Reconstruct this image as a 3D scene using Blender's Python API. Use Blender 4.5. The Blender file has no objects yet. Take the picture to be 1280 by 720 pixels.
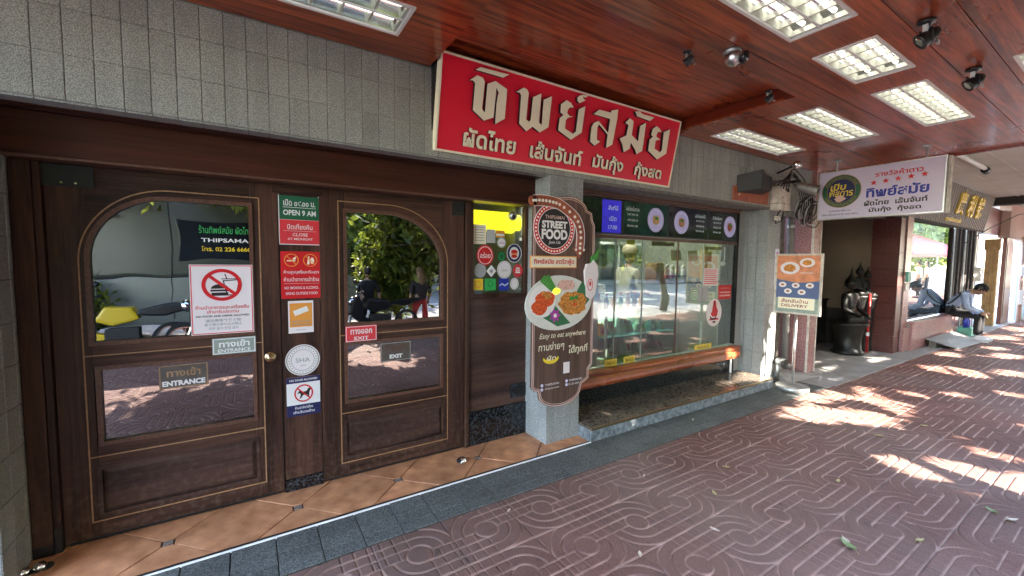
import bpy, bmesh, math, random
import numpy as np
from mathutils import Vector, Matrix
random.seed(7); rng = np.random.default_rng(11)
R = math.radians
S = bpy.context.scene; COL = S.collection

# ------------------------------------------------------------------ camera, world, sun, exposure
cd = bpy.data.cameras.new('camera'); cam = bpy.data.objects.new('camera', cd); COL.objects.link(cam)
cd.sensor_width = 36; cd.lens = 36 * 517.9 / 1280; cd.clip_start = 0.02; cd.clip_end = 400
yaw, pitch, roll = R(32.299), R(-3.686), R(0.577)
fw = Vector((math.sin(yaw) * math.cos(pitch), math.cos(yaw) * math.cos(pitch), math.sin(pitch)))
rt = Vector((math.cos(yaw), -math.sin(yaw), 0)); up = rt.cross(fw)
r2 = rt * math.cos(roll) + up * math.sin(roll); u2 = -rt * math.sin(roll) + up * math.cos(roll)
M4 = Matrix(((r2.x, u2.x, -fw.x, 0), (r2.y, u2.y, -fw.y, -3.1), (r2.z, u2.z, -fw.z, 1.58), (0, 0, 0, 1)))
cam.matrix_world = M4; S.camera = cam
SUN_EL, SUN_AZ = R(35), R(176)          # azimuth measured from +Y towards +X
sdir = Vector((math.sin(SUN_AZ) * math.cos(SUN_EL), math.cos(SUN_AZ) * math.cos(SUN_EL), math.sin(SUN_EL)))
W = bpy.data.worlds.new('World'); S.world = W; W.use_nodes = True
wn = W.node_tree; bg = wn.nodes['Background']; sk = wn.nodes.new('ShaderNodeTexSky')
sk.sky_type = 'NISHITA'; sk.sun_disc = False; sk.sun_elevation = SUN_EL; sk.sun_rotation = SUN_AZ
wn.links.new(sk.outputs[0], bg.inputs[0]); bg.inputs[1].default_value = 0.15
ld = bpy.data.lights.new('sun', 'SUN'); ld.energy = 2.0; ld.angle = R(0.5); ld.color = (1, .93, .82)
lo = bpy.data.objects.new('sun', ld); COL.objects.link(lo); lo.location = (0, -20, 20)
lo.rotation_euler = sdir.to_track_quat('Z', 'Y').to_euler()
S.view_settings.view_transform = 'Standard'; S.view_settings.look = 'None'
S.view_settings.exposure = 4.85; S.view_settings.gamma = 1
S.view_settings.use_white_balance = True; S.view_settings.white_balance_temperature = 6800; S.view_settings.white_balance_tint = 14
S.render.engine = 'CYCLES'; S.cycles.max_bounces = 8; S.cycles.diffuse_bounces = 5; S.cycles.glossy_bounces = 4
S.cycles.transparent_max_bounces = 12; S.cycles.sample_clamp_indirect = 6; S.cycles.caustics_reflective = False
S.cycles.use_denoising = True

# ------------------------------------------------------------------ materials
MATS = {}
def _new(name):
    m = bpy.data.materials.new(name); m.use_nodes = True; MATS[name] = m
    return m, m.node_tree.nodes, m.node_tree.links, m.node_tree.nodes['Principled BSDF']
def node(ns, t, **k):
    n = ns.new(t)
    for a, b in k.items(): setattr(n, a, b)
    return n
def plain(name, c, rough=.5, metal=0, noise=0, nscale=20, bump=0, bscale=60, emit=0, spec=None, alpha=None):
    m, ns, ls, p = _new(name)
    p.inputs['Base Color'].default_value = (*c, 1); p.inputs['Roughness'].default_value = rough; p.inputs['Metallic'].default_value = metal
    if spec is not None: p.inputs['Specular IOR Level'].default_value = spec
    g = node(ns, 'ShaderNodeNewGeometry')
    if noise:
        n = node(ns, 'ShaderNodeTexNoise'); n.inputs['Scale'].default_value = nscale; n.inputs['Detail'].default_value = 6
        ls.new(g.outputs['Position'], n.inputs['Vector'])
        r = node(ns, 'ShaderNodeValToRGB'); e = r.color_ramp.elements
        e[0].position = .3; e[1].position = .7
        e[0].color = (*[x * (1 - noise) for x in c], 1); e[1].color = (*[min(1, x * (1 + noise)) for x in c], 1)
        ls.new(n.outputs['Fac'], r.inputs[0]); ls.new(r.outputs[0], p.inputs['Base Color'])
    if bump:
        n2 = node(ns, 'ShaderNodeTexNoise'); n2.inputs['Scale'].default_value = bscale; n2.inputs['Detail'].default_value = 4
        ls.new(g.outputs['Position'], n2.inputs['Vector'])
        b = node(ns, 'ShaderNodeBump'); b.inputs['Strength'].default_value = bump; b.inputs['Distance'].default_value = .01
        ls.new(n2.outputs['Fac'], b.inputs['Height']); ls.new(b.outputs[0], p.inputs['Normal'])
    if emit:
        p.inputs['Emission Color'].default_value = (*c, 1); p.inputs['Emission Strength'].default_value = emit
    return m
def wood(name, c1, c2, axis='Z', rough=.4, sc=1.0, fine=1.0, bump=.15, coat=0, swirl=0, dust=False):
    m, ns, ls, p = _new(name); p.inputs['Specular IOR Level'].default_value = .5 if coat else .28
    g = node(ns, 'ShaderNodeNewGeometry'); oi = node(ns, 'ShaderNodeObjectInfo')
    mp = node(ns, 'ShaderNodeMapping')
    s = {'X': (.7, 14, 14), 'Y': (14, .7, 14), 'Z': (14, 14, .7)}[axis]
    mp.inputs['Scale'].default_value = [v * sc for v in s]
    cmb = node(ns, 'ShaderNodeVectorMath', operation='ADD'); rv = node(ns, 'ShaderNodeVectorMath', operation='SCALE')
    rv.inputs[3].default_value = 7.3
    cx = node(ns, 'ShaderNodeCombineXYZ')
    for i in range(3): ls.new(oi.outputs['Random'], cx.inputs[i])
    ls.new(cx.outputs[0], rv.inputs[0]); ls.new(g.outputs['Position'], cmb.inputs[0]); ls.new(rv.outputs[0], cmb.inputs[1])
    ls.new(cmb.outputs[0], mp.inputs['Vector'])
    n = node(ns, 'ShaderNodeTexNoise'); n.inputs['Scale'].default_value = 1.0; n.inputs['Detail'].default_value = 7; n.inputs['Roughness'].default_value = .62
    n.inputs['Distortion'].default_value = .6 + swirl
    ls.new(mp.outputs[0], n.inputs['Vector'])
    n2 = node(ns, 'ShaderNodeTexNoise'); n2.inputs['Scale'].default_value = 9 * fine; n2.inputs['Detail'].default_value = 3
    ls.new(mp.outputs[0], n2.inputs['Vector'])
    mx = node(ns, 'ShaderNodeMath', operation='MULTIPLY_ADD'); mx.inputs[1].default_value = .35
    ls.new(n2.outputs['Fac'], mx.inputs[0]); ls.new(n.outputs['Fac'], mx.inputs[2])
    r = node(ns, 'ShaderNodeValToRGB'); e = r.color_ramp.elements
    e[0].position = .5; e[0].color = (*c1, 1); e[1].position = .85; e[1].color = (*c2, 1)
    ls.new(mx.outputs[0], r.inputs[0])
    # slow tone changes and per-piece tone
    n3 = node(ns, 'ShaderNodeTexNoise'); n3.inputs['Scale'].default_value = 1.7; n3.inputs['Detail'].default_value = 3
    ls.new(g.outputs['Position'], n3.inputs['Vector'])
    hv = node(ns, 'ShaderNodeHueSaturation'); ls.new(r.outputs[0], hv.inputs['Color'])
    v1 = node(ns, 'ShaderNodeMath', operation='MULTIPLY_ADD'); v1.inputs[1].default_value = .7; v1.inputs[2].default_value = .55
    ls.new(n3.outputs['Fac'], v1.inputs[0])
    v2 = node(ns, 'ShaderNodeMath', operation='MULTIPLY_ADD'); v2.inputs[1].default_value = .22
    ls.new(oi.outputs['Random'], v2.inputs[0]); ls.new(v1.outputs[0], v2.inputs[2]); ls.new(v2.outputs[0], hv.inputs['Value'])
    dz = node(ns, 'ShaderNodeSeparateXYZ'); ls.new(g.outputs['Position'], dz.inputs[0])
    dn = node(ns, 'ShaderNodeTexNoise'); dn.inputs['Scale'].default_value = 26; dn.inputs['Detail'].default_value = 7; ls.new(g.outputs['Position'], dn.inputs['Vector'])
    d1 = node(ns, 'ShaderNodeMapRange'); d1.inputs[1].default_value = .48; d1.inputs[2].default_value = .70; ls.new(dn.outputs[0], d1.inputs[0])
    d2 = node(ns, 'ShaderNodeMapRange'); d2.inputs[1].default_value = .02; d2.inputs[2].default_value = .55; d2.inputs[3].default_value = .22; d2.inputs[4].default_value = .02; ls.new(dz.outputs[2], d2.inputs[0])
    d3 = node(ns, 'ShaderNodeMath', operation='MULTIPLY'); ls.new(d1.outputs[0], d3.inputs[0]); ls.new(d2.outputs[0], d3.inputs[1])
    dm = node(ns, 'ShaderNodeMix', data_type='RGBA'); dm.inputs['B'].default_value = (.24, .20, .17, 1); ls.new(d3.outputs[0], dm.inputs['Factor']); ls.new(hv.outputs[0], dm.inputs['A'])
    ls.new(dm.outputs['Result'] if dust else hv.outputs[0], p.inputs['Base Color'])
    ro = node(ns, 'ShaderNodeMath', operation='MULTIPLY_ADD'); ro.inputs[1].default_value = .25; ro.inputs[2].default_value = rough - .12
    ls.new(n3.outputs['Fac'], ro.inputs[0]); ls.new(ro.outputs[0], p.inputs['Roughness'])
    b = node(ns, 'ShaderNodeBump'); b.inputs['Strength'].default_value = bump; b.inputs['Distance'].default_value = .004
    ls.new(mx.outputs[0], b.inputs['Height']); ls.new(b.outputs[0], p.inputs['Normal'])
    if coat: p.inputs['Coat Weight'].default_value = coat; p.inputs['Coat Roughness'].default_value = .12
    return m
def speckle(name, c1, c2, scale=160, rough=.45, rand=.12, blotch=.12, bump=.1, lo_=.42, hi_=.58, spec=.5, streak=0):
    """granite-like / ceramic speckle with per-piece tone variation and blotches"""
    m, ns, ls, p = _new(name)
    g = node(ns, 'ShaderNodeNewGeometry'); oi = node(ns, 'ShaderNodeObjectInfo')
    n = node(ns, 'ShaderNodeTexNoise'); n.inputs['Scale'].default_value = scale; n.inputs['Detail'].default_value = 3
    ls.new(g.outputs['Position'], n.inputs['Vector'])
    r = node(ns, 'ShaderNodeValToRGB'); e = r.color_ramp.elements
    e[0].position = lo_; e[1].position = hi_; e[0].color = (*c1, 1); e[1].color = (*c2, 1)
    ls.new(n.outputs['Fac'], r.inputs[0])
    n3 = node(ns, 'ShaderNodeTexNoise'); n3.inputs['Scale'].default_value = 3; n3.inputs['Detail'].default_value = 5
    ls.new(g.outputs['Position'], n3.inputs['Vector'])
    v1 = node(ns, 'ShaderNodeMath', operation='MULTIPLY_ADD'); v1.inputs[1].default_value = blotch * 4; v1.inputs[2].default_value = 1 - blotch * 2 - rand / 2
    ls.new(n3.outputs['Fac'], v1.inputs[0])
    v2 = node(ns, 'ShaderNodeMath', operation='MULTIPLY_ADD'); v2.inputs[1].default_value = rand
    ls.new(oi.outputs['Random'], v2.inputs[0]); ls.new(v1.outputs[0], v2.inputs[2])
    hv = node(ns, 'ShaderNodeHueSaturation'); ls.new(r.outputs[0], hv.inputs['Color']); ls.new(v2.outputs[0], hv.inputs['Value'])
    if streak:
        mp = node(ns, 'ShaderNodeMapping'); mp.inputs['Scale'].default_value = (9, 9, .7); ls.new(g.outputs['Position'], mp.inputs['Vector'])
        sn = node(ns, 'ShaderNodeTexNoise'); sn.inputs['Scale'].default_value = 1.3; sn.inputs['Detail'].default_value = 6; ls.new(mp.outputs[0], sn.inputs['Vector'])
        sr = node(ns, 'ShaderNodeMapRange'); sr.inputs[1].default_value = .36; sr.inputs[2].default_value = .64; sr.inputs[3].default_value = 1 - streak; sr.inputs[4].default_value = 1 + streak * .8; ls.new(sn.outputs[0], sr.inputs[0])
        sm = node(ns, 'ShaderNodeMath', operation='MULTIPLY'); ls.new(sr.outputs[0], sm.inputs[0]); ls.new(v2.outputs[0], sm.inputs[1]); ls.new(sm.outputs[0], hv.inputs['Value'])
    ls.new(hv.outputs[0], p.inputs['Base Color']); p.inputs['Roughness'].default_value = rough
    p.inputs['Specular IOR Level'].default_value = spec
    b = node(ns, 'ShaderNodeBump'); b.inputs['Strength'].default_value = bump; b.inputs['Distance'].default_value = .003
    ls.new(n.outputs['Fac'], b.inputs['Height']); ls.new(b.outputs[0], p.inputs['Normal'])
    return m
def glass(name, tint, refl, rough=0.0, wave=0):
    m, ns, ls, p = _new(name)
    ns.remove(p); out = ns['Material Output']
    t = node(ns, 'ShaderNodeBsdfTransparent'); t.inputs[0].default_value = (*tint, 1)
    g = node(ns, 'ShaderNodeBsdfGlossy'); g.inputs['Roughness'].default_value = rough; g.inputs[0].default_value = (1, 1, 1, 1)
    lw = node(ns, 'ShaderNodeLayerWeight'); lw.inputs[0].default_value = .5
    fr = node(ns, 'ShaderNodeMath', operation='POWER'); fr.inputs[1].default_value = 4; ls.new(lw.outputs['Facing'], fr.inputs[0])
    ma = node(ns, 'ShaderNodeMath', operation='MULTIPLY_ADD', use_clamp=True); ma.inputs[1].default_value = .55; ma.inputs[2].default_value = refl
    ls.new(fr.outputs[0], ma.inputs[0]); mx = node(ns, 'ShaderNodeMixShader')
    ls.new(ma.outputs[0], mx.inputs[0]); ls.new(t.outputs[0], mx.inputs[1]); ls.new(g.outputs[0], mx.inputs[2]); ls.new(mx.outputs[0], out.inputs[0])
    if wave:
        n = node(ns, 'ShaderNodeTexNoise'); n.inputs['Scale'].default_value = 2.2
        b = node(ns, 'ShaderNodeBump'); b.inputs['Strength'].default_value = wave; b.inputs['Distance'].default_value = .02
        ge = node(ns, 'ShaderNodeNewGeometry'); ls.new(ge.outputs['Position'], n.inputs['Vector'])
        ls.new(n.outputs[0], b.inputs['Height']); ls.new(b.outputs[0], g.inputs['Normal'])
    return m
def M(n): return MATS[n]

wood('door_wood', (.018, .008, .0055), (.098, .046, .031), 'Z', rough=.42, sc=.8, fine=1.2, bump=.25, dust=True)
wood('door_wood_cross', (.018, .008, .0055), (.098, .046, .031), 'X', rough=.42, sc=.8, fine=1.2, bump=.25, dust=True)
wood('panel_wood', (.024, .013, .011), (.085, .045, .034), 'X', rough=.36, sc=.6, bump=.2, dust=True)
wood('header_wood', (.028, .008, .005), (.085, .026, .016), 'X', rough=.38, sc=.5, bump=.2)
wood('mahogany', (.085, .009, .004), (.47, .098, .030), 'X', rough=.30, sc=.75, fine=1.3, bump=.05, coat=.25, swirl=1.6)
wood('mahogany_side', (.10, .012, .006), (.24, .035, .014), 'Y', rough=.25, sc=.6, bump=.05, coat=.4)
wood('rail_wood', (.17, .032, .012), (.46, .115, .040), 'X', rough=.3, sc=.7, bump=.15, coat=.3)
wood('board_wood', (.055, .030, .022), (.16, .095, .075), 'Z', rough=.5, sc=.7, bump=.0)
plain('gold_inlay', (.38, .22, .11), .45, noise=.25, nscale=40)
plain('moulding', (.115, .052, .034), .38, noise=.35, nscale=60)
speckle('facade_tile', (.19, .205, .185), (.41, .43, .395), 190, .42, .13, .10, streak=.08)
speckle('pillar_tile', (.19, .205, .20), (.36, .38, .375), 150, .35, .10, .10, streak=.08)
plain('grout', (.17, .17, .155), .9, noise=.3)
plain('pale_grout', (.42, .42, .38), .9, noise=.3)
speckle('terracotta', (.42, .17, .075), (.70, .34, .17), 9, .48, .16, .22, .05, .3, .7)
plain('terracotta_grout', (.07, .04, .03), .9)
speckle('insert_stone', (.16, .12, .10), (.34, .27, .22), 90, .5)
speckle('kerb_stone', (.065, .072, .067), (.145, .152, .142), 120, .75, .2, .16, spec=.15)
plain('kerb_grout', (.035, .035, .035), .9)
speckle('black_granite', (.006, .007, .009), (.06, .07, .08), 60, .16, .08, .1, .02, .45, .75)
speckle('bench_stone', (.065, .055, .045), (.19, .155, .12), 34, .24, .06, .2, .04, .35, .7)
speckle('bench_riser', (.09, .11, .12), (.28, .32, .34), 26, .35, .14, .16, .08, .35, .68)
speckle('pink_granite', (.24, .105, .10), (.46, .25, .235), 60, .3, .08, .1, .03)
speckle('red_brown_panel', (.085, .022, .018), (.13, .040, .032), 30, .35, .06, .1, .02)
plain('chrome', (.8, .8, .8), .12, 1)
plain('steel', (.55, .56, .56), .3, 1, noise=.15)
plain('dull_steel', (.42, .43, .42), .45, .8, noise=.2)
plain('brass', (.75, .52, .28), .25, 1)
plain('black_plastic', (.012, .012, .013), .4)
plain('black_gap', (.004, .003, .003), .8)
plain('white_paint', (.78, .78, .76), .4)
plain('white_plastic', (.72, .72, .70), .45, noise=.05)
plain('dirty_white', (.62, .58, .50), .5, noise=.25, nscale=15)
plain('cream', (.90, .84, .64), .5)
plain('sign_red', (.82, .008, .040), .35, noise=.06, nscale=3)
plain('sign_side', (.16, .004, .008), .5)
plain('red_print', (.66, .012, .018), .4)
plain('pink_red_print', (.74, .045, .055), .4)
plain('green_print', (.012, .12, .055), .4)
plain('bright_green', (.03, .42, .10), .4)
plain('navy_print', (.012, .018, .09), .4)
plain('blue_print', (.02, .04, .38), .4)
plain('black_print', (.012, .010, .010), .5)
plain('white_print', (.85, .85, .83), .4)
plain('pinkish_white', (.86, .80, .80), .35)
plain('lilac_white', (.70, .66, .84), .35)
plain('orange_print', (.85, .35, .06), .4)
plain('salmon_print', (.72, .28, .14), .4, noise=.25, nscale=12)
plain('yellow_print', (.85, .62, .03), .4)
plain('gold_paint', (.82, .64, .07), .4)
plain('etched', (.10, .085, .075), .5, noise=.2)
plain('grey_green', (.30, .36, .31), .4, noise=.2)
plain('grey_print', (.35, .37, .37), .5)
plain('magenta_print', (.45, .04, .40), .5)
plain('herb_green', (.05, .28, .04), .5, noise=.4, nscale=60)
plain('leaf_dark_print', (.02, .16, .06), .5, noise=.2)
plain('noodle_orange', (.68, .25, .045), .6, noise=.6, nscale=70, bump=.6, bscale=120)
plain('shrimp_red', (.78, .09, .015), .5, noise=.5, nscale=50, bump=.5)
plain('food_pink', (.75, .45, .38), .5, noise=.35, nscale=70)
plain('plate_white', (.72, .74, .68), .3, noise=.06, nscale=9)
plain('bulb_white', (.95, .88, .78), .3)
plain('board_frame_pink', (.75, .52, .46), .4)
plain('beige_wall', (.24, .185, .13), .8, noise=.12, nscale=2)
plain('dark_wall', (.03, .025, .022), .8, noise=.2)
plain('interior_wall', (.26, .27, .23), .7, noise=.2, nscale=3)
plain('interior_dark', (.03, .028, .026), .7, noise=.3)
plain('teal_glass', (.12, .42, .40), .25)
plain('kitchen_white', (.72, .74, .68), .4, noise=.06)
plain('concrete', (.27, .26, .245), .85, noise=.18, nscale=4, bump=.3, bscale=80)
plain('concrete_dark', (.16, .145, .125), .85, noise=.35, nscale=9, bump=.3, bscale=60)
plain('plaster_ceiling', (.50, .47, .42), .8, noise=.10, nscale=1.6)
plain('asphalt', (.15, .145, .135), .85, noise=.25, nscale=30, bump=.4, bscale=150)
plain('road_paint', (.75, .75, .70), .6)
plain('bronze', (.008, .008, .007), .45, .1, noise=.5, nscale=20)
plain('yellow_wood', (.55, .36, .15), .5, noise=.25, nscale=8)
plain('skin', (.42, .24, .16), .5)
plain('hair', (.010, .008, .007), .45)
plain('hair_fair', (.25, .15, .07), .5)
plain('shirt_blue', (.42, .52, .72), .8, noise=.08, nscale=8, bump=.5, bscale=18)
plain('trousers', (.008, .008, .010), .8)
plain('cook_shirt', (.42, .39, .29), .8, bump=.3, bscale=20)
plain('cap_cream', (.40, .33, .22), .8)
plain('apron_black', (.012, .012, .012), .7)
plain('dress_dark', (.03, .02, .022), .8)
plain('tyre', (.015, .015, .015), .8)
plain('van_paint', (.26, .26, .21), .25, noise=.03)
plain('yellow_paint', (.65, .42, .02), .25)
plain('red_paint', (.45, .03, .03), .3)
plain('window_dark', (.02, .025, .03), .08)
plain('bark', (.11, .085, .06), .9, noise=.35, nscale=14, bump=1, bscale=30)
plain('building_cream', (.55, .50, .40), .8, noise=.1, nscale=1)
plain('building_pale', (.48, .50, .50), .8, noise=.1, nscale=1)
plain('building_pink', (.48, .33, .28), .8, noise=.1, nscale=1)
plain('awning_red', (.36, .012, .012), .6, noise=.15, nscale=2)
plain('mint', (.10, .42, .33), .5)
plain('brown_bag', (.42, .20, .12), .6, noise=.3, nscale=40)
plain('dry_leaf', (.36, .30, .13), .6, noise=.3, nscale=80)
plain('green_leaf', (.20, .26, .11), .5, noise=.3, nscale=80)
plain('pale_leaf', (.55, .45, .36), .6)
plain('cable', (.02, .018, .017), .5)
plain('speaker_black', (.010, .010, .010), .55)
plain('orange_plate', (.36, .10, .05), .35, noise=.35, nscale=9)
plain('ribbed_taupe', (.27, .245, .21), .6, noise=.12, nscale=20)
plain('case_tube', (.92, 1, .9), .4, emit=1.1)
plain('lens', (.01, .01, .012), .05)
plain('acrylic_yellow', (.75, .72, .02), .3, emit=.10)
plain('lamp_tube', (.9, .92, .88), .3, emit=.10)
plain('reflector', (.86, .87, .82), .14, 1)
plain('louvre', (.72, .72, .62), .3, .7)
plain('light_pan', (.70, .70, .60), .5)
plain('pale_gate', (.42, .50, .48), .5, noise=.1)
plain('screen_dark', (.010, .016, .020), .12, noise=.6, nscale=6)
plain('screen_teal', (.012, .045, .045), .12, noise=.5, nscale=5)
plain('screen_blue', (.02, .015, .28), .2, noise=.4, nscale=14, emit=.045)
plain('plate_screen', (.16, .15, .24), .4, noise=.1, emit=.04)
plain('text_screen', (.35, .42, .42), .4, emit=.02)
plain('greenish_board', (.16, .19, .17), .4)
glass('door_glass', (.20, .20, .18), .24, 0, .10)
glass('shop_glass', (.74, .80, .76), .15, 0, .08)
glass('case_glass', (.72, .90, .86), .06)
glass('side_glass', (.85, .88, .85), .05)
# leaf material: green with per-position variation and translucency
def leafmat():
    m, ns, ls, p = _new('foliage')
    g = node(ns, 'ShaderNodeNewGeometry'); n = node(ns, 'ShaderNodeTexNoise'); n.inputs['Scale'].default_value = 2.5
    ls.new(g.outputs['Position'], n.inputs['Vector']); r = node(ns, 'ShaderNodeValToRGB'); e = r.color_ramp.elements
    e[0].color = (.045, .085, .012, 1); e[1].color = (.26, .30, .045, 1); e[0].position = .35; e[1].position = .65
    ls.new(n.outputs[0], r.inputs[0]); ls.new(r.outputs[0], p.inputs['Base Color']); p.inputs['Roughness'].default_value = .5
    tr = node(ns, 'ShaderNodeBsdfTranslucent'); ls.new(r.outputs[0], tr.inputs[0]); mx = node(ns, 'ShaderNodeMixShader'); mx.inputs[0].default_value = .5
    ls.new(p.outputs[0], mx.inputs[1]); ls.new(tr.outputs[0], mx.inputs[2]); ls.new(mx.outputs[0], ns['Material Output'].inputs[0])
leafmat()
# red paving: groove attribute drives pale dust lying in the grooves
def pavemat():
    m, ns, ls, p = _new('red_paving')
    g = node(ns, 'ShaderNodeNewGeometry'); oi = node(ns, 'ShaderNodeObjectInfo')
    a = node(ns, 'ShaderNodeAttribute', attribute_name='groove')
    n = node(ns, 'ShaderNodeTexNoise'); n.inputs['Scale'].default_value = 210; n.inputs['Detail'].default_value = 3
    ls.new(g.outputs['Position'], n.inputs['Vector'])
    r = node(ns, 'ShaderNodeValToRGB'); e = r.color_ramp.elements; e[0].position = .35; e[1].position = .68
    e[0].color = (.062, .023, .017, 1); e[1].color = (.205, .088, .066, 1); ls.new(n.outputs[0], r.inputs[0])
    n3 = node(ns, 'ShaderNodeTexNoise'); n3.inputs['Scale'].default_value = 1.1; n3.inputs['Detail'].default_value = 5
    ls.new(g.outputs['Position'], n3.inputs['Vector'])
    v = node(ns, 'ShaderNodeMath', operation='MULTIPLY_ADD'); v.inputs[1].default_value = .9; v.inputs[2].default_value = .5
    ls.new(n3.outputs[0], v.inputs[0])
    v2 = node(ns, 'ShaderNodeMath', operation='MULTIPLY_ADD'); v2.inputs[1].default_value = .30
    ls.new(oi.outputs['Random'], v2.inputs[0])
    n6 = node(ns, 'ShaderNodeTexNoise'); n6.inputs['Scale'].default_value = 13; n6.inputs['Detail'].default_value = 2; ls.new(g.outputs['Position'], n6.inputs['Vector'])
    st = node(ns, 'ShaderNodeMapRange'); st.inputs[1].default_value = .64; st.inputs[2].default_value = .70; st.inputs[3].default_value = 0; st.inputs[4].default_value = -.38; ls.new(n6.outputs[0], st.inputs[0])
    vs_ = node(ns, 'ShaderNodeMath', operation='ADD'); ls.new(v.outputs[0], vs_.inputs[0]); ls.new(st.outputs[0], vs_.inputs[1]); ls.new(vs_.outputs[0], v2.inputs[2])
    hv = node(ns, 'ShaderNodeHueSaturation'); ls.new(r.outputs[0], hv.inputs['Color']); ls.new(v2.outputs[0], hv.inputs['Value'])
    # grey dusty wear away from the shopfront
    sp = node(ns, 'ShaderNodeSeparateXYZ'); ls.new(g.outputs['Position'], sp.inputs[0])
    n4 = node(ns, 'ShaderNodeTexNoise'); n4.inputs['Scale'].default_value = .55; n4.inputs['Detail'].default_value = 4; ls.new(g.outputs['Position'], n4.inputs['Vector'])
    w1 = node(ns, 'ShaderNodeMapRange'); w1.inputs[1].default_value = .42; w1.inputs[2].default_value = .62; w1.inputs[3].default_value = .12; w1.inputs[4].default_value = .5
    ls.new(n4.outputs[0], w1.inputs[0])
    wear = node(ns, 'ShaderNodeMix', data_type='RGBA'); wear.inputs['B'].default_value = (.180, .138, .118, 1)
    ls.new(w1.outputs[0], wear.inputs['Factor']); ls.new(hv.outputs[0], wear.inputs['A'])
    mix = node(ns, 'ShaderNodeMix', data_type='RGBA'); mix.inputs['B'].default_value = (.47, .31, .25, 1)
    n5 = node(ns, 'ShaderNodeTexNoise'); n5.inputs['Scale'].default_value = 7; ls.new(g.outputs['Position'], n5.inputs['Vector'])
    mm = node(ns, 'ShaderNodeMath', operation='MULTIPLY', use_clamp=True); mr = node(ns, 'ShaderNodeMapRange')
    mr.inputs[1].default_value = .3; mr.inputs[2].default_value = .6; mr.inputs[3].default_value = .35; mr.inputs[4].default_value = 1.0
    ls.new(n5.outputs[0], mr.inputs[0]); ls.new(mr.outputs[0], mm.inputs[0]); ls.new(a.outputs['Fac'], mm.inputs[1])
    ls.new(mm.outputs[0], mix.inputs['Factor']); ls.new(wear.outputs['Result'], mix.inputs['A']); ls.new(mix.outputs['Result'], p.inputs['Base Color'])
    p.inputs['Roughness'].default_value = .8; p.inputs['Specular IOR Level'].default_value = .28
    b = node(ns, 'ShaderNodeBump'); b.inputs['Strength'].default_value = .35; b.inputs['Distance'].default_value = .003
    ls.new(n.outputs[0], b.inputs['Height']); ls.new(b.outputs[0], p.inputs['Normal'])
pavemat()

# ------------------------------------------------------------------ object helpers
def tag(o, label=None, cat=None, group=None, kind=None):
    if label: o['label'] = label
    if cat: o['category'] = cat
    if group: o['group'] = group
    if kind: o['kind'] = kind
    return o
def thing(name, loc, label, cat, group=None):
    o = bpy.data.objects.new(name, None); COL.objects.link(o); o.location = loc; o.empty_display_size = .1
    return tag(o, label, cat, group)
def wl(o):
    v = Vector((0, 0, 0))
    while o is not None: v += o.location; o = o.parent
    return v
X, Y, Z = Vector((1, 0, 0)), Vector((0, 1, 0)), Vector((0, 0, 1))
class Fr:           # a plane: origin, right, up; out = right x up
    def __init__(s, O, U=X, V=Z): s.O = Vector(O); s.U = Vector(U).normalized(); s.V = Vector(V).normalized(); s.N = s.U.cross(s.V)
    def p(s, u, v, n=0): return s.O + s.U * u + s.V * v + s.N * n
FA = Fr((0, 0, 0))
def FY(y): return Fr((0, y, 0))
_tc = {}
def textmesh(s, bold):
    k = (s, bold)
    if k not in _tc:
        c = bpy.data.curves.new('lettering', 'FONT'); c.body = s; c.size = 1; c.offset = bold; c.resolution_u = 3; c.align_x = 'CENTER'
        o = bpy.data.objects.new('lettering', c); me = bpy.data.meshes.new_from_object(o)
        vs = np.array([v.co[:2] for v in me.vertices]); fs = [tuple(p.vertices) for p in me.polygons]
        bpy.data.objects.remove(o); bpy.data.meshes.remove(me); bpy.data.curves.remove(c)
        _tc[k] = (vs, fs)
    return _tc[k]
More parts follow.
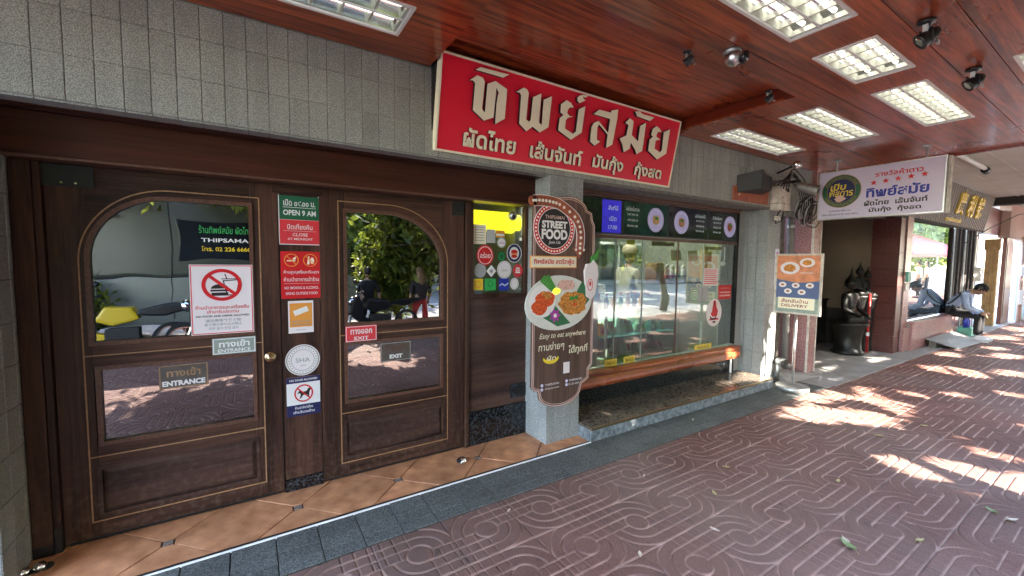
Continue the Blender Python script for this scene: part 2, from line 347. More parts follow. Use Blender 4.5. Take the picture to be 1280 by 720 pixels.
class MB:
    def __init__(s): s.v = []; s.f = []; s.m = []
    def add(s, vs, fs, mi=0):
        b = len(s.v); s.v += [Vector(v) for v in vs]; s.f += [tuple(b + i for i in f) for f in fs]; s.m += [mi] * len(fs); return s
    def box(s, x0, x1, y0, y1, z0, z1, mi=0, fr=None):
        P = [(x, y, z) for x in (x0, x1) for y in (y0, y1) for z in (z0, z1)]
        fs = [(0, 1, 3, 2), (4, 6, 7, 5), (0, 4, 5, 1), (2, 3, 7, 6), (0, 2, 6, 4), (1, 5, 7, 3)]
        if fr: P = [fr.p(*q) for q in P]     # x0.. = u, y.. = v, z.. = n
        return s.add(P, fs, mi)
    def prism(s, pts, n0, n1, fr=FA, mi=0, side=None):
        A = sum(a[0] * b[1] - b[0] * a[1] for a, b in zip(pts, list(pts[1:]) + [pts[0]]))
        if A < 0: pts = list(pts)[::-1]
        k = len(pts); vs = [fr.p(a, b, n0) for a, b in pts] + [fr.p(a, b, n1) for a, b in pts]
        s.add(vs, [tuple(range(k, 2 * k))], mi)
        b = len(s.v) - 2 * k
        s.f.append(tuple(b + i for i in range(k - 1, -1, -1))); s.m.append(mi)
        for i in range(k):
            j = (i + 1) % k; s.f.append((b + i, b + j, b + k + j, b + k + i)); s.m.append(mi if side is None else side)
        return s
    def ell(s, cu, cv, ru, rv, n0, n1, fr=FA, mi=0, k=28, a0=0):
        return s.prism([(cu + ru * math.cos(a0 + t * 2 * math.pi / k), cv + rv * math.sin(a0 + t * 2 * math.pi / k)) for t in range(k)], n0, n1, fr, mi)
    def ring(s, cu, cv, ru, rv, w, n0, n1, fr=FA, mi=0, k=32, wv=None):
        wv = w if wv is None else wv
        o = [(cu + ru * math.cos(t * 2 * math.pi / k), cv + rv * math.sin(t * 2 * math.pi / k)) for t in range(k)]
        i = [(cu + (ru - w) * math.cos(t * 2 * math.pi / k), cv + (rv - wv) * math.sin(t * 2 * math.pi / k)) for t in range(k)]
        return s.band(o, i, n0, n1, fr, mi, True)
    def band(s, o, i, n0, n1, fr=FA, mi=0, closed=True):
        k = len(o); vs = [fr.p(*p, n1) for p in o] + [fr.p(*p, n1) for p in i] + [fr.p(*p, n0) for p in o] + [fr.p(*p, n0) for p in i]
        fs = []
        for a in range(k if closed else k - 1):
            b = (a + 1) % k
            fs += [(a, b, k + b, k + a), (2 * k + a, 3 * k + a, 3 * k + b, 2 * k + b), (a, 2 * k + a, 2 * k + b, b), (k + a, k + b, 3 * k + b, 3 * k + a)]
        if not closed: fs += [(0, k, 3 * k, 2 * k), (k - 1, 3 * k - 1, 4 * k - 1, 2 * k - 1)]
        return s.add(vs, fs, mi)
    def tube(s, pts, r, k=8, mi=0, cap=True):
        pts = [Vector(p) for p in pts]; rs = r if isinstance(r, (list, tuple)) else [r] * len(pts); n = len(pts); vs = []
        a = None
        for i, p in enumerate(pts):
            d = (pts[min(i + 1, n - 1)] - pts[max(i - 1, 0)]).normalized()
            if a is None: a = d.orthogonal().normalized()
            a = (a - d * a.dot(d)); a = a.normalized() if a.length > 1e-6 else d.orthogonal().normalized()
            b = d.cross(a)
            vs += [p + (a * math.cos(t * 2 * math.pi / k) + b * math.sin(t * 2 * math.pi / k)) * rs[i] for t in range(k)]
        fs = [(i * k + t, i * k + (t + 1) % k, (i + 1) * k + (t + 1) % k, (i + 1) * k + t) for i in range(n - 1) for t in range(k)]
        if cap: fs += [tuple(range(k - 1, -1, -1)), tuple((n - 1) * k + t for t in range(k))]
        return s.add(vs, fs, mi)
    def lathe(s, c, prof, k=20, mi=0, ax=Z, sx=1, sy=1):
        ax = Vector(ax).normalized(); a = ax.orthogonal().normalized(); b = ax.cross(a)
        if abs(ax.z) > .99: a, b = X * 1, Y * 1
        c = Vector(c); vs = [c + ax * h + (a * sx * math.cos(t * 2 * math.pi / k) + b * sy * math.sin(t * 2 * math.pi / k)) * r for r, h in prof for t in range(k)]
        n = len(prof)
        fs = [(i * k + t, i * k + (t + 1) % k, (i + 1) * k + (t + 1) % k, (i + 1) * k + t) for i in range(n - 1) for t in range(k)]
        fs += [tuple(range(k - 1, -1, -1)), tuple((n - 1) * k + t for t in range(k))]
        return s.add(vs, fs, mi)
    def sph(s, c, r, k=14, mi=0, sz=1, sx=1, sy=1):
        return s.lathe(c, [(max(1e-4, r * math.sin(t * math.pi / 8)), -r * sz * math.cos(t * math.pi / 8)) for t in range(9)], k, mi, Z, sx, sy)
    def text(s, t, cu, cv, w, h, n0=.0005, n1=.002, fr=FA, mi=0, bold=.0, side=None, shear=0, arc=None):
        vs, fs = textmesh(t, bold)
        if len(vs) == 0: return s
        lo_, hi_ = vs.min(0), vs.max(0); sz = hi_ - lo_
        if w and h: k = (w / sz[0], h / sz[1])
        elif w: k = (w / sz[0],) * 2
        else: k = (h / sz[1],) * 2
        q = (vs - (lo_ + hi_) / 2) * np.array(k); q[:, 0] += q[:, 1] * shear
        if arc:      # bend along a circle of radius arc about (cu, cv): positive over the top, negative under
            Rr = abs(arc); sg = 1 if arc > 0 else -1
            th = q[:, 0] / Rr; rr = Rr + sg * q[:, 1]
            q = np.stack([rr * np.sin(th), sg * rr * np.cos(th)], 1)
        top = [fr.p(cu + a, cv + b, n1) for a, b in q]
        s.add(top, fs, mi)
        if n1 - n0 > .0035:       # side walls for raised letters
            cnt = {}
            for f in fs:
                for i in range(len(f)):
                    e = (f[i], f[(i + 1) % len(f)]); cnt[tuple(sorted(e))] = cnt.get(tuple(sorted(e)), []) + [e]
            bot = [fr.p(cu + a, cv + b, n0) for a, b in q]; k = len(q)
            sf = [(e[0][1], e[0][0], k + e[0][0], k + e[0][1]) for e in cnt.values() if len(e) == 1]
            s.add(top + bot, sf, mi if side is None else side)
        return s
SPLIT = {'bulb', 'badge_bulb', 'louvre_blade', 'navy_band', 'jamb_foot', 'stripe', 'shelf_rail', 'upright', 'wheel', 'side_wall', 'white_band', 'hinge', 'shoe', 'dish_rim', 'box', 'support', 'mullion', 'banana_leaf', 'shrimp',
         'herbs', 'case_post', 'front_panel', 'cabinet_door', 'frame_bar', 'contact_icon', 'symbol_ring', 'window_frame', 'shrimp_highlight', 'corner_strip', 'clip', 'chipped_patch', 'blue_bottle', 'door_seam', 'fork', 'cap_board', 'symbol'}
def split_mb(mb):
    par = list(range(len(mb.v)))
    def fd(a):
        while par[a] != a: par[a] = par[par[a]]; a = par[a]
        return a
    for f in mb.f:
        for i in f[1:]: par[fd(i)] = fd(f[0])
    grp = {}
    for f, m in zip(mb.f, mb.m): grp.setdefault(fd(f[0]), []).append((f, m))
    out = []
    for fs in grp.values():
        ids = sorted({i for f, _ in fs for i in f}); mp = {a: b for b, a in enumerate(ids)}; q = MB()
        q.v = [mb.v[i] for i in ids]; q.f = [tuple(mp[i] for i in f) for f, _ in fs]; q.m = [m for _, m in fs]; out.append(q)
    return out
def obj(name, mb, mats, parent=None, smooth=False, bevel=0, origin=None):
    if name in SPLIT:
        ps = split_mb(mb)
        if len(ps) > 1:
            SPLIT.discard(name)
            for q in ps: o = obj(name, q, mats, parent, smooth, bevel, origin)
            SPLIT.add(name); return o
    if isinstance(mats, str): mats = [mats]
    off = Vector(origin) if origin is not None else Vector((0, 0, 0))
    base = wl(parent) if parent is not None else Vector((0, 0, 0))
    sh = base + off
    me = bpy.data.meshes.new(name); me.from_pydata([tuple(v - sh) for v in mb.v], [], mb.f)
    for m in mats: me.materials.append(M(m))
    if len(mats) > 1: me.polygons.foreach_set('material_index', mb.m)
    if smooth: me.polygons.foreach_set('use_smooth', [True] * len(me.polygons))
    if bevel:
        bm = bmesh.new(); bm.from_mesh(me); bmesh.ops.remove_doubles(bm, verts=bm.verts, dist=1e-5)
        es = [e for e in bm.edges if len(e.link_faces) == 2 and e.calc_face_angle(0) > .6]
        bmesh.ops.bevel(bm, geom=es, offset=bevel, segments=2, affect='EDGES', profile=.6, clamp_overlap=True)
        bm.to_mesh(me); bm.free()
    me.update()
    o = bpy.data.objects.new(name, me); COL.objects.link(o)
    if parent is not None: o.parent = parent
    o.location = off
    if smooth == 'auto':
        pass
    return o
def struct(name, mb, mats, parent=None, **k):
    o = obj(name, mb, mats, parent, **k)
    if parent is None: o['kind'] = 'structure'
    return o
def copies(src, parent, spots, name=None):
    """more objects sharing src's mesh; spots = (location, scale)"""
    for loc, sc in spots:
        c = src.copy(); COL.objects.link(c); c.parent = parent; c.location = loc; c.scale = sc
def tilemesh(w, h, t, mats, ch=.002):
    """a tile in local XZ facing -Y, chamfered front edge; origin at centre back"""
    a, b = w / 2, h / 2; vs = []
    for (dx, dz, y) in ((0, 0, 0), (0, 0, -t + ch), (ch, ch, -t)):
        vs += [(-a + dx, y, -b + dz), (a - dx, y, -b + dz), (a - dx, y, b - dz), (-a + dx, y, b - dz)]
    fs = [(8, 9, 10, 11)] + [(4 + i, 4 + (i + 1) % 4, 8 + (i + 1) % 4, 8 + i) for i in range(4)] + [(i, (i + 1) % 4, 4 + (i + 1) % 4, 4 + i) for i in range(4)]
    me = bpy.data.meshes.new('tile'); me.from_pydata(vs, [], fs); me.materials.append(M(mats)); me.update(); return me
def tilewall(parent, name, me, spots, rotz=0):
    base = wl(parent)
    for p in spots:
        o = bpy.data.objects.new(name, me); COL.objects.link(o); o.parent = parent; o.location = Vector(p) - base; o.rotation_euler = (0, 0, rotz)

# ------------------------------------------------------------------ ground
road = struct('road', MB().box(-60, 90, -60, -5.4, -.5, -.15), 'asphalt')
rp = MB()
for k in range(-10, 16): rp.box(k * 5, k * 5 + 2.2, -12.1, -11.95, -.15, -.146)
struct('road_marking', rp, 'road_paint')
struct('road_kerb', MB().box(-60, 90, -5.4, -5.2, -.4, -.01), 'concrete', bevel=.02)
struct('pavement_base', MB().box(-60, 90, -5.2, 12, -.4, -.030), 'concrete_dark')
# stamped red paving, each slab 0.4125 x 0.4225 with interlocking loops
PX, PY = .4125, .4225
def groove_field(typ, nx, ny, w, wc):
    x = np.linspace(-PX / 2 + .001, PX / 2 - .001, nx); y = np.linspace(-PY / 2 + .001, PY / 2 - .001, ny)
    gx, gy = np.meshgrid(x, y); px = gx / PX * .41; py = gy / PY * .42
    if typ == 'B': px = -px
    d = np.full(px.shape, 9.)
    r = np.hypot(px, py); ang = np.arctan2(py, px)
    def seg(x0, x1, y0):
        return np.hypot(px - np.clip(px, x0, x1), py - y0)
    d = np.minimum(d, np.abs(r - .07))
    h = .205
    for rad in (.14, .207):
        m = ((px <= 0) & (py >= 0)) | ((px >= 0) & (py <= 0))
        d = np.minimum(d, np.where(m, np.abs(r - rad), 9))
    d = np.minimum(d, seg(0, h, .14)); d = np.minimum(d, seg(-h, 0, -.14))
    d = np.minimum(d, seg(0, h, .07)); d = np.minimum(d, seg(-h, 0, -.07))
    d = np.minimum(d, seg(.07, h, .0)); d = np.minimum(d, seg(-h, -.07, .0))
    main = np.clip(1 - (d / w) ** 2, 0, 1)
    edge = np.minimum(PX / 2 - np.abs(gx), PY / 2 - np.abs(gy))
    ey = PY / 2 - np.abs(gy); seam = np.clip(1 - (ey / (w * 1.1)) ** 2, 0, 1); ex = PX / 2 - np.abs(gx); sx = np.clip(1 - (ex / (w * .8)) ** 2, 0, 1) * .45
    # shallow cross grooves over the straight bands
    band = ((px > .0) & (py > 0)) | ((px < 0) & (py < 0)) & (r > .07)
    inl = np.where(((px > 0) & (py > 0) & (r > .075)) | ((px < 0) & (py < 0) & (r > .075)), 1., 0.)
    c = np.abs(((gx + .03) / .0688) % 1 - .5); c = (.5 - c) * .0688
    cross = np.clip(1 - (c / wc) ** 2, 0, 1) * inl * .55
    dep = np.maximum.reduce([main, seam, sx, cross]); dust = np.maximum.reduce([main ** 1.1, seam * 1.0, sx * .35, cross * .62])
    return gx, gy, dep, dust
def tile_arrays(typ, n, w, wc):
    gx, gy, dep, dust = groove_field(typ, n, n, w, wc)
    v = np.stack([gx.ravel(), gy.ravel(), -.012 - .0110 * dep.ravel()], 1)
    i = np.arange(n * n).reshape(n, n); f = np.stack([i[:-1, :-1], i[:-1, 1:], i[1:, 1:], i[1:, :-1]], -1).reshape(-1, 4)
    return v, f, dust.ravel()
def npmesh(name, v, f, mat, attr=None, smooth=True):
    me = bpy.data.meshes.new(name); me.vertices.add(len(v)); me.vertices.foreach_set('co', v.astype(np.float32).ravel())
    k = f.shape[1]; me.loops.add(f.size); me.loops.foreach_set('vertex_index', f.astype(np.int32).ravel())
    me.polygons.add(len(f)); me.polygons.foreach_set('loop_start', (np.arange(len(f)) * k).astype(np.int32))
    if attr is not None:
        a = me.attributes.new('groove', 'FLOAT', 'POINT'); a.data.foreach_set('value', attr.astype(np.float32))
    me.materials.append(M(mat)); me.update(calc_edges=True)
    if smooth: me.polygons.foreach_set('use_smooth', [True] * len(me.polygons))
    return me
pave = bpy.data.objects.new('pavement', None); COL.objects.link(pave); pave['kind'] = 'structure'; pave.location = (0, -3, 0)
HI = {t: npmesh('paving_slab', *tile_arrays(t, 104, .0062, .0042)[:2], 'red_paving', tile_arrays(t, 104, .0062, .0042)[2]) for t in 'AB'}
LO = {t: tile_arrays(t, 40, .0085, .007) for t in 'AB'}
cells = []
for j in range(0, 11):
    for i in range(-4, 110):
        cx = 1.15 + (i - 3) * PX + .0; cy = -1.0215 - j * PY
        typ = 'B' if ((i - 3) + j) % 2 == 1 else 'A'
        v = Vector((cx, cy + 3.1, -1.58)); z = v.dot(fw); x = v.dot(r2) / max(z, .01); yy = v.dot(u2) / max(z, .01)
        vis = z > .2 and abs(x) < 1.40 and abs(yy) < .92
        cells.append((0 if vis else 1, v.length, cx, cy, typ))
cells.sort(key=lambda c: (c[0], c[1]))
for k, (h, dd, cx, cy, typ) in enumerate(cells[:300]):
    o = bpy.data.objects.new('paving_slab', HI[typ]); COL.objects.link(o); o.parent = pave; o.location = (cx, cy + 3, random.uniform(-.0012, .0012))
    o.rotation_euler = (random.uniform(-.002, .002), random.uniform(-.002, .002), 0)
vv, ff, aa = [], [], []; nb = 0
for (h, dd, cx, cy, typ) in cells[300:]:
    if cx > 34: continue
    v, f, a = LO[typ]; vv.append(v + np.array([cx, cy + 3, 0])); ff.append(f + nb); aa.append(a); nb += len(v)
o = bpy.data.objects.new('outer_paving_slabs', npmesh('outer_paving_slabs', np.concatenate(vv), np.concatenate(ff), 'red_paving', np.concatenate(aa)))
COL.objects.link(o); o.parent = pave; o['kind'] = 'stuff'
# grey tile strip along the shopfront
strip = struct('kerb_strip', MB().box(-1.6, 6.45, -.818, -.474, -.03, -.012), 'kerb_grout')
rows = [(-.478, -.630), (-.636, -.723), (-.729, -.812)]
for a, b in rows:
    w = .2065; me = None
    for k in range(-8, 30):
        x0 = .088 + .2125 * k
        if x0 > 6.25: break
        m_ = MB().box(x0, x0 + w, b, a - .0, -.014, -.005 + random.uniform(-.0012, .0012))
        obj('kerb_tile', m_, 'kerb_stone', strip, bevel=.0025)
# terracotta doorstep: octagonal tiles laid on the diagonal with small square inserts
step = struct('doorstep', MB().box(-1.02, 2.62, -.458, .02, -.03, -.008), 'terracotta_grout')
def clip(poly, x0, x1, y0, y1):
    for ax, lim, sg in ((0, x0, 1), (0, x1, -1), (1, y0, 1), (1, y1, -1)):
        out = []
        for i in range(len(poly)):
            a, b = poly[i], poly[(i + 1) % len(poly)]; ia = (a[ax] - lim) * sg >= 0; ib = (b[ax] - lim) * sg >= 0
            if ia: out.append(a)
            if ia != ib:
                t = (lim - a[ax]) / (b[ax] - a[ax]); out.append((a[0] + t * (b[0] - a[0]), a[1] + t * (b[1] - a[1])))
        poly = out
        if not poly: return poly
    return poly
D = .3225; FG = Fr((0, 0, 0), X, Y)
for k in range(-2, 5):
    for (cx, cy) in ((-.425 + .645 * k + D, -.22), (-.425 + .645 * k, -.22 + D), (-.425 + .645 * k, -.22 - D)):
        c = .026; k_ = 1 - .0052 / D; q = (D - c) * k_; e_ = c * k_
        po = [(cx - q, cy - e_), (cx - e_, cy - q), (cx + e_, cy - q), (cx + q, cy - e_), (cx + q, cy + e_), (cx + e_, cy + q), (cx - e_, cy + q), (cx - q, cy + e_)]
        po = clip(po, -1.0, 2.60, -.452, .02)
        if len(po) > 2: obj('terracotta_tile', MB().prism(po, -.01, random.uniform(-.0008, .0008), FG), 'terracotta', step, bevel=.003)
    for (cx, cy) in ((-.425 + .645 * k, -.22),):
        obj('insert_tile', MB().prism([(cx - .021, cy - .021), (cx + .021, cy - .021), (cx + .021, cy + .021), (cx - .021, cy + .021)], -.01, 0, FG), 'insert_stone', step, bevel=.002)
obj('edge_trim', MB().box(-1.02, 2.50, -.470, -.4535, -.02, .004), 'black_plastic', step, bevel=.001)
obj('edge_nosing', MB().box(-1.02, 2.50, -.4785, -.4702, -.02, .003), 'white_paint', step, bevel=.001)
struct('side_floor', MB().box(6.0, 30, -.842, 12, -.03, -.006), 'concrete')
struct('paving_border', MB().box(6.45, 30, -.86, -.80, -.028, -.002), 'concrete', bevel=.004)

# ------------------------------------------------------------------ facade: fascia wall and tiled piers
TW, TH = .1025, .208
fas = thing('fascia_wall', (0, -.3, 2.3), 'speckled grey tiled wall band above the doors and shop window', 'wall')
obj('backing', MB().box(-2.2, 6.2, -.3115, .0, 2.303, 3.3).box(2.49, 6.2, -.304, -.02, 2.283, 2.303), 'grout', fas)
big = tilemesh(TW - .0035, TH - .0018, .010, 'facade_tile'); top_ = tilemesh(TW - .0035, .170, .010, 'facade_tile')
sp, tp = [], []
for i in range(-11, 68):
    x = .0175 + .1025 * i - .056
    for r in range(2): sp.append((x, -.305, 2.307 + TH * (r + .5)))
    tp.append((x, -.305, 2.307 + 2 * TH + .087))
tilewall(fas, 'wall_tile', big, sp); tilewall(fas, 'wall_tile', top_, tp)
us = MB()
for i in range(-11, 24):
    x = .0175 + .1025 * i - .107
    us.box(x + .0015, x + .101, -.313, -.215, 2.294, 2.302)
for q in range(0, len(us.v), 8):
    m_ = MB(); m_.v = us.v[q:q + 8]; m_.f = us.f[:6]; m_.m = [0] * 6
    obj('soffit_tile', m_, 'pillar_tile', fas)
def pier(name, x0, x1, yb, z0, z1, label, sides, tm='pillar_tile', ncol=4):
    t = thing(name, ((x0 + x1) / 2, -.15, z0), label, 'pillar')
    obj('core', MB().box(x0 + .008, x1 - .008, -.3115, yb, z0, z1), 'grout', t)
    n = int(round((z1 - z0) / TH)); hh = (z1 - z0) / n; w = (x1 - x0) / ncol
    me = tilemesh(w - .003, hh - .003, .010, tm)
    tilewall(t, 'wall_tile', me, [(x0 + w * (i + .5), -.305, z0 + hh * (r + .5)) for i in range(ncol) for r in range(n)])
    wd = (yb + .315) / 3; me2 = tilemesh(wd - .003, hh - .003, .010, tm)
    if 'L' in sides: tilewall(t, 'wall_tile', me2, [(x0 + .008, -.315 + wd * (i + .5), z0 + hh * (r + .5)) for i in range(3) for r in range(n)], -math.pi / 2)
    if 'R' in sides: tilewall(t, 'wall_tile', me2, [(x1 - .008, -.315 + wd * (i + .5), z0 + hh * (r + .5)) for i in range(3) for r in range(n)], math.pi / 2)
    return t
pier('tiled_pillar', 2.12, 2.49, .06, 0, 2.303, 'grey tiled pillar behind the street food board between the doors and shop window', 'LR')
pier('tiled_pillar', 5.65, 5.97, .06, 0, 2.283, 'grey tiled pillar at the far end of the shop window beside the poster stand', 'LR', ncol=3)
pier('tiled_pillar', -1.62, -1.0, .06, 0, 2.303, 'grey tiled pillar at the left edge of the doors', 'R', ncol=6)
jw = thing('window_jamb', (5.6, 0, .1), 'dark tiled jamb between the shop window and its far pillar', 'wall')
obj('jamb_wall', MB().box(5.50, 5.64, -.02, .2, .125, 2.283), 'pillar_tile', jw); obj('jamb_shadow_gap', MB().box(5.485, 5.50, -.028, .2, .125, 2.283), 'black_gap', jw)

# ------------------------------------------------------------------ door set
hd = thing('door_header', (.6, -.08, 2.06), 'dark reddish brown timber beam above the two doors', 'beam')
obj('beam_board', MB().box(-.99, 2.12, -.115, .05, 2.078, 2.288), 'header_wood', hd, bevel=.006)
obj('top_moulding', MB().box(-.99, 2.12, -.135, .05, 2.2885, 2.302).box(-.99, 2.12, -.215, -.12, 2.2915, 2.3015), 'header_wood', hd, bevel=.003)
obj('bottom_moulding', MB().box(-.99, 2.12, -.125, .02, 2.062, 2.077), 'moulding', hd, bevel=.004)
fr_ = thing('door_frame', (.3, 0, 0), 'dark timber frame of posts around the two doors', 'door frame')
obj('jamb', MB().box(-.995, -.918, -.035, .06, .06, 2.06), 'door_wood', fr_, bevel=.004)
obj('jamb', MB().box(-.916, -.888, -.025, .06, .05, 2.06), 'door_wood', fr_, bevel=.003)
obj('jamb_foot', MB().box(-.995, -.918, -.037, .06, 0, .06).box(-.918, -.887, -.028, .06, 0, .14), 'black_plastic', fr_, bevel=.003)
obj('jamb', MB().box(1.499, 1.528, -.02, .06, 0, 2.06), 'door_wood', fr_, bevel=.003)
obj('shadow_backing', MB().box(-.99, 2.12, .075, .08, 0, .02).box(-.89, -.86, .06, .075, 0, 2.06).box(1.485, 1.50, .06, .075, 0, 2.06), 'black_gap', fr_)
cp = thing('centre_post', (.285, 0, 0), 'dark timber post between the doors carrying the notices and round sticker', 'post')
obj('post_board', MB().box(.166, .401, .006, .06, .085, 1.99), 'door_wood', cp, bevel=.002)
obj('cap_board', MB().box(.130, .425, -.012, .06, 2.005, 2.06), 'door_wood_cross', cp, bevel=.003)
obj('cap_board', MB().box(.166, .401, .002, .06, 1.99, 2.0045), 'door_wood_cross', cp, bevel=.003)
obj('granite_foot', MB().box(.166, .401, -.004, .06, 0, .083), 'black_granite', cp, bevel=.003)
def arc(cx, cy, r, a0, a1, n=14, ry=None):
    return [(cx + r * math.cos(R(a0 + (a1 - a0) * t / n)), cy + (ry or r) * math.sin(R(a0 + (a1 - a0) * t / n))) for t in range(n + 1)]
def door(x0, x1, mir, gl, lg, pn, gold, label, hingeside):
    """gl = glass opening x0,x1,z0,z1,arch rx,ry ; arch on left unless mir"""
    t = thing('timber_door', (x0 if not mir else x1, 0, 0), label, 'door')
    z0, z1 = .012, 2.058; d0, d1 = -.04, 0
    gx0, gx1, gz0, gz1, rx, ry = gl; lx0, lx1, lz0, lz1 = lg
    fl = lambda p: [(gx0 + gx1 - a, b) for a, b in p] if mir else p
    # stiles and rails (n = outwards)
    obj('stile', MB().prism([(x0, z0), (gx0, z0), (gx0, z1), (x0, z1)], d0, d1), 'door_wood', t, bevel=.002)
    obj('stile', MB().prism([(gx1, z0), (x1, z0), (x1, z1), (gx1, z1)], d0, d1), 'door_wood', t, bevel=.002)
    top = [(gx0, z1), (gx0, gz1 - ry)] + arc(gx0 + rx, gz1 - ry, rx, 180, 90, 16, ry)[1:] + [(gx1, gz1), (gx1, z1)]
    top = fl(top); obj('top_rail', MB().prism(top, d0, d1 - .0005), 'door_wood_cross', t)
    obj('lock_rail', MB().prism([(gx0, lz1), (gx1, lz1), (gx1, gz0), (gx0, gz0)], d0, d1 - .0005), 'door_wood_cross', t, bevel=.002)
    obj('lower_rail', MB().prism([(gx0, pn[3]), (gx1, pn[3]), (gx1, lz0), (gx0, lz0)], d0, d1 - .0005), 'door_wood_cross', t, bevel=.002)
    obj('bottom_rail', MB().prism([(gx0, z0), (gx1, z0), (gx1, pn[2]), (gx0, pn[2])], d0, d1 - .0005), 'door_wood_cross', t, bevel=.002)
    # mouldings
    def outline(o):
        return fl([(gx0 - o, gz0 - o), (gx0 - o, gz1 - ry)] + arc(gx0 + rx, gz1 - ry, rx + o, 180, 90, 16, ry + o)[1:] + [(gx1 + o, gz1 + o), (gx1 + o, gz0 - o)])
    obj('glass_bead', MB().band(outline(.012), outline(-.010), -.03, .006), 'moulding', t)
    ra = lambda a, b, c, d, o: [(a - o, c - o), (a - o, d + o), (b + o, d + o), (b + o, c - o)]
    obj('glass_bead', MB().band(ra(*lg, .010), ra(*lg, -.012), -.03, .005), 'moulding', t)
    # raised field panel
    a, b, c, d = pn
    m_ = MB(); o1 = ra(a, b, c, d, .003); o2 = ra(a, b, c, d, -.016); o3 = ra(a, b, c, d, -.040); P = []
    for pts, n in ((o1, .004), (o2, .004), (o2, -.014), (o3, -.003)): P += [FA.p(u, v, n) for u, v in pts]
    m_.add(P, [(k * 4 + i, k * 4 + (i + 1) % 4, k * 4 + 4 + (i + 1) % 4, k * 4 + 4 + i)[::-1] for k in range(3) for i in range(4)] + [(12, 15, 14, 13)])
    obj('field_panel', m_, 'panel_wood', t)
    # carved gold line
    ga, gb, gc, gd, grx, gry = gold; w = .0065
    gfl = lambda p: [(ga + gb - u, v) for u, v in p] if mir else p
    def gout(o): return gfl([(ga - o, gc - o), (ga - o, gd - gry)] + arc(ga + grx, gd - gry, grx + o, 180, 90, 18, gry + o)[1:] + [(gb + o, gd + o), (gb + o, gc - o)])
    m_ = MB().band(gout(w / 2), gout(-w / 2), -.002, .002)
    for zz in (.477, 1.042): m_.box(ga, gb, zz - .003, zz + .003, -.002, .0015, fr=FA)
    obj('inlay_line', m_, 'gold_inlay', t)
    gp = obj('glass_pane', MB().prism(outline(0), -.022, -.019), 'door_glass', t)
    obj('glass_pane', MB().prism(ra(*lg, 0), -.022, -.019), 'door_glass', t)
    hx0, hx1 = (x0 - .015, x0 + .19) if not mir else (x1 - .105, x1 - .002)
    hg = obj('hinge_plate', MB().box(hx0, hx1, 1.945, 2.057, -.002, .009, fr=FA), 'black_plastic', t, bevel=.001)
    for s_ in (.40, .66): obj('screw', MB().ell(hx0 + (hx1 - hx0) * s_, 1.965, .006, .005, .008, .011), 'chrome', hg)
    obj('sweep_trim', MB().box(x0 + .02, x1 - .02, z0 + .0, z0 + .012, .0, .006, fr=FA), 'black_plastic', t)
    return t
dL = door(-.884, .160, False, (-.738, .008, 1.108, 1.917, .345, .345), (-.722, .010, .545, .972), (-.741, .020, .138, .418),
          (-.772, .056, .111, 1.963, .395, .41), 'larger dark timber door on the left with the no food notice on its arched glass', 'L')
kn = MB().lathe((.097, 0, .941), [(.034, 0), (.034, .004), (.026, .007), (.012, .010), (.012, .02), (.021, .027), (.022, .036), (.012, .042)], 18, ax=-Y)
obj('door_knob', kn, 'brass', dL, smooth=True)
dR = door(.404, 1.490, True, (.570, 1.296, 1.118, 1.925, .44, .38), (.563, 1.296, .556, .982), (.545, 1.315, .140, .422),
          (.525, 1.343, .112, 1.985, .47, .43), 'dark timber door on the right with red exit label and arched glass', 'R')
# gilt lettering on the left glass
gt = thing('glass_lettering', (-.1, .02, 1.7), 'green and white shop lettering painted inside the left door glass', 'lettering')
obj('green_line', MB().text('ร้านทิพย์สมัย ผัดไทย', -.12, 1.755, .27, .048, .0, .001, FY(.0185), bold=.01), 'bright_green', gt)
obj('white_line', MB().text('THIPSAMAI', -.12, 1.690, .25, .024, .0, .001, FY(.0185), bold=.02), 'white_print', gt)
obj('yellow_line', MB().text('โทร. 02 226 6666', -.12, 1.638, .25, .030, .0, .001, FY(.0185), bold=.02), 'yellow_print', gt)

# ------------------------------------------------------------------ side panel with sticker window
sp_ = thing('side_panel', (1.82, 0, 0), 'dark timber side panel right of the doors with a small sticker covered window', 'wall panel')
obj('wood_panel', MB().box(1.53, 2.122, .004, .03, .295, 1.262), 'panel_wood', sp_)
obj('granite_slab', MB().box(1.53, 2.122, -.010, .03, 0, .185), 'black_granite', sp_, bevel=.003)
obj('granite_slab', MB().box(1.53, 2.122, -.010, .03, .187, .293), 'black_granite', sp_, bevel=.003)
obj('window_frame', MB().box(1.53, 1.572, -.012, .04, 1.265, 2.06).box(2.085, 2.122, -.012, .04, 1.265, 2.06).box(1.572, 2.085, -.010, .04, 1.265, 1.300), 'door_wood', sp_, bevel=.003)
obj('glass_pane', MB().box(1.572, 2.085, .010, .014, 1.30, 2.06), 'side_glass', sp_)
obj('outlet_cover', MB().box(1.955, 2.120, -.006, .01, .350, .472), 'black_granite', sp_, bevel=.004)
obj('outlet_opening', MB().box(1.985, 2.09, -.008, .0, .375, .447), 'black_gap', sp_)
yb = thing('yellow_lightbox', (1.8, .2, 1.8), 'glowing yellow green acrylic box behind the sticker window', 'light box')
obj('acrylic', MB().lathe((1.50, .16, 1.93), [(.055, 0), (.095, .02), (.095, .60), (.06, .62)], 18, ax=X), 'acrylic_yellow', yb, smooth=True)
sc_ = thing('small_camera', (1.98, .03, 1.98), 'small grey camera at the top of the sticker window', 'camera')
obj('camera_body', MB().sph((1.955, -.005, 1.975), .040), 'dull_steel', sc_, smooth=True); obj('lens', MB().sph((1.945, -.035, 1.965), .018), 'lens', sc_, smooth=True)
